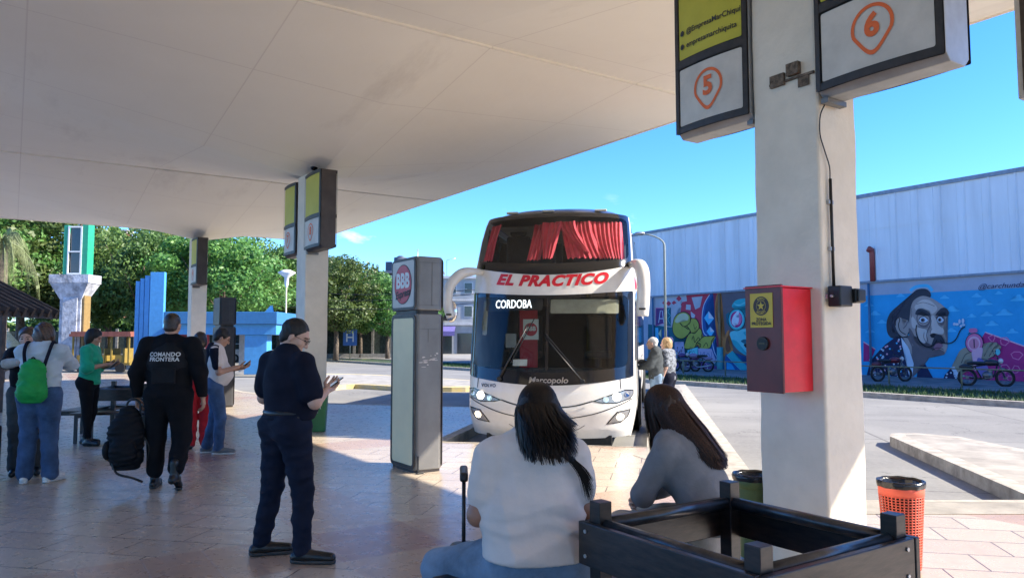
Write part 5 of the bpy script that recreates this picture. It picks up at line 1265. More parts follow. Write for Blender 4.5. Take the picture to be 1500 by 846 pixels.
for k, fx in enumerate((-3.8, -1.2, 1.4, 4.0, 6.6)):
    mb = MB(); mb.bx(fx - 1, fx + 1, -.05, -.003, .0, 2.3); mb.build('shop_window', M_WIN, b1)
mb = MB(); mb.add([(-4.4, -.1, 3.1), (0.2, -.1, 3.1), (.2, -1.4, 2.5), (-4.4, -1.4, 2.5), (-4.4, -1.4, 2.0), (.2, -1.4, 2.0)], [(0, 1, 2, 3), (3, 2, 5, 4)]); mb.build('awning', mat('awning_purple', (.14, .12, .34), .7), b1)
mb = MB(); mb.bx(-4.0, -1.2, -1.6, -1.5, 1.25, 1.95); sgn_ = mb.build('shop_sign', mat('sign_pink', (.55, .03, .16), .5), b1)
mb = MB(); mb.use(MATS['white_paint']); vs, fs = text_geo('TIENDA', .45, .01); mb.add([(-2.6 + v[0], -1.61, 1.6 + v[1]) for v in vs], fs); mb.build('sign_text', None, sgn_)
mb = MB(); mb.bx(-1.6, -.6, -.5, -.1, 3.7, 5.2); mb.bx(-1.7, .2, -.6, -.1, 4.6, 4.7); mb.build('balcony_box', M_DARKFRAME, b1)
for k in range(3):
    mb = MB(); mb.bx(-5, 1.5, -.3 - .1 * k, -.26 - .1 * k, 7.2 - .5 * k, 7.26 - .5 * k); mb.build('sun_louvre', M_STEEL, b1)
mb = MB(); mb.tube([(-.9, 1, 8.6), (-.9, 1, 10.6), (.1, 1, 10.8)], .05, 6); mb.build('aerial', M_STEEL, b1)
b2 = thing('apartment_building', 'distant grey building with a round water tank above the trees', 'building', (-16, 112, 0))
mb = MB(); mb.bx(-9, 5, 0, 8, 0, 11.2); mb.build('wall', M_BLD, b2)
mb = MB(); mb.add([(-9.3, -.3, 11.2), (5.3, -.3, 11.8), (5.3, 8, 11.8), (-9.3, 8, 11.2), (-9.3, -.3, 11.5), (5.3, -.3, 12.3), (5.3, 8, 12.3), (-9.3, 8, 11.5)], [(0, 1, 5, 4), (4, 5, 6, 7), (1, 2, 6, 5)]); mb.build('roof', mat('roof_slate', (.10, .12, .16), .6), b2)
mb = MB(); mb.cyl((-1.0, 2, 13.1), 1.0, 1.9, 18); mb.cyl((-1.0, 2, 14.2), .8, .3, 18, r2=.3); mb.bx(-3.2, -2.3, 1.5, 2.5, 12, 13.4); mb.build('water_tank', mat('tank_dark', (.06, .08, .12), .6), b2)
mb = MB(); mb.tube([(1.6, 2, 12), (1.6, 2, 15.4)], .07, 6); mb.build('aerial', M_STEEL, b2)
for fx in (-7, -4.5, -2, .5, 3):
    for fz in (3, 6, 9):
        mb = MB(); mb.bx(fx - .6, fx + .6, -.03, -.002, fz, fz + 1.3); mb.build('window', M_WIN, b2)
b3 = thing('brick_chimney', 'small brick chimney rising above the trees right of the concrete sign column', 'chimney', (AT(181, 340, 78).x, 78, 0))
mb = MB(); mb.bx(-.6, .6, -.6, .6, 0, 12.6); mb.build('stack', mat('brick_red', (.30, .10, .07), .85, var=.25), b3)
mb = MB(); mb.bx(-.72, .72, -.72, .72, 12.6, 12.95); mb.build('cap', M_KERB, b3)
# overhead wires
for k, (xa, ya, xb, yb) in enumerate(((330, 428, 700, 430), (330, 441, 700, 443), (330, 416, 700, 424), (100, 352, 330, 408))):
    a, b_ = AT(xa, ya, 50), AT(xb, yb, 50); pts = [a.lerp(b_, i / 16) - Vector((0, 0, .5 * math.sin(PI * i / 16))) for i in range(17)]
    mb = MB(); mb.tube(pts, .022, 5); tag(mb.build('overhead_wire', M_BLACK), ['thin overhead wire second from the top in front of the trees', 'lowest thin overhead wire in front of the trees', 'topmost thin overhead wire right of the second pillar', 'thin overhead wire sloping past the concrete sign column'][k], 'wire', 'overhead wires in front of the trees')

# ------------------------------------------------------------------ lamps
def lamp1():
    p = AT(418, 498, 38); l = thing('street_lamp', 'white street lamp with round cone shade left of the second pillar', 'lamp', (p.x, 38, -.15))
    mb = MB(); mb.tube([(0, 0, 0), (0, 0, 4.5)], [.06, .035], 10); mb.build('pole', mat('lamp_pole', (.45, .45, .32), .6), l)
    mb = MB(); mb.lathe([(.05, 4.35), (.10, 4.5), (.12, 4.85), (.42, 5.05), (.44, 5.10), (.2, 5.22), (.02, 5.25)], 20); mb.build('lamp_shade', MATS['white_paint'], l)
lamp1()
c = PT(22, on_p(975, 22), -.03); l = thing('street_lamp', 'tall street lamp with a curved arm just right of the bus', 'lamp', c, AT_ANG)
h = CAMZ + (498 - 346) / FPX * c.y; ar = (974 - 938) / FPX * c.y
mb = MB(); q = Matrix.Rotation(-AT_ANG, 3, 'Z') @ Vector((-1, 0, 0)); pts = [(0, 0, 0), (0, 0, h - .3)] + [tuple(q * (ar * math.sin(a) ** 1.0 * .9 * (a / (PI / 2))) + Vector((0, 0, h - .3 + .45 * math.sin(a)))) for a in (.3, .6, .9, 1.2, 1.5)]
mb.tube(pts, [.06, .045, .035, .03, .03, .028, .028], 8); mb.build('pole', mat('lamp_pole2', (.22, .25, .22), .6), l)
e = q * ar + Vector((0, 0, h + .17)); mb = MB(); mb.ball(e, (.22, .09, .07), 12, 6, M=Matrix.Rotation(math.atan2(q.y, q.x), 3, 'Z')); mb.build('lamp_head', M_STEEL, l)

# ------------------------------------------------------------------ concrete sign column
p = AT(108, 498, 40); cl = thing('sign_column', 'tall weathered concrete column with a green framed sign on top, far left', 'column', (p.x, 40, -.02))
M_WC = mat('weathered_concrete', (.46, .48, .52), .9, var=.35, vscale=2.5, bump=.02, bscale=10)
mb = MB(); mb.bx(-.62, .52, -.35, .35, 0, 4.2); mb.bx(-.45, .35, -.41, -.35, 0, 3.8); mb.build('shaft', M_WC, cl, bevel=.03)
mb = MB(); mb.add([(-.62, -.35, 3.7), (.52, -.35, 3.7), (.52, .35, 3.7), (-.62, .35, 3.7), (-1.05, -.6, 4.55), (.98, -.6, 4.55), (.98, .6, 4.55), (-1.05, .6, 4.55)], [(0, 1, 5, 4), (1, 2, 6, 5), (2, 3, 7, 6), (3, 0, 4, 7)]); mb.bx(-1.08, 1.01, -.62, .62, 4.552, 5.0); mb.build('capital', M_WC, cl)
mb = MB(); mb.bx(.56, .66, -.3, .3, 0, 3.9); mb.build('side_strip', mat('ochre_strip', (.24, .16, .06), .6), cl)
mb = MB(); mb.bx(-.56, -.34, -.3, .3, 5.0, 7.65); mb.bx(.42, .72, -.3, .3, 5.0, 7.75); mb.build('green_panel', mat('sign_green', (.02, .30, .17), .5), cl)
mb = MB(); mb.bx(-.34, -.27, -.32, -.26, 5.02, 7.6); mb.bx(.33, .42, -.32, -.26, 5.02, 7.6); mb.bx(-.27, .33, -.32, -.26, 7.52, 7.6); mb.bx(-.27, .33, -.32, -.26, 6.2, 6.27); mb.bx(-.27, .33, -.32, -.26, 5.02, 5.1); mb.build('frame', MATS['white_paint'], cl)
mb = MB(); mb.bx(-.27, .33, -.2, -.16, 5.05, 7.55); mb.build('display', M_WIN, cl)

# ------------------------------------------------------------------ blue fins and kiosk
M_BLU = mat('kiosk_blue', (.03, .15, .34), .5, var=.08); M_BLU2 = mat('kiosk_sky_blue', (.06, .27, .56), .5, var=.08)
Yf = 36
fin = thing('blue_fin_sign', 'row of tall blue fins stepping up to the right behind the uniformed man', 'monument', (AT(217, 498, Yf).x, Yf, -.02))
for k, (xa, xb, top) in enumerate(((196, 202, 411), (203.5, 209.5, 407), (211, 218, 403), (219.5, 240, 398))):
    x0 = AT(xa, 498, Yf).x - fin.location.x; x1 = AT(xb, 498, Yf).x - fin.location.x; zt = CAMZ + (498 - top) / FPX * Yf
    mb = MB(); mb.bx(x0, x1, -.05 * k, .22 - .05 * k, 0, zt); mb.build('fin', M_BLU2 if k < 3 else M_BLU2, fin, bevel=.01)
Yk = 34; kx = AT(323, 498, Yk).x; ki = thing('blue_kiosk', 'blue kiosk with a flat roof beam and square leg beside the trees', 'kiosk', (kx, Yk, -.02))
X = lambda px: AT(px, 498, Yk).x - kx; Z = lambda py: CAMZ + (498 - py) / FPX * Yk
mb = MB(); mb.bx(X(241), X(407), -.2, 3.2, Z(474), Z(456)); mb.build('roof_beam', M_BLU, ki, bevel=.02)
mb = MB(); mb.bx(X(243), X(404), 0, 3.0, Z(489), Z(474.3)); mb.build('soffit_band', M_BLU2, ki)
mb = MB(); mb.bx(X(357), X(390), .1, .8, 0, Z(489)); mb.build('leg', M_BLU2, ki, bevel=.02)
mb = MB(); mb.bx(X(240), X(300), .4, .5, 0, Z(489)); mb.bx(X(244), X(280), .3, .39, .6, Z(492)); mb.build('counter_wall', mat('kiosk_red', (.30, .02, .03), .6), ki)
mb = MB(); mb.bx(X(320), X(350), 2.6, 2.7, 0, Z(489)); mb.build('back_wall', mat('kiosk_white', (.55, .55, .55), .7), ki)
mb = MB(); mb.add([(X(388), -.1, Z(456)), (X(399), -.1, Z(456)), (X(397), -.1, Z(446))], [(0, 1, 2)]); mb.add([(X(388), .1, Z(456)), (X(399), .1, Z(456)), (X(397), .1, Z(446))], [(0, 2, 1)]); mb.build('roof_fin', M_BLU2, ki)

# ------------------------------------------------------------------ yellow cart train, parked vehicles
p = AT(170, 498, 40); tr = thing('tourist_wagon', 'open yellow sightseeing wagon with a reddish brown roof behind the concrete column', 'wagon', (p.x, 40, -.15))
mb = MB(); mb.bx(-1.9, 1.2, -.9, .9, 2.0, 2.12); mb.bx(-1.95, 1.25, -.95, .95, 1.86, 2.0); mb.build('roof', mat('wagon_roof', (.22, .07, .045), .7, var=.2), tr)
for x in (-1.8, -.8, .2, 1.1):
    for y in (-.8, .8): mb = MB(); mb.bx(x - .04, x + .04, y - .04, y + .04, .5, 1.9); mb.build('roof_post', mat('wagon_yellow', (.22, .15, .025), .7), tr)
mb = MB(); 
for x in (-1.3, -.3, .7): mb.bx(x - .3, x + .1, -.8, .8, .5, .9); mb.bx(x + .1, x + .16, -.8, .8, .5, 1.25)
mb.bx(-1.9, 1.2, -.85, .85, .38, .5); mb.build('seats', MATS['wagon_yellow'], tr)
for x in (-1.3, .7):
    for y in (-.8, .8): mb = MB(); mb.cyl((x, y, .26), .26, .16, 18, axis='Y'); mb.build('wheel', M_TYRE, tr)
def car(loc, rz, col, label, van=False):
    c = thing('parked_van' if van else 'parked_car', label, 'van' if van else 'car', loc, rz); h = 1.0 if van else 0
    prof = [(-2.1, .35), (-2.15, .75), (-2.0 - h * .1, .95 + h * .1), (-1.5 - h * .5, 1.42 + h * .6), (.5, 1.45 + h * .62), (1.15, .98 + h * .25), (1.95, .85 + h * .1), (2.15, .6), (2.1, .32)]
    o = MB(); o.smooth = False; n = len(prof); ws = [.82, .84, .84, .68, .68, .82, .82, .8, .78]
    V = [(x, -w_, z) for (x, z), w_ in zip(prof, ws)] + [(x, w_, z) for (x, z), w_ in zip(prof, ws)]
    o.add(V, [tuple(range(n)), tuple(range(2 * n - 1, n - 1, -1))] + [(i, i + n, (i + 1) % n + n, (i + 1) % n) for i in range(n)]); o.build('body', col, c, bevel=.04)
    for sd in (-1, 1):
        q = [(-1.75, 1.0 + h * .15), (-1.35, 1.36 + h * .5), (.42, 1.38 + h * .5), (.95, 1.0 + h * .3)]; o = MB(); o.add([(x, sd * (.69 + .13 * (1.4 + h * .5 - z) / .45 * .95 + .012), z) for x, z in q], [(0, 1, 2, 3)]); o.build('side_window', M_WIN, c)
    for xx in (-1.3, 1.3):
        for sd in (-1, 1):
            o = MB(); o.cyl((xx, sd * .78, .32), .32, .2, 22, axis='Y'); w_ = o.build('wheel', M_TYRE, c); o = MB(); o.cyl((xx, sd * .885, .32), .19, .02, 16, axis='Y'); o.build('rim', M_RIM, w_)
    o = MB(); o.add([(.56, -.62, 1.42 + h * .6), (.56, .62, 1.42 + h * .6), (1.13, .74, 1.02 + h * .28), (1.13, -.74, 1.02 + h * .28)], [(0, 1, 2, 3)]); o.v = [(v[0] + .02, v[1], v[2] + .015) for v in o.v]; o.build('windscreen', M_WIN, c)
    for sd in (-1, 1): o = MB(); o.ball((2.08, sd * .6, .68), (.08, .16, .08), 10, 6); o.build('headlight', MATS['lamp_lens'], c)
    return c
p = AT(372, 498, 58); car((p.x, 58, -.006 if False else -.15), .25, mat('car_silver', (.35, .40, .46), .3, coat=.5), 'small silver blue car seen under the blue kiosk roof')
p = AT(-22, 498, 30); car((p.x, 30, -.15), .2, mat('van_white', (.6, .66, .72), .4), 'white van cut by the left edge behind the embracing couple', van=True)

# ------------------------------------------------------------------ slatted awning and palm at the far left
aw = thing('slatted_awning', 'dark brown slatted wooden awning sloping down at the left edge', 'awning', (AT(-60, 498, 15).x, 15, 0))
M_WOOD = mat('dark_wood', (.085, .050, .034), .55, var=.35, vscale=4, stretch=(1, 1, 1), bump=.002, bscale=60)
a, b_ = AT(-90, 372, 15) - aw.location, AT(84, 460, 15) - aw.location
for k in range(9):
    mb = MB(); off = Vector((0, -.25 * k, 0)); mb.beam(a + off, b_ + off, .16, .07, up=(0, 1, 0)); mb.v = [tuple(Vector(v)) for v in mb.v]; mb.build('slat', M_WOOD, aw)
for f in (.2, .62, .96):
    c0 = a.lerp(b_, f) - Vector((0, 0, .09)); mb = MB(); mb.beam(c0 + Vector((0, .08, 0)), c0 + Vector((0, -2.1, 0)), .10, .10); mb.build('cross_beam', M_WOOD, aw)
c0 = a.lerp(b_, .58); c1 = AT(-20, 470, 15) - aw.location; mb = MB(); mb.beam(c0 - Vector((0, 0, .1)), c1, .07, .07, up=(0, 1, 0)); mb.build('brace', M_WOOD, aw)
pp = AT(-48, 498, 15) - aw.location; mb = MB(); mb.bx(pp.x - .07, pp.x + .07, .9, 1.04, 0, 2.55); mb.build('post', M_WOOD, aw)
p = AT(-4, 498, 27); pm = thing('palm_tree', 'drooping palm at the left edge above the brown awning', 'palm', (p.x, 27, 0))
rr = random.Random(2); ht = CAMZ + (498 - 345) / FPX * 27
mb = MB(); mb.tube([(0, 0, 0), (.08, 0, ht * .5), (0, 0, ht - .3)], [.28, .2, .18], 12); mb.build('trunk', M_BARK, pm)
mb = MB(); mb.use(mat('palm_leaf', (.20, .24, .09), .6, var=.3))
for k in range(38):
    az = rr.uniform(0, 2 * PI); el = rr.uniform(-.5, 1.2); Ln = rr.uniform(1.5, 2.9); pts = []
    for i in range(9):
        s = i / 8; x = Ln * s * math.cos(el) * (1 - .45 * s); z = Ln * s * math.sin(el) * (1 - s * .5) - 2.0 * s * s
        pts.append(Vector((math.cos(az) * x, math.sin(az) * x, ht - .2 + z)))
    mb.tube(pts, [.03, .02, .02, .015, .015, .01, .01, .008, .005], 4)
    for i in range(1, 9):
        for f in (0, .25, .5, .75):
            q = pts[i - 1].lerp(pts[i], f); d = (pts[i] - pts[i - 1]).normalized(); sd_ = d.cross(Vector((0, 0, 1))).normalized()
            for sg in (-1, 1):
                tip = q + sd_ * sg * .16 + d * .22 - Vector((0, 0, .40 + .2 * rr.random())); w_ = d * .014; mb.add([q - w_, q + w_, tip], [(0, 1, 2)])
mb.build('fronds', None, pm)

# ------------------------------------------------------------------ bins
def mesh_bin(loc, col, label, solid=False):
    b_ = thing('litter_bin', label, 'bin', loc, .3, 'bins with black bags near the right pillar')
    r0, r1, H = .105, .142, .60
    mb = MB(); nn = 34
    def P_(a, z): r = r0 + (r1 - r0) * z / H; return Vector((r * math.cos(a), r * math.sin(a), z))
    if not solid:
        for k in range(nn): a = 2 * PI * k / nn; mb.beam(P_(a, .02), P_(a, .5), .0075, .004, up=(math.cos(a), math.sin(a), 0))
        for j in range(27): z = .03 + j * .0178; mb.tube([P_(2 * PI * i / 24, z) for i in range(25)], .0038, 4, caps=False)
    else: mb.lathe([(r0, .02), (r1 - .01, .5)], 30)
    mb.lathe([(r1 - .010, .495), (r1 - .002, .50), (r1, .575), (r1 - .01, .58)], 30); mb.lathe([(0, .02), (r0, .02)], 20); mb.build('basket', col, b_)
    bg_ = MB(); bg_.smooth = True; n = 60; rows = [(.548, 1.05), (.568, 1.07), (.588, 1.055), (.592, 1.0), (.57, .93), (.45, .88), (.25, .80), (.1, .6)]
    V = [];
    for (z, f) in rows:
        for i in range(n): a = 2 * PI * i / n; w_ = 1 + .010 * math.sin(13 * a + z * 30) + .006 * math.sin(29 * a); r = (r0 + (r1 - r0) * min(z, .58) / H) * f * w_; V.append((r * math.cos(a), r * math.sin(a), z + .0015 * math.sin(9 * a)))
    bg_.add(V, [(j * n + i, j * n + (i + 1) % n, (j + 1) * n + (i + 1) % n, (j + 1) * n + i) for j in range(len(rows) - 1) for i in range(n)]); bg_.build('bin_bag', mat('bin_bag_black', (.012, .012, .014), .22, var=.2, bump=.004, bscale=30), b_)
    mb = MB(); mb.lathe([(0, .18), (.1, .19)], 16); mb.build('waste', mat('waste', (.3, .3, .3), .8), b_)
mesh_bin((2.60, 5.1, 0), mat('bin_red', (.75, .12, .07), .5), 'red lattice litter bin with a dark bag, right of the pillar')
mesh_bin((1.70, 5.35, 0), mat('bin_green', (.10, .14, .04), .5), 'olive green litter bin with a black bag, left of the pillar', solid=True)
gb = thing('litter_bin', 'square green bin standing at the foot of the second pillar', 'bin', (-3.27, 12.75, 0), .15)
mb = MB(); mb.add([(-.13, -.13, 0), (.13, -.13, 0), (.13, .13, 0), (-.13, .13, 0), (-.16, -.16, .60), (.16, -.16, .60), (.16, .16, .60), (-.16, .16, .60)], [(3, 2, 1, 0), (0, 1, 5, 4), (1, 2, 6, 5), (2, 3, 7, 6), (3, 0, 4, 7), (4, 5, 6, 7)]); bb = mb.build('bin_body', mat('bin_body_green', (.03, .16, .05), .5), gb, bevel=.015)
mb = MB(); mb.bx(-.17, .17, -.17, .17, .60, .66); mb.build('lid', mat('bin_lid', (.05, .025, .02), .5), gb, bevel=.02)
mb = MB(); mb.tube([(.0 + .06 * math.cos(a), -.157, .38 + .06 * math.sin(a)) for a in [i * PI / 10 for i in range(17)]], .008, 6); mb.build('recycling_mark', MATS['white_paint'], bb)

# ------------------------------------------------------------------ square bench frames
M_BEN = mat('bench_black_wood', (.026, .015, .011), .36, var=.5, vscale=9, stretch=(1, 1, 5), bump=.0006, bscale=25, spec=.45)
M_BENT = mat('bench_rail_worn', (.03, .03, .035), .30, var=.5, vscale=14, bump=.001, bscale=60, spec=.7)
def bench_frame(loc, rz, label, seats=()):
    b_ = thing('wooden_bench', label, 'bench', loc, rz, 'square dark wooden bench frames'); s = .40; pz = .85
    for (x, y) in ((-s, -s), (s, -s), (s, s), (-s, s)):
        mb = MB(); mb.bx(x - .033, x + .033, y - .033, y + .033, 0, pz); mb.build('post', M_BEN, b_, bevel=.003)
    for k in range(4):
        M_ = Matrix.Rotation(k * PI / 2, 4, 'Z')
        mb = MB(); mb.bx(-s - .068, s + .033, -s - .065, -s - .036, .59, .765); mb.xf(M_); bo = mb.build('back_board', M_BEN, b_, bevel=.004)
        for bxp in (-s - .02, s - .02):
            for bz in (.63, .73): q = MB(); q.cyl((bxp, -s - .068, bz), .008, .006, 10, axis='Y'); q.xf(M_); q.build('bolt', M_STEEL, bo)
        mb = MB(); mb.tube([(-s + .034, -s + .005, .752), (s - .034, -s + .005, .752)], .027, 14); mb.xf(M_); mb.build('rail', M_BENT, b_)
        if k in seats:
            for j in range(4): mb = MB(); mb.bx(-s - .1, s + .1, -s - .17 - j * .105, -s - .075 - j * .105, .415, .445); mb.xf(M_); mb.build('seat_plank', M_BEN, b_, bevel=.004)
            for xx in (-s, s):
                mb = MB(); mb.bx(xx - .02, xx + .02, -s - .50, -s - .04, .37, .412); mb.bx(xx - .02, xx + .02, -s - .50, -s - .46, 0, .37); mb.xf(M_); mb.build('seat_leg', M_BLACK, b_)
    return b_
bench_frame((.925, 3.085, 0), AT_ANG, 'square dark wooden bench frame in the right foreground', seats=(2, 3, 0))
bb = AT(168, 498, 11.6); bench_frame((bb.x, 12.1, 0), .1, 'dark wooden bench behind the woman in the green blouse', seats=(0, 1, 2, 3))
# ------------------------------------------------------------------ implicit-surface figures (numpy surface nets)
def surface_nets(F, org, h):
    s = F < 0
    nx, ny, nz = F.shape
    idx = -np.ones((nx - 1, ny - 1, nz - 1), np.int64)
    C = [(0, 0, 0), (1, 0, 0), (0, 1, 0), (1, 1, 0), (0, 0, 1), (1, 0, 1), (0, 1, 1), (1, 1, 1)]
    def sl(A, c): return A[c[0]:nx - 1 + c[0], c[1]:ny - 1 + c[1], c[2]:nz - 1 + c[2]]
    cnt = sum(sl(s, c).astype(np.int8) for c in C)
    act = (cnt > 0) & (cnt < 8); I = np.argwhere(act)
    if len(I) == 0: return np.zeros((0, 3)), np.zeros((0, 4), int)
    idx[act] = np.arange(len(I)); pos = np.zeros((len(I), 3)); num = np.zeros(len(I))
    val = {c: F[I[:, 0] + c[0], I[:, 1] + c[1], I[:, 2] + c[2]] for c in C}
    for a in C:
        for ax in range(3):
            if a[ax]: continue
            b = list(a); b[ax] = 1; b = tuple(b); va, vb = val[a], val[b]; m = (va < 0) != (vb < 0)
            t = np.where(m, va / np.where(va - vb == 0, 1, va - vb), 0)
            for d in range(3): pos[:, d] += np.where(m, a[d] + (t if d == ax else 0), 0)
            num += m
    V = (I + pos / num[:, None]) * h + org
    Q = []
    for ax in range(3):
        o1, o2 = [(1, 2), (2, 0), (0, 1)][ax]
        A = s[tuple(slice(0, -1) if d == ax else slice(None) for d in range(3))]; Bq = s[tuple(slice(1, None) if d == ax else slice(None) for d in range(3))]
        E = np.argwhere(A != Bq)
        ok = (E[:, o1] > 0) & (E[:, o2] > 0) & (E[:, o1] < F.shape[o1] - 1) & (E[:, o2] < F.shape[o2] - 1); E = E[ok]
        def ci(d1, d2): e = E.copy(); e[:, o1] += d1; e[:, o2] += d2; return idx[e[:, 0], e[:, 1], e[:, 2]]
        q = np.stack([ci(-1, -1), ci(0, -1), ci(0, 0), ci(-1, 0)], 1); flip = ~A[E[:, 0], E[:, 1], E[:, 2]]
        q[flip] = q[flip][:, ::-1]; Q.append(q)
    return V, np.concatenate(Q)
def v3(a): return np.array(a, float)
class Sdf:
    """list of primitives, smooth-unioned"""
    def __init__(s, k=.03): s.p = []; s.k = k; s.sub = []; s.cut = []; s.wr = None
    def cone(s, a, b, ra, rb=None, S=None, k=None, tw=0.0): s.p.append(('c', v3(a), v3(b), ra, ra if rb is None else rb, S, k, tw)); return s
    def ell(s, c, r, k=None, M=None): s.p.append(('e', v3(c), v3(r), k, M)); return s
    def chain(s, pts, rs, S=None, k=None, tw=0.0):
        for i in range(len(pts) - 1): s.cone(pts[i], pts[i + 1], rs[i], rs[i + 1], S, k, tw)
        return s
    def plane(s, p, n): s.cut.append((v3(p), v3(n) / np.linalg.norm(n))); return s      # keeps the side opposite to n
    def bounds(s):
        lo = v3([9, 9, 9]); hi = -lo
        for q in s.p:
            if q[0] == 'c':
                R_ = max(q[3], q[4]) * (max(q[5]) if q[5] is not None else 1)
                for e in (q[1], q[2]): lo = np.minimum(lo, e - R_); hi = np.maximum(hi, e + R_)
            else: R_ = max(q[2]); lo = np.minimum(lo, q[1] - R_); hi = np.maximum(hi, q[1] + R_)
        return lo, hi
    def eval(s, P):
        D = None
        for q in s.p:
            if q[0] == 'c':
                _, a, b, ra, rb, S, k, tw = q
                pa = P - a; ba = b - a
                if S is not None:
                    if tw:
                        c_, s_ = math.cos(-tw), math.sin(-tw); Rm = np.array([[c_, -s_, 0], [s_, c_, 0], [0, 0, 1]]); pa = pa @ Rm.T; ba = Rm @ ba
                    pa = pa / v3(S); ba = ba / v3(S)
                h = np.clip((pa @ ba) / max(1e-9, ba @ ba), 0, 1); d = np.sqrt(((pa - h[:, None] * ba) ** 2).sum(1)) - (ra + (rb - ra) * h)
                if S is not None: d = d * min(S)
            else:
                _, c, r, k, M = q; p = P - c
                if M is not None: p = p @ np.array(M)       # inverse of a rotation
                k0 = np.sqrt(((p / r) ** 2).sum(1)); k1 = np.sqrt(((p / (r * r)) ** 2).sum(1)); d = k0 * (k0 - 1) / np.maximum(k1, 1e-9)
            kk = s.k if k is None else k
            if D is None: D = d
            else:
                h = np.maximum(kk - np.abs(D - d), 0) / kk; D = np.minimum(D, d) - h * h * kk * .25
        for (c, r, kk) in s.sub:
            p = P - v3(c); r = v3(r); k0 = np.sqrt(((p / r) ** 2).sum(1)); k1 = np.sqrt(((p / (r * r)) ** 2).sum(1)); d = -(k0 * (k0 - 1) / np.maximum(k1, 1e-9))
            h = np.maximum(kk - np.abs(D - d), 0) / kk; D = np.maximum(D, d) + h * h * kk * .25
        if s.wr is not None: D = D + s.wr(P)
        for (p, n) in s.cut: D = np.maximum(D, (P - p) @ n)
        return D
    def mesh(s, h=.01):
        lo, hi = s.bounds(); lo = lo - 3 * h; hi = hi + 3 * h
        for (p, n) in s.cut:                       # crop bounds for axis aligned cuts
            for d in range(3):
                if n[d] > .999: hi[d] = min(hi[d], p[d] + 3 * h)
                if n[d] < -.999: lo[d] = max(lo[d], p[d] - 3 * h)
        n = np.maximum(4, np.ceil((hi - lo) / h).astype(int) + 1)
        g = np.stack(np.meshgrid(*[lo[d] + np.arange(n[d]) * h for d in range(3)], indexing='ij'), -1).reshape(-1, 3)
        D = np.empty(len(g))
        for i in range(0, len(g), 400000): D[i:i + 400000] = s.eval(g[i:i + 400000])
        return surface_nets(D.reshape(n), lo, h)
def folds(seed, amp, f=14, dirs=(1, .6, 2.2), zlo=None, zhi=None):
    r = np.random.RandomState(seed); W_ = [(r.normal(size=3) * v3(dirs) * f * r.uniform(.5, 1.3), r.uniform(0, 6.28), r.normal(size=3) * f * .35, r.uniform(0, 6)) for _ in range(4)]
    def fn(P):
        D = np.zeros(len(P))
        for a, ph, b, p2 in W_: D += np.abs(np.sin(P @ a + ph + 1.3 * np.sin(P @ b + p2))) - .6
        w = amp * D / 2
        if zlo is not None: w = w * np.clip((zhi - P[:, 2]) / (zhi - zlo), .15, 1)
        return w
    return fn
def sdf_obj(name, sd, m_, parent, h=.01, extra=None, scale=1.0):
    V, Q = sd.mesh(h)
    for e, eh in (extra or []):
        v, q = e.mesh(eh); Q = np.concatenate([Q, q + len(V)]) if len(v) else Q; V = np.concatenate([V, v])
    V = V * scale
    me = bpy.data.meshes.new(name); n = len(Q)
    me.vertices.add(len(V)); me.vertices.foreach_set('co', V.astype('f').ravel()); me.loops.add(4 * n); me.loops.foreach_set('vertex_index', Q.astype('i').ravel()); me.polygons.add(n); me.polygons.foreach_set('loop_start', np.arange(n) * 4)
    me.update(calc_edges=True); me.polygons.foreach_set('use_smooth', np.ones(n, bool)); me.materials.append(m_)
    o = bpy.data.objects.new(name, me); COL.objects.link(o); o.parent = parent; return o
def rotm(yaw=0, pitch=0, roll=0):
    return np.array((Matrix.Rotation(yaw, 3, 'Z') @ Matrix.Rotation(pitch, 3, 'X') @ Matrix.Rotation(roll, 3, 'Y')))
def head_prims(sd, hc, Rm, k=.02, female=False):
    T_ = lambda p: v3(hc) + Rm @ v3(p); E = lambda c, r, kk=None, M=None: sd.ell(T_(c), r, kk, Rm if M is None else Rm @ M)
    E((0, -.012, .028), (.077, .096, .092)); E((0, .022, -.045), (.058, .068, .072), .03); E((0, .062, -.088), (.026, .022, .020), .03)
    sd.cone(T_((0, .090, .018)), T_((0, .108, -.026)), .009, .014, k=.012); E((-.012, .100, -.030), (.009, .010, .008), .008); E((.012, .100, -.030), (.009, .010, .008), .008)
    E((0, .088, -.058), (.022, .012, .006), .006); E((0, .086, -.070), (.019, .011, .007), .006); E((0, .080, .036), (.052, .012, .009), .015)
    E((-.040, .055, -.02), (.025, .03, .025), .02); E((.040, .055, -.02), (.025, .03, .025), .02)
    for sg in (-1, 1): E((sg * .078, -.008, -.008), (.010, .020, .032), .008, rotm(sg * -.35)); 
    return T_
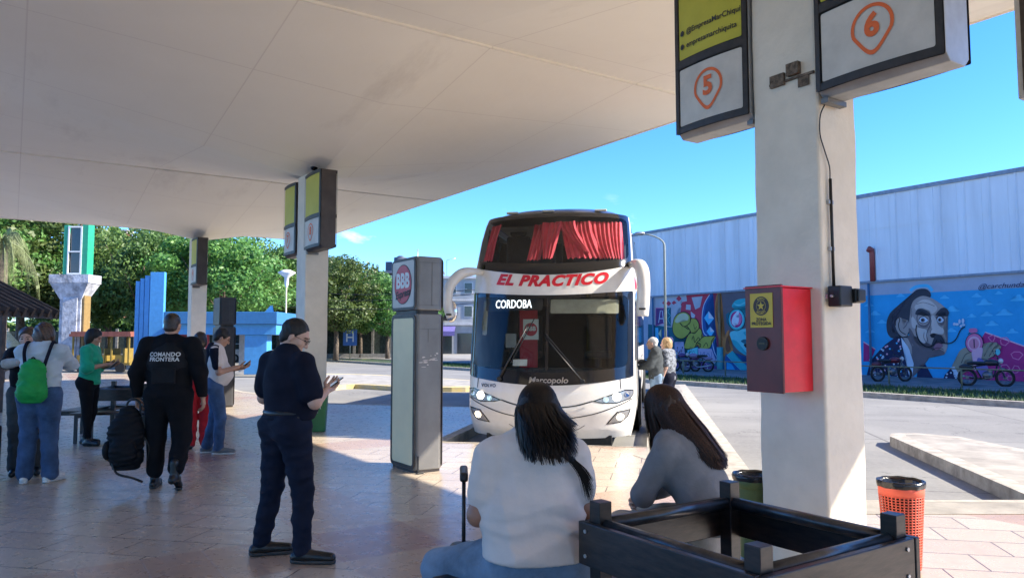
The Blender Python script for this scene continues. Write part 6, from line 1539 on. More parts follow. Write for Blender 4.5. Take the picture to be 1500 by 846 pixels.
def hand_sdf(W, d, n, side, curl=.5, spread=.10, h=1.0, thumb=.9):
    """side: unit vector towards the thumb"""
    W, d, n, side = v3(W), v3(d) / np.linalg.norm(d), v3(n) / np.linalg.norm(n), v3(side)
    side = side - d * (side @ d); side /= np.linalg.norm(side); n = n - d * (n @ d) - side * (n @ side); n /= np.linalg.norm(n)
    s = Sdf(.010); s.cone(W - d * .03, W + d * .03, .024, .022)
    for i, off in enumerate((.030, .011, -.009, -.027)):
        b = W + d * (.088 - .004 * abs(i - 1)) + side * off; s.cone(W + d * .02 + side * off * .55, b, .015, .0115)
        L_ = (.040, .045, .042, .033)[i]; dd = d + side * (off * spread * 8); dd /= np.linalg.norm(dd); p = b; a = curl * (.6 + .12 * i)
        for j, f in enumerate((1, .66, .52)):
            c_, s_ = math.cos(a), math.sin(a); q = p + (dd * c_ + n * s_) * L_ * f; s.cone(p, q, .0098 - j * .0008, .0092 - j * .0010, k=.004); p = q; a += curl * .95
    b = W + d * .022 + side * .026; t1 = b + (d * .6 + side * thumb * .6 + n * .35) * .045; t2 = t1 + (d * .85 + side * .2 + n * .35 * (1 + curl)) * .034; t3 = t2 + (d * .8 + n * .4 * (1 + curl)) * .024
    s.cone(W + d * .02 + side * .012, t1, .016, .0115, k=.008); s.cone(t1, t2, .0112, .0102, k=.004); s.cone(t2, t3, .0102, .0085, k=.004)
    return s
J0 = dict(pelvis=(0, 0, .97), waist=(0, .005, 1.10), chest=(0, 0, 1.28), neck=(0, -.01, 1.47), head=(0, .02, 1.63),
          shL=(-.185, -.01, 1.42), elL=(-.235, -.03, 1.14), wrL=(-.235, .05, .90), shR=(.185, -.01, 1.42), elR=(.235, -.03, 1.14), wrR=(.235, .05, .90),
          hipL=(-.095, 0, .93), knL=(-.10, .02, .50), anL=(-.105, -.02, .09), hipR=(.095, 0, .93), knR=(.10, .02, .50), anR=(.105, -.02, .09), toeL=(-.12, .16, .03), toeR=(.12, .16, .03))
SKIN = mat('skin_tan', (.42, .23, .155), .5, var=.08, vscale=10); SKIN2 = mat('skin_light', (.56, .34, .25), .5, var=.08, vscale=10); SKIN3 = mat('skin_brown', (.30, .15, .095), .5, var=.08, vscale=10)
EYEW = mat('eye_dark', (.03, .02, .015), .2); 
def cloth(name, col, rough=.85, bump=.0012, bs=90, var=.12, sheen=None, vs=9):
    dark = max(col) < .08
    return mat(name, col, rough, var=var, vscale=vs, bump=bump, bscale=bs, sheen=(0 if dark else .12) if sheen is None else sheen, spec=.15 if dark else .3)
def figure(name_label, loc, rz, J=None, bulk=1.0, hips=1.0, scale=1.0, skin=SKIN, headrot=(0, 0), top=None, bottom=None, shoes=None, hair=None, h=.011, hands=(True, True), hand_o=None, female=False, eyes=True, glasses=False, group='people at the bus station', belly=0.0, seated=False, hs=.005):
    r_ = thing('person', name_label, 'person', loc, rz, group)
    j = dict(J0); j.update(J or {}); j = {k: v3(v) for k, v in j.items()}
    Rm = rotm(headrot[0], headrot[1], headrot[2] if len(headrot) > 2 else 0)
    tors = .155 * bulk; B_ = bulk
    sd = Sdf(.035)
    head_prims(sd, j['head'], Rm)
    sd.cone(j['neck'] + v3((0, 0, -.03)), j['head'] + Rm @ v3((0, -.02, -.06)), .056 * B_ ** .5, .052 * B_ ** .5)
    S = (1.0, .68, 1.0)
    kq = .72 if seated else .84
    sd.chain([j['chest'] + v3((0, .01, .03)), j['waist'], j['pelvis']], [.130 * B_ * kq, .13 * B_ * kq, .150 * hips * kq * (.72 if seated else 1)], S); sd.cone(j['shL'] * v3((.8, 1, 1)) + v3((0, .01, -.015)), j['shR'] * v3((.8, 1, 1)) + v3((0, .01, -.015)), .038, .038, k=.04)
    for a in 'LR':
        sh, el, wr = j['sh' + a], j['el' + a], j['wr' + a]; sd.chain([sh * v3((.97, 1, 1)), el, wr], [.042 * B_ ** .7, .040 * B_ ** .6, .027], k=.02)
        hp, kn, an = j['hip' + a], j['kn' + a], j['an' + a]; sd.chain([hp, kn, an], [.085 * hips, .054, .036], k=.03)
    ex = []
    for i, a in enumerate('LR'):
        if hands[i]:
            el, wr = j['el' + a], j['wr' + a]; d = wr - el; d /= np.linalg.norm(d); sgn = -1 if a == 'L' else 1
            o = (hand_o or {}).get(a, {}); dd = v3(o.get('d', d)); nn = v3(o.get('n', (-sgn, 0, 0))); ss = v3(o.get('s', (0, 1, .2)))
            ex.append((hand_sdf(wr, dd, nn, ss, o.get('curl', .45), thumb=o.get('thumb', .9)), hs))
    body = sdf_obj('body', sd, skin, r_, h, ex, scale)
    hd = lambda p: tuple((j['head'] + Rm @ v3(p)) * scale)
    if eyes:
        for sg in (-1, 1):
            mb = MB(); mb.ball(hd((sg * .030, .0835, .010)), (.0125 * scale, .008 * scale, .006 * scale), 10, 6, M=Matrix(Rm.tolist())); mb.build('eye', EYEW, body)
            mb = MB(); mb.tube([hd((sg * .014, .094, .030)), hd((sg * .032, .091, .037)), hd((sg * .052, .074, .030))], .0032 * scale, 5); mb.build('eyebrow', mat('brow', (.03, .02, .015), .8), body)
    if glasses:
        mb = MB()
        for sg in (-1, 1):
            mb.tube([hd((sg * .032 + .024 * math.cos(a), .104 - .004 * abs(math.cos(a)), .008 + .018 * math.sin(a))) for a in [q * PI / 8 for q in range(17)]], .0018 * scale, 5); mb.tube([hd((sg * .056, .098, .012)), hd((sg * .080, .03, .012)), hd((sg * .083, -.015, .005))], .002 * scale, 5)
        mb.tube([hd((-.009, .106, .012)), hd((.009, .106, .012))], .0018 * scale, 5); mb.build('glasses', M_BLACK, r_)
    # ---- trousers
    if bottom:
        m_, o = bottom['m'], bottom; q = Sdf(.03); w0 = o.get('w', 1.0)
        q.chain([j['waist'] + v3((0, 0, .0)), j['pelvis'], ], [.145 * hips + .008, .163 * hips], (1, .72, 1)) if not seated else q.chain([j['pelvis'] + v3((0, .03, -.02)), j['pelvis'] + v3((0, .03, -.05))], [.13 * hips, .13 * hips], (1, .72, 1))
        ell_ = .10 * hips
        for a in 'LR':
            hp, kn, an = j['hip' + a], j['kn' + a], j['an' + a]; e = an + (kn - an) * o.get('up', .02)
            q.chain([hp, kn, e], [ell_ * w0 ** .5, .070 * w0, o.get('cuff', .062) * w0], k=.025)
            q.ell(hp + v3((0, -.045 if not seated else -.0, 0 if not seated else -.03)), (.095 * hips, .085 * hips, .11 if not seated else .08), .05)
        q.wr = folds(hash(name_label) % 1000 + 1, o.get('fold', .009), 11, (1, 1, 1.6))
        if not seated: q.plane((0, 0, o.get('top', 1.06)), (0, 0, 1))
        for a in 'LR':
            pass
        q2 = q
        sdf_obj('trousers', q2, m_, r_, h, None, scale)
    # ---- top
    if top:
        m_, o = top['m'], top; q = Sdf(.035); ofs = o.get('o', .014); hem = o.get('hem', .93)
        q.chain([j['chest'] + v3((0, .0, .085)), j['chest'] + v3((0, .01, -.03)), j['waist'], j['pelvis'] + v3((0, 0, -.02))], [.120 * B_ + ofs, .158 * B_ + ofs, .150 * B_ + ofs + belly * .5, .158 * max(hips, B_) + ofs], (1, .70, 1))
        q.cone(j['shL'] * v3((.80, 1, 1)) + v3((0, 0, .012)), j['shR'] * v3((.80, 1, 1)) + v3((0, 0, .012)), .052 + ofs * .5, .052 + ofs * .5, k=.06)
        q.cone(j['neck'] + v3((0, 0, -.055)), j['neck'] + v3((0, .0, o.get('collar', -.02))), .085, .062 + ofs * .3, k=.05)
        if belly: q.ell(j['waist'] + v3((0, .05, .0)), (.15 * B_, .12 + belly, .14), .06)
        for a in 'LR':
            sh, el, wr = j['sh' + a], j['el' + a], j['wr' + a]; f = o.get('sleeve', .55); rs = .060 * B_ ** .7 + ofs * .8
            if f <= 1: q.cone(sh, sh + (el - sh) * f, rs + .003, rs - .004 + o.get('loose', .0), k=.035)
            else: q.chain([sh, el, el + (wr - el) * (f - 1)], [rs + .003, rs - .010, .036 + ofs * .7], k=.035)
        if o.get('bust'):
            for sg in (-1, 1): q.ell(j['chest'] + v3((sg * .07, .09, -.03)), (.07, .06, .065), .04)
        q.wr = folds(hash(name_label) % 777 + 5, o.get('fold', .008), o.get('ff', 12), o.get('fd', (1, .8, 1.8)))
        if o.get('cutsleeve', True):
            pass
        q.plane(j['pelvis'] + v3((0, 0, hem - .97)), (0, 0, -1)) if not seated else None
        sdf_obj(o.get('name', 'shirt'), q, m_, r_, o.get('h', h), None, scale)
    # ---- shoes
    if shoes:
        for a in 'LR':
            an, toe = j['an' + a], j['toe' + a]; d = toe - an; d[2] = 0 if not o.get('lift') else d[2]; fz = an[2] - .09; L_ = np.linalg.norm(d); d = d / L_
            tdir = toe - an; q = Sdf(.025); heel = an - d * .045 + v3((0, 0, -.045)); tz = v3((0, 0, toe[2] - .03))
            q.cone(heel + v3((0, 0, .0)), an + d * .04 + v3((0, 0, -.035)) , .040, .044); q.cone(an + d * .03 + v3((0, 0, -.035)), toe + v3((0, 0, .012)), .044, .036); q.cone(an + v3((0, 0, -.02)), an + v3((0, 0, shoes.get('high', .02))), .042, .044)
            up = np.cross(np.cross(tdir, v3((0, 0, 1))), tdir); up /= np.linalg.norm(up)
            if toe[2] < .05 and an[2] < .12: q.plane((0, 0, .004), (0, 0, -1))
            so = sdf_obj('shoe', q, shoes['m'], r_, .008, None, scale)
            if shoes.get('sole'):
                q2 = Sdf(.02); q2.cone(heel + v3((0, 0, -.02)), toe + v3((0, 0, -.008)), .040, .038)
                if toe[2] < .05: q2.plane((0, 0, .028), (0, 0, 1)); q2.plane((0, 0, .002), (0, 0, -1)); sdf_obj('sole', q2, shoes['sole'], so, .008, None, scale)
    # ---- hair
    if hair:
        q = Sdf(.02); E = lambda c, rr_, kk=None: q.ell(j['head'] + Rm @ v3(c), rr_, kk, Rm)
        t = hair.get('t', .012)
        E((0, -.022, .040), (.079 + t, .095 + t, .085 + t)); E((0, -.055, -.01), (.070 + t, .058 + t, .07 + t * 1.5)) if not hair.get('short') else E((0, -.050, -.030), (.067 + t, .050 + t, .064))
        if hair.get('full'): E((0, -.04, -.02), (.090 + t, .072 + t, .10 + t)); 
        if hair.get('long'): 
            Lg = hair['long']; b = j['head'] + Rm @ v3((0, -.05, -.02)); q.cone(b, b + v3((0, -.03, -Lg)), .095, .06, (1, .55, 1), k=.04)
        nd = Rm @ v3((0, 1, -.55 if not hair.get('short') else -.75)); q.plane(j['head'] + Rm @ v3((0, .052 if hair.get('short') else .068, .06)), nd) if not hair.get('long') else q.plane(j['head'] + Rm @ v3((0, .070, .055)), Rm @ v3((0, 1, -.42)))
        q.wr = folds(33, hair.get('mess', .006), 45, (1.5, 1.0, .5))
        sdf_obj('hair', q, hair['m'], r_, min(h, .009), None, scale)
    r_['_h'] = 0; del r_['_h']
    return r_, j, body
def Gp(px, py): v = G(px, py, 0); return (v.x, v.y, 0)
import zlib
def hash(s): return zlib.crc32(s.encode())
H_BLACK = mat('hair_black', (.008, .006, .006), .6, var=.4, vscale=60, stretch=(1, 1, .15), bump=.002, bscale=120)
H_BROWN = mat('hair_brown', (.085, .040, .020), .4, var=.4, vscale=60, bump=.002, bscale=120); H_BLOND = mat('hair_blond', (.42, .27, .12), .5, var=.3, vscale=60, bump=.002, bscale=120); H_WHITE = mat('hair_white', (.55, .53, .50), .6, var=.2, bump=.002, bscale=120); H_DBR = mat('hair_dark_brown', (.035, .020, .014), .4, var=.4, vscale=60, bump=.002, bscale=120)
C_NAVY = cloth('navy_cloth', (.008, .010, .022)); C_BLACKC = cloth('black_cloth', (.007, .007, .009)); C_DNAVY = cloth('dark_navy_trousers', (.010, .014, .030)); C_JEAN = cloth('blue_denim', (.045, .095, .20), bump=.0015, bs=160, var=.3, vs=6); C_JEANL = cloth('light_denim', (.16, .24, .34), bump=.0015, bs=160, var=.25, vs=6)
C_WHITE = cloth('white_cotton', (.60, .54, .50), var=.04); C_GREY = cloth('grey_knit', (.20, .20, .21)); C_GREEN = cloth('green_blouse', (.01, .36, .20)); C_LSHIRT = cloth('pale_blue_shirt', (.48, .55, .60), var=.06); C_RED = cloth('red_cloth', (.50, .012, .02)); C_BEIGE = cloth('beige_cloth', (.42, .37, .31)); C_DGREY = cloth('charcoal_cloth', (.055, .062, .065)); C_PAT = cloth('speckled_grey_cloth', (.20, .22, .25), var=.5, vs=30)
S_BLACK = mat('shoe_black', (.010, .010, .011), .4, var=.3, bump=.001); S_WHITE = mat('shoe_white', (.65, .65, .62), .5); S_GREY = mat('shoe_grey', (.12, .13, .14), .6); S_SOLE = mat('sole_rubber', (.05, .05, .05), .7); S_SOLEW = mat('sole_white', (.6, .6, .58), .6)
def phone(parent, c, d, up, sc=1.0):
    mb = MB(); c = Vector(c); d = Vector(d).normalized(); mb.beam(c - d * .075, c + d * .075, .072, .009, up=up); o = mb.build('mobile_phone', M_BLACK, None, bevel=.003); return o
# --- officer in the centre, reading his phone
loc = (-1.595, 5.36, 0)
r1, j, b = figure('man in dark navy polo and trousers standing reading his phone', loc, R(-40), dict(
    waist=(0, .03, 1.10), chest=(0, .0, 1.28), neck=(.0, -.01, 1.45), head=(.01, .055, 1.585), shL=(-.19, -.02, 1.40), elL=(-.30, .0, 1.13), wrL=(-.12, .17, 1.10), shR=(.20, .0, 1.39), elR=(.285, .04, 1.12), wrR=(.155, .235, 1.19),
    knL=(-.13, -.02, .49), anL=(-.20, -.06, .09), toeL=(-.09, .10, .03), knR=(.13, .06, .49), anR=(.19, .02, .09), toeR=(.36, .14, .03)),
    bulk=1.26, hips=1.20, scale=.975, headrot=(R(-46), R(-30)), skin=SKIN2, top=dict(m=C_NAVY, sleeve=.72, hem=.99, o=.016, fold=.008, ff=8, loose=.006, collar=.012, name='polo_shirt'), bottom=dict(m=C_DNAVY, w=1.14, fold=.011, top=1.04, cuff=.056),
    shoes=dict(m=S_BLACK, sole=S_SOLE, high=.03), hair=dict(m=H_BLACK, short=True, t=.008, mess=.006), h=.009, hs=.0045, belly=.02, glasses=True,
    hand_o={'L': dict(d=(.6, .75, .05), n=(0, 0, 1), s=(-.3, .9, .3), curl=.35), 'R': dict(d=(-.45, .8, .25), n=(-.5, -.2, 1), s=(-.8, 0, .6), curl=.7)})
mb = MB(); mb.tube([(.165 * 1.1 * math.cos(a), .125 * 1.1 * math.sin(a) + .01, 1.015) for a in [i * 2 * PI / 32 for i in range(33)]], .0205, 8, caps=False); mb.build('belt', S_BLACK, r1)
mb = MB(); mb.use(mat('patch_blue', (.15, .35, .62), .8)); mb.bx(.262, .266, -.035, .035, 1.235, 1.285); mb.use(MATS['white_paint']); mb.bx(.2625, .2675, -.035, .035, 1.252, 1.268); mb.xf(Matrix.Translation((.012, .02, .0))); mb.build('flag_patch', None, r1)
mb = MB(); mb.cyl((.175, -.02, .975), .018, .012, 16, axis='X'); mb.build('belt_badge', MATS['white_paint'], r1)
mb = MB(); mb.bx(.14, .20, -.05, .02, .93, 1.0); mb.build('belt_pouch', S_BLACK, r1, bevel=.01)
def held(root_loc, rz, local, direction, upv, label, tilt=None):
    M_ = Matrix.Translation(root_loc) @ Matrix.Rotation(rz, 4, 'Z'); c = M_ @ Vector(local); d = (M_.to_3x3() @ Vector(direction)).normalized(); u = M_.to_3x3() @ Vector(upv)
    mb = MB(); mb.beam(-d * .075, d * .075, .074, .009, up=u); o = mb.build('mobile_phone', M_BLACK, None, bevel=.003); o.location = c
    mb = MB(); s_ = d.cross(u).normalized(); nrm = s_.cross(d); mb.beam(-d * .069 + nrm * .0052, d * .069 + nrm * .0052, .066, .0012, up=u); mb.build('screen', mat('phone_screen', (.02, .03, .05), .1, emit=(.5, .65, .9), estr=.15), o)
    return tag(o, label, 'phone', 'phones in people\'s hands')
held(loc, R(-40), (.10, .325, 1.21), (-.1, .85, .45), (0, -.6, 1), 'dark phone held by the man in the navy polo')

# --- uniformed man walking away with a backpack
loc = (-3.56, 7.85, 0)
r2, j, b = figure('large man in black uniform walking away with his back to the viewer', loc, R(4), dict(
    chest=(0, 0, 1.33), waist=(0, 0, 1.13), neck=(0, .0, 1.535), head=(.0, .04, 1.675), shL=(-.225, -.01, 1.47), elL=(-.315, -.04, 1.18), wrL=(-.325, .02, .92), shR=(.225, -.01, 1.47), elR=(.315, -.03, 1.18), wrR=(.33, .04, .93),
    hipL=(-.105, 0, .95), knL=(-.13, .05, .52), anL=(-.135, .04, .09), toeL=(-.16, .22, .03), hipR=(.105, 0, .95), knR=(.14, .02, .52), anR=(.15, -.20, .17), toeR=(.16, -.09, .035)),
    bulk=1.32, hips=1.22, headrot=(0, R(-12)), skin=SKIN, top=dict(m=C_BLACKC, sleeve=1.92, hem=.93, o=.020, fold=.009, name='uniform_jacket'), bottom=dict(m=C_BLACKC, w=1.38, fold=.010, cuff=.060, up=.20),
    shoes=dict(m=S_BLACK, sole=S_SOLE, high=.12), hair=dict(m=H_DBR, short=True, t=.003, mess=.002), h=.011, hand_o={'L': dict(n=(1, 0, 0), s=(0, 1, 0), curl=.9), 'R': dict(n=(-1, 0, 0), s=(0, 1, 0), curl=.5)})
q = Sdf(.03); q.chain([(0, .0, 1.42), (0, .0, 1.30), (0, .0, 1.10)], [.175, .225, .205], (1, .72, 1)); q.plane((0, 0, 1.50), (0, 0, 1)); q.plane((0, 0, 1.06), (0, 0, -1)); q.plane((.205, 0, 1.3), (1, 0, .12)); q.plane((-.205, 0, 1.3), (-1, 0, .12)); q.wr = folds(3, .004, 14)
vest = sdf_obj('vest', q, cloth('vest_black', (.012, .012, .014), .7, sheen=0), r2, .010)
mb = MB(); mb.use(mat('uniform_lettering', (.62, .62, .60), .7))
for s, z in (('COMANDO', 1.375), ('FRONTERA', 1.325)):
    vs, fs = text_geo(s, .056, .0018, space=1.05); V2 = [(v[0], -.72 * math.sqrt(max(0, (.224 - max(0, z + v[1] - 1.30) * .30) ** 2 - v[0] ** 2)) - .020 - .6 * v[0] ** 2, z + v[1]) for v in vs]; mb.add(V2, fs)
mb.build('back_lettering', None, vest)
mb = MB(); mb.bx(-.12, .12, -.172, -.150, 1.08, 1.24); mb.build('vest_panel', MATS['vest_black'], vest, bevel=.01)
bp = thing('backpack', 'large black backpack carried by hand by the uniformed man', 'bag', (-3.56 - .40, 7.80, .18), R(10))
q = Sdf(.05); q.chain([(0, 0, .14), (0, 0, .42), (0.02, 0, .56)], [.165, .165, .11], (1, .68, 1)); q.ell((0, -.11, .22), (.13, .07, .14), .03); q.plane((0, 0, .02), (0, 0, -1)); q.wr = folds(8, .014, 12)
sdf_obj('bag_body', q, cloth('backpack_black', (.010, .010, .012), .7, sheen=0), bp, .012)
mb = MB(); mb.tube(catmull([(-.02, 0, .60), (.0, 0, .70), (.06, 0, .735), (.12, 0, .69), (.12, 0, .58)], 5, False), .012, 8); mb.build('carry_handle', S_BLACK, bp)
mb = MB(); mb.tube(catmull([(.14, -.02, .40), (.23, -.03, .25), (.22, -.02, .12), (.25, 0, .02)], 5, False), .008, 6); mb.tube(catmull([(-.12, -.05, .12), (-.05, -.1, .0), (.10, -.1, -.05), (.18, -.05, -.1)], 5, False), .012, 6); mb.build('strap', S_BLACK, bp)
mb = MB(); mb.ball((-.17, -.02, .22), (.05, .07, .10), 12, 8); mb.build('side_pocket', MATS['backpack_black'], bp)

# --- man in white shirt with phone
x, y, _ = Gp(313, 664); loc = (x, y, 0)
r3, j, b = figure('man with glasses in a white shirt with dark shoulders and jeans reading his phone', loc, R(-72), dict(
    waist=(0, .04, 1.08), head=(.0, .075, 1.575), neck=(0, .01, 1.45), shL=(-.18, 0, 1.39), elL=(-.22, .06, 1.12), wrL=(-.08, .30, 1.15), shR=(.18, .0, 1.39), elR=(.21, .05, 1.11), wrR=(.07, .30, 1.18), anL=(-.10, -.10, .09), toeL=(-.12, .09, .03), anR=(.10, .06, .09), toeR=(.14, .25, .03), knL=(-.1, .0, .5), knR=(.1, .08, .5)),
    bulk=1.08, hips=1.0, headrot=(0, R(-30)), skin=SKIN, top=dict(m=C_WHITE, sleeve=.55, hem=.92, fold=.010, belly=1, name='shirt'), bottom=dict(m=C_JEAN, w=1.12, fold=.012), shoes=dict(m=S_GREY, sole=S_SOLEW), hair=dict(m=H_BLACK, t=.010), glasses=True, scale=.985,
    hand_o={'L': dict(d=(.4, .9, .1), n=(0, 0, 1), s=(-.3, .9, .3), curl=.4), 'R': dict(d=(-.2, .95, .1), n=(0, -.2, 1), s=(-1, 0, .3), curl=.5)}, belly=.02)
q = Sdf(.03); q.cone((-.135, 0, 1.41), (.135, 0, 1.41), .073, .073); q.cone((0, -.06, 1.40), (0, -.06, 1.12), .12, .11, (1, .6, 1))
for sg, el in ((-1, (-.22, .06, 1.12)), (1, (.21, .05, 1.11))): sh = v3((sg * .18, 0, 1.39)); q.cone(sh, sh + (v3(el) - sh) * .66, .082, .074)
q.plane((0, .02, 1.3), (0, .9, -.25)); q.wr = folds(3, .006, 12); q.cut = []; q.plane((0, .045, 1.3), (0, 1, 0))
sdf_obj('dark_yoke', q, C_NAVY, r3, .011, None, .985)
held(loc, R(-72), (.045, .385, 1.20), (0, .75, .6), (0, -.6, 1), 'dark phone held by the man in the white shirt')
# --- person in red trousers partly hidden
x, y, _ = Gp(289, 657); figure('person in red trousers and grey top hidden behind the uniformed man', (x, y, 0), R(20), dict(elR=(.25, .05, 1.14), wrR=(.16, .26, 1.10)), scale=.93, bulk=.95, top=dict(m=C_DGREY, sleeve=1.9, fold=.01), bottom=dict(m=C_RED, w=1.35, fold=.015), shoes=dict(m=S_BLACK), hair=dict(m=H_DBR, full=True), h=.014, hs=.006)
# --- woman in green blouse
x, y, _ = Gp(127, 652); loc = (x, y, 0)
r4, j, b = figure('woman in a green blouse and black trousers looking at her phone', loc, R(-82), dict(
    head=(0, .05, 1.60), neck=(0, 0, 1.46), shL=(-.165, 0, 1.40), elL=(-.23, .04, 1.14), wrL=(-.07, .27, 1.17), shR=(.165, 0, 1.40), elR=(.225, .04, 1.14), wrR=(.06, .27, 1.20), anL=(-.10, -.06, .09), toeL=(-.12, .11, .03), anR=(.10, .05, .09), toeR=(.15, .21, .03)),
    bulk=1.05, hips=1.16, scale=.975, female=True, headrot=(0, R(-24)), skin=SKIN, top=dict(m=C_GREEN, sleeve=1.25, hem=.90, o=.024, fold=.014, bust=1, loose=.01, name='blouse'), bottom=dict(m=C_BLACKC, w=.98, fold=.006, cuff=.050, up=.1), shoes=dict(m=S_BLACK), hair=dict(m=H_BLACK, full=True, long=.24, t=.012), h=.011,
    hand_o={'L': dict(d=(.4, .9, .1), n=(0, 0, 1), s=(-.3, .9, .3), curl=.4), 'R': dict(d=(-.2, .95, .1), n=(0, -.2, 1), s=(-1, 0, .3), curl=.5)})
held(loc, R(-82), (.04, .345, 1.16), (0, .7, .6), (0, -.6, 1), 'dark phone held by the woman in the green blouse')
# --- embracing pair at the far left
x, y, _ = Gp(53, 706); loc = (x, y, 0)
r5, j, b = figure('woman in a pale shirt and jeans wearing a green backpack, hugging someone', loc, R(12), dict(
    head=(-.01, .07, 1.575), neck=(0, .02, 1.46), shL=(-.18, 0, 1.40), elL=(-.25, .24, 1.30), wrL=(-.16, .44, 1.36), shR=(.18, 0, 1.40), elR=(.21, .25, 1.25), wrR=(.0, .42, 1.34), anL=(-.11, -.02, .09), toeL=(-.15, .15, .03), anR=(.13, .0, .09), toeR=(.20, .16, .03)),
    bulk=1.10, hips=1.18, scale=1.0, headrot=(R(20), R(-12)), skin=SKIN2, top=dict(m=C_LSHIRT, sleeve=1.9, hem=.90, o=.026, fold=.013, name='shirt'), bottom=dict(m=C_JEAN, w=1.22, fold=.008, cuff=.070), shoes=dict(m=S_WHITE, sole=S_SOLEW), hair=dict(m=H_BROWN, t=.016, full=True, mess=.012), h=.011)
q = Sdf(.05); q.chain([(0, -.22, .86 + .12), (0, -.21, 1.20)], [.155, .125], (1, .62, 1)); q.ell((0, -.30, 1.0), (.11, .05, .09), .03); q.plane((0, 0, .86), (0, 0, -1)); q.wr = folds(12, .008, 13)
gbp = thing('backpack', 'bright green backpack on the back of the woman in the pale shirt', 'bag', loc, R(12))
sdf_obj('bag_body', q, cloth('bag_green', (.01, .30, .06), .6, sheen=0), gbp, .011)
mb = MB()
for sg in (-1, 1): mb.tube(catmull([(sg * .09, -.17, 1.24), (sg * .12, -.13, 1.40), (sg * .125, -.03, 1.50), (sg * .125, .10, 1.42)], 6, False), .018, 8)
mb.tube(catmull([(-.04, -.20, 1.28), (0, -.22, 1.34), (.04, -.20, 1.28)], 5, False), .009, 6); mb.build('strap', C_NAVY, gbp)
x2, y2 = x - .40, y + .44
r6, j, b = figure('older woman in dark clothes hugging the woman with the green backpack', (x2, y2, 0), R(208), dict(
    head=(.03, .09, 1.56), neck=(0, .03, 1.44), shL=(-.17, 0, 1.38), elL=(-.30, .24, 1.36), wrL=(-.25, .50, 1.37), shR=(.17, 0, 1.38), elR=(.20, .26, 1.28), wrR=(.05, .50, 1.31)),
    bulk=1.08, hips=1.12, scale=.985, headrot=(R(-12), R(-8)), skin=SKIN2, top=dict(m=C_BLACKC, sleeve=.9, hem=.86, o=.022, fold=.010, name='cardigan'), bottom=dict(m=C_DGREY, w=1.3, fold=.010), shoes=dict(m=S_BLACK), hair=dict(m=H_BROWN, t=.014), h=.011, group='people at the bus station',
    hand_o={'L': dict(d=(.75, .6, .1), n=(.4, -.8, 0), s=(0, .2, 1), curl=.2), 'R': dict(d=(-.7, .6, .15), n=(-.2, -.9, 0), s=(0, .2, 1), curl=.2)})
q = Sdf(.02); q.chain([(-.175, 0, 1.375), (-.30, .24, 1.36), (-.25, .49, 1.37)], [.072, .058, .042]); q.wr = folds(4, .008, 16); sdf_obj('sleeve', q, C_BEIGE, r6, .011, None, .985)
q = Sdf(.02); q.chain([(.175, 0, 1.375), (.20, .26, 1.28), (.05, .48, 1.31)], [.072, .058, .042]); q.wr = folds(6, .008, 16); sdf_obj('sleeve', q, C_BEIGE, r6, .011, None, .985)
sc = thing('wheeled_suitcase', 'dark suitcase with raised handle at the left edge of the photo', 'suitcase', (x - .62, y - .05, 0), R(20))
def suitcase(sc, hh, w_, dz, m_, top):
    mb = MB(); mb.prism(rrect(-w_ / 2, w_ / 2, -dz / 2, dz / 2, .05, 4), .05, hh); mb.build('shell', m_, sc, bevel=.025, seg=3)
    mb = MB(); 
    for sg in (-1, 1): mb.tube([(sg * .09, .05, hh - .05), (sg * .09, .05, top)], .009, 8)
    mb.build('handle_tube', M_STEEL if False else S_BLACK, sc); mb = MB(); mb.bx(-.115, .115, .03, .07, top - .01, top + .035); mb.build('handle_grip', S_BLACK, sc, bevel=.012)
    for sx_ in (-1, 1):
        for sy in (-1, 1): mb = MB(); mb.cyl((sx_ * (w_ / 2 - .05), sy * (dz / 2 - .04), .028), .028, .02, 14, axis='Y'); mb.build('wheel', M_TYRE, sc)
suitcase(sc, .60, .40, .26, mat('case_dark', (.012, .014, .03), .45), 1.02)
# --- elderly couple beside the bus
M1 = Matrix
ox, oy = (960 - 750) / 1100 * 13.6, 13.6
figure('elderly white haired man in a dark jacket looking into the bus', (ox, oy, 0), R(72), dict(head=(0, .07, 1.58), elR=(.23, .10, 1.15), wrR=(.17, .34, 1.22), elL=(-.23, .10, 1.15), wrL=(-.15, .30, 1.12)), bulk=1.12, scale=.925, skin=SKIN2, top=dict(m=C_DGREY, sleeve=1.92, hem=.84, o=.028, fold=.014, name='jacket'), bottom=dict(m=C_JEANL, w=1.2), shoes=dict(m=S_GREY), hair=dict(m=H_WHITE, short=True, t=.002, mess=.002), h=.012)
figure('blond woman in a grey patterned top standing behind the elderly man', ((977.5 - 750) / 1100 * 13.9, 13.9, 0), R(60), dict(head=(0, .04, 1.60)), bulk=1.18, hips=1.2, scale=.905, skin=SKIN2, top=dict(m=C_PAT, sleeve=.8, hem=.88, o=.02, fold=.010, bust=1, name='top'), bottom=dict(m=C_NAVY, w=1.2), shoes=dict(m=S_GREY), hair=dict(m=H_BLOND, t=.016, full=True, mess=.01), h=.012)

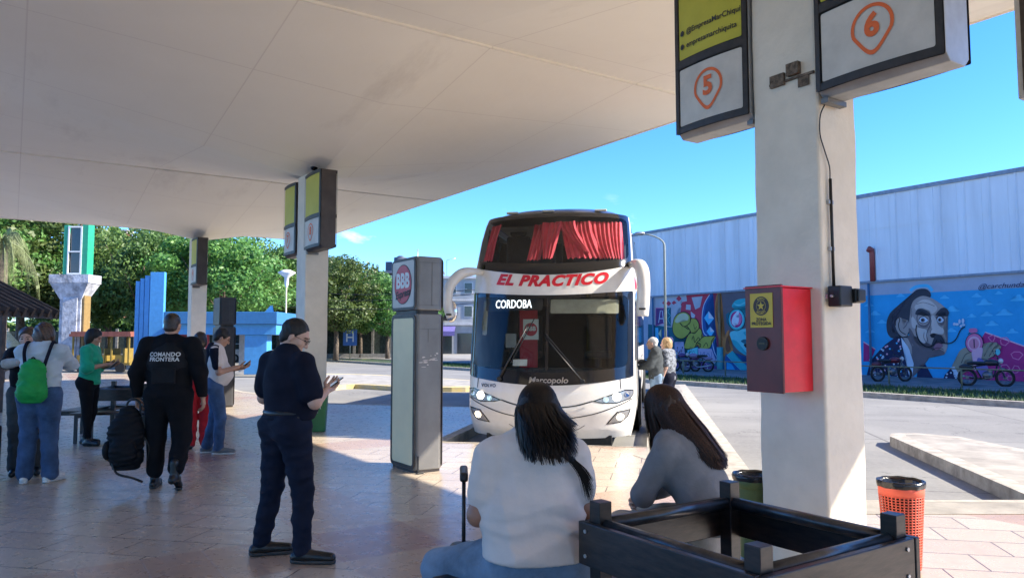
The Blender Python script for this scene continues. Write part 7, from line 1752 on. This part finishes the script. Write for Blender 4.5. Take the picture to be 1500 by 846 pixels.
# --- the two seated women
def strands(name, hc, Rm, parent, m_, n, fall, seed, width=.0042, spread=1.0, bias=(0, 0), back=.0, ang=(100, 440)):
    """hair: strands leave a centre parting, follow the skull and hang"""
    rr = random.Random(seed); mb = MB(); mb.smooth = True; hc = v3(hc)
    for i in range(n):
        a = R(rr.uniform(*ang)); out = np.array([math.cos(a), math.sin(a), 0]); lay = rr.uniform(0, 1) ** .7
        rx, ry, rz_ = .083 + .014 * lay, .102 + .014 * lay, .105 + .014 * lay
        st = rr.uniform(.05, .5); pts = []
        for k in range(6):
            ph = st + (1.50 - st) * k / 5; pts.append(v3((out[0] * rx * math.sin(ph) * 1.0, out[1] * ry * math.sin(ph) - .012, rz_ * math.cos(ph) + .018)))
        L_ = fall(a, rr) ; e0 = pts[-1]; wob = rr.uniform(-1, 1); w2 = rr.uniform(0, 6)
        for k in range(1, 13):
            s = k / 12; x = e0[0] * (1 + .25 * s * spread) + bias[0] * s * s + .008 * wob * math.sin(3 * s + w2); y = e0[1] * (1 - .10 * s) - back * min(1, s * 2) * (1 if e0[1] < .02 else 0) + bias[1] * s ** 1.1 * min(1, max(.15, .6 - e0[1] * 6)); pts.append(v3((x, y, e0[2] - L_ * s)))
        pts = [hc + (Rm @ p if k_ < 6 else (Rm @ pts[5]) + (p - pts[5])) for k_, p in enumerate(pts)]
        w_ = width * rr.uniform(.6, 1.4); sid = np.cross(out, v3((0, 0, 1))); V = []
        for k_, p in enumerate(pts): f = w_ * (1 if k_ < 14 else (1 - (k_ - 13) / 6)); V += [tuple(p - sid * f), tuple(p + sid * f)]
        mb.add(V, [(2 * k_, 2 * k_ + 1, 2 * k_ + 3, 2 * k_ + 2) for k_ in range(len(pts) - 1)])
    return mb.build(name, m_, parent)
M_HS = mat('hair_strands_black', (.012, .007, .005), .5, var=.5, vscale=200, spec=.25); M_HS2 = mat('hair_strands_brown', (.055, .024, .014), .5, var=.5, vscale=200, spec=.25)
# left woman: faces away, leaning slightly forward; local frame feet on the floor
loc = (.095, 3.42, 0)
Jw = dict(pelvis=(0, -.02, .56), waist=(.0, .02, .70), chest=(.0, .06, .89), neck=(.01, .07, 1.075), head=(.03, .10, 1.19), shL=(-.185, .05, 1.0), elL=(-.245, .02, .74), wrL=(-.17, .24, .66), shR=(.185, .05, 1.0), elR=(.24, .08, .75), wrR=(.12, .28, .66),
          hipL=(-.11, .05, .50), knL=(-.43, .30, .43), anL=(-.38, .30, .09), toeL=(-.46, .47, .03), hipR=(.11, .05, .50), knR=(.20, .46, .45), anR=(.20, .42, .09), toeR=(.22, .60, .03))
r7, j, b = figure('seated woman in a white T-shirt with long dark hair, seen from behind', loc, R(3), Jw, bulk=1.42, hips=1.38, skin=SKIN3, headrot=(0, R(-14)), top=None, bottom=dict(m=C_JEANL, w=1.22, fold=.008, cuff=.065), shoes=dict(m=S_WHITE, sole=S_SOLEW), hair=None, h=.010, hs=.005, seated=True, female=True)
q = Sdf(.04); q.chain([(0, .05, .985), (0, .055, .88), (0, .02, .74), (.0, .0, .62), (0, -.01, .56)], [.165, .195, .215, .235, .228], (1, .74, 1)); q.cone((-.15, .05, 1.0), (.15, .05, 1.0), .074, .074, k=.07); q.cone((0, .05, 1.02), (0, .06, 1.07), .085, .062, k=.06)
q.ell((-.085, -.055, .79), (.10, .07, .06), .04); q.ell((.085, -.055, .79), (.10, .07, .06), .04); q.ell((0, -.04, .66), (.20, .12, .065), .03)
for sg, el in ((-1, Jw['elL']), (1, Jw['elR'])): sh = v3((sg * .185, .05, .99)); q.cone(sh, sh + (v3(el) - sh) * .62, .084, .080, k=.035)
_f1 = folds(21, .022, 7, (1.0, .5, 1.6)); _f2 = folds(5, .004, 13, (1.3, .6, 1.3))
def _roll(P):
    z = P[:, 2] + .10 * P[:, 0] ** 2 * 8 - .03 * np.sin(P[:, 0] * 14 + P[:, 2] * 9); return .009 * np.sin(z * 42 + 2.6 * np.sin(z * 17 + P[:, 0] * 5)) * np.clip((.80 - P[:, 2]) / .12, 0, 1) * np.clip(1.3 - np.abs(P[:, 0]) * 3, .3, 1)
q.wr = lambda P: _f1(P) * np.clip((1.05 - P[:, 2]) / .3, .2, 1.1) + _f2(P) + _roll(P); q.plane((0, 0, .565), (0, 0, -1))
sdf_obj('t_shirt', q, C_WHITE, r7, .0075)
def fall1(a, rr):
    back = max(0, -math.sin(a)); return .135 + .06 * back + rr.uniform(-.09, .07)
q = Sdf(.03); hc = v3(Jw['head']); q.ell(hc + v3((0, -.012, .028)), (.086, .104, .104)); q.cone(hc + v3((0, -.045, -.02)), hc + v3((.02, -.135, -.14)), .088, .078, (1.2, .62, 1), k=.05); q.plane(hc + v3((0, .07, .05)), (0, 1, -.42)); q.wr = folds(9, .004, 50, (1.6, 1, .3))
hb = sdf_obj('hair', q, H_BLACK, r7, .008)
strands('hair_strands', Jw['head'], rotm(0, R(-14)), hb, M_HS, 1900, fall1, 3, spread=1.7, bias=(.035, -.115), back=.03, ang=(120, 420))
# the lock falling over the right shoulder blade
mb = MB(); mb.smooth = True; rr = random.Random(6)
for i in range(230):
    o = v3((rr.gauss(0, .009), rr.gauss(0, .004), 0)); t = rr.uniform(.55, 1.12); pts = catmull([tuple(hc + v3(p) + o * f) for p, f in (((.01, -.11, -.05), 1.6), ((.04, -.15, -.10), 1.5), ((.085, -.18, -.15), 1.1), ((.135, -.187, -.20 * (.9 + .1 * t)), .8), ((.185, -.172, -.27 * (.7 + .3 * t)), .9), ((.215, -.155, -.36 * (.5 + .5 * t)), 1.3))], 4, False)
    V = []; 
    for k, p in enumerate(pts): f = .0015 * (1 - .85 * k / len(pts)); V += [(p[0] - f, p[1], p[2] - f * .5), (p[0] + f, p[1], p[2] + f * .5)]
    mb.add(V, [(2 * k, 2 * k + 1, 2 * k + 3, 2 * k + 2) for k in range(len(pts) - 1)])
mb.build('hair_lock', M_HS, hb)
# right woman: faces left and away, hunched
loc = (1.0, 3.98, 0)
Jr = dict(pelvis=(0, -.04, .56), waist=(0, .0, .70), chest=(0, .10, .88), neck=(0, .16, 1.03), head=(0, .235, 1.145), shL=(-.165, .13, .96), elL=(-.21, .24, .72), wrL=(.0, .34, .70), shR=(.165, .13, .96), elR=(.21, .24, .72), wrR=(.02, .38, .66),
          hipL=(-.10, 0, .54), knL=(-.13, .42, .52), anL=(-.12, .38, .09), toeL=(-.13, .55, .03), hipR=(.10, 0, .54), knR=(.12, .42, .52), anR=(.12, .38, .09), toeR=(.13, .55, .03))
r8, j, b = figure('seated woman in a grey sweater with long brown hair, facing left', loc, R(50), Jr, bulk=1.12, hips=1.1, skin=SKIN2, hand_o={'L': dict(d=(1, .1, -.2), n=(0, -1, 0), s=(0, 0, 1), curl=.5), 'R': dict(d=(-1, .1, -.3), n=(0, -1, 0), s=(0, 0, 1), curl=.5)}, headrot=(R(12), R(-16)), bottom=dict(m=C_BEIGE, w=1.15, fold=.010), shoes=dict(m=S_WHITE), hair=None, h=.010, seated=True)
q = Sdf(.04); q.chain([(0, .15, .95), (0, .09, .86), (0, .0, .72), (0, -.04, .58)], [.150, .172, .165, .178], (1, .74, 1)); q.cone((-.13, .13, .965), (.13, .13, .965), .062, .062, k=.06); q.cone((0, .14, .98), (0, .165, 1.04), .075, .055, k=.05)
for a, s in (('L', -1), ('R', 1)): q.chain([(s * .165, .13, .95), Jr['el' + a], Jr['wr' + a]], [.072, .060, .042], k=.03)
q.wr = folds(31, .009, 11, (1, .8, 1.8)); q.plane((0, 0, .54), (0, 0, -1)); sdf_obj('sweater', q, C_GREY, r8, .009)
Rm = rotm(R(12), R(-16)); hc = v3(Jr['head'])
q = Sdf(.03); q.ell(hc + Rm @ v3((0, -.018, .030)), (.085, .100, .100), None, Rm); q.cone(hc + v3((.0, -.06, -.02)), hc + v3((.03, -.235, -.23)), .082, .056, (1.1, .62, 1), k=.05); q.plane(hc + Rm @ v3((0, .062, .05)), Rm @ v3((0, 1, -.36))); q.wr = folds(9, .004, 50, (1.6, 1, .3))
hb = sdf_obj('hair', q, mat('hair_deep_brown', (.026, .013, .010), .38, var=.4, vscale=60), r8, .008)
def fall2(a, rr): return .26 + .05 * max(0, -math.sin(a)) + rr.uniform(-.02, .04)
strands('hair_strands', Jr['head'], Rm, hb, M_HS2, 1700, fall2, 8, spread=1.1, bias=(.03, -.215), back=.03, ang=(128, 412))
# seat planks under the women
bs = thing('bench_seat', 'dark slatted bench that the two women sit on', 'bench', (.35, 3.72, 0), AT_ANG)
for k in range(4): mb = MB(); mb.bx(-.72, .68, -.22 + k * .11, -.125 + k * .11, .42, .45); mb.build('seat_plank', M_BEN, bs, bevel=.004)
for x_ in (-.62, .0, .6): mb = MB(); mb.bx(x_ - .02, x_ + .02, -.2, .2, .38, .418); mb.bx(x_ - .02, x_ + .02, -.2, -.16, 0, .38); mb.bx(x_ - .02, x_ + .02, .16, .2, 0, .38); mb.build('seat_leg', M_BLACK, bs)
sc = thing('wheeled_suitcase', 'black suitcase with raised handle left of the seated woman in white', 'suitcase', (-.185, 3.72, 0), R(94))
suitcase(sc, .51, .36, .24, mat('case_black', (.010, .010, .011), .35), .86)
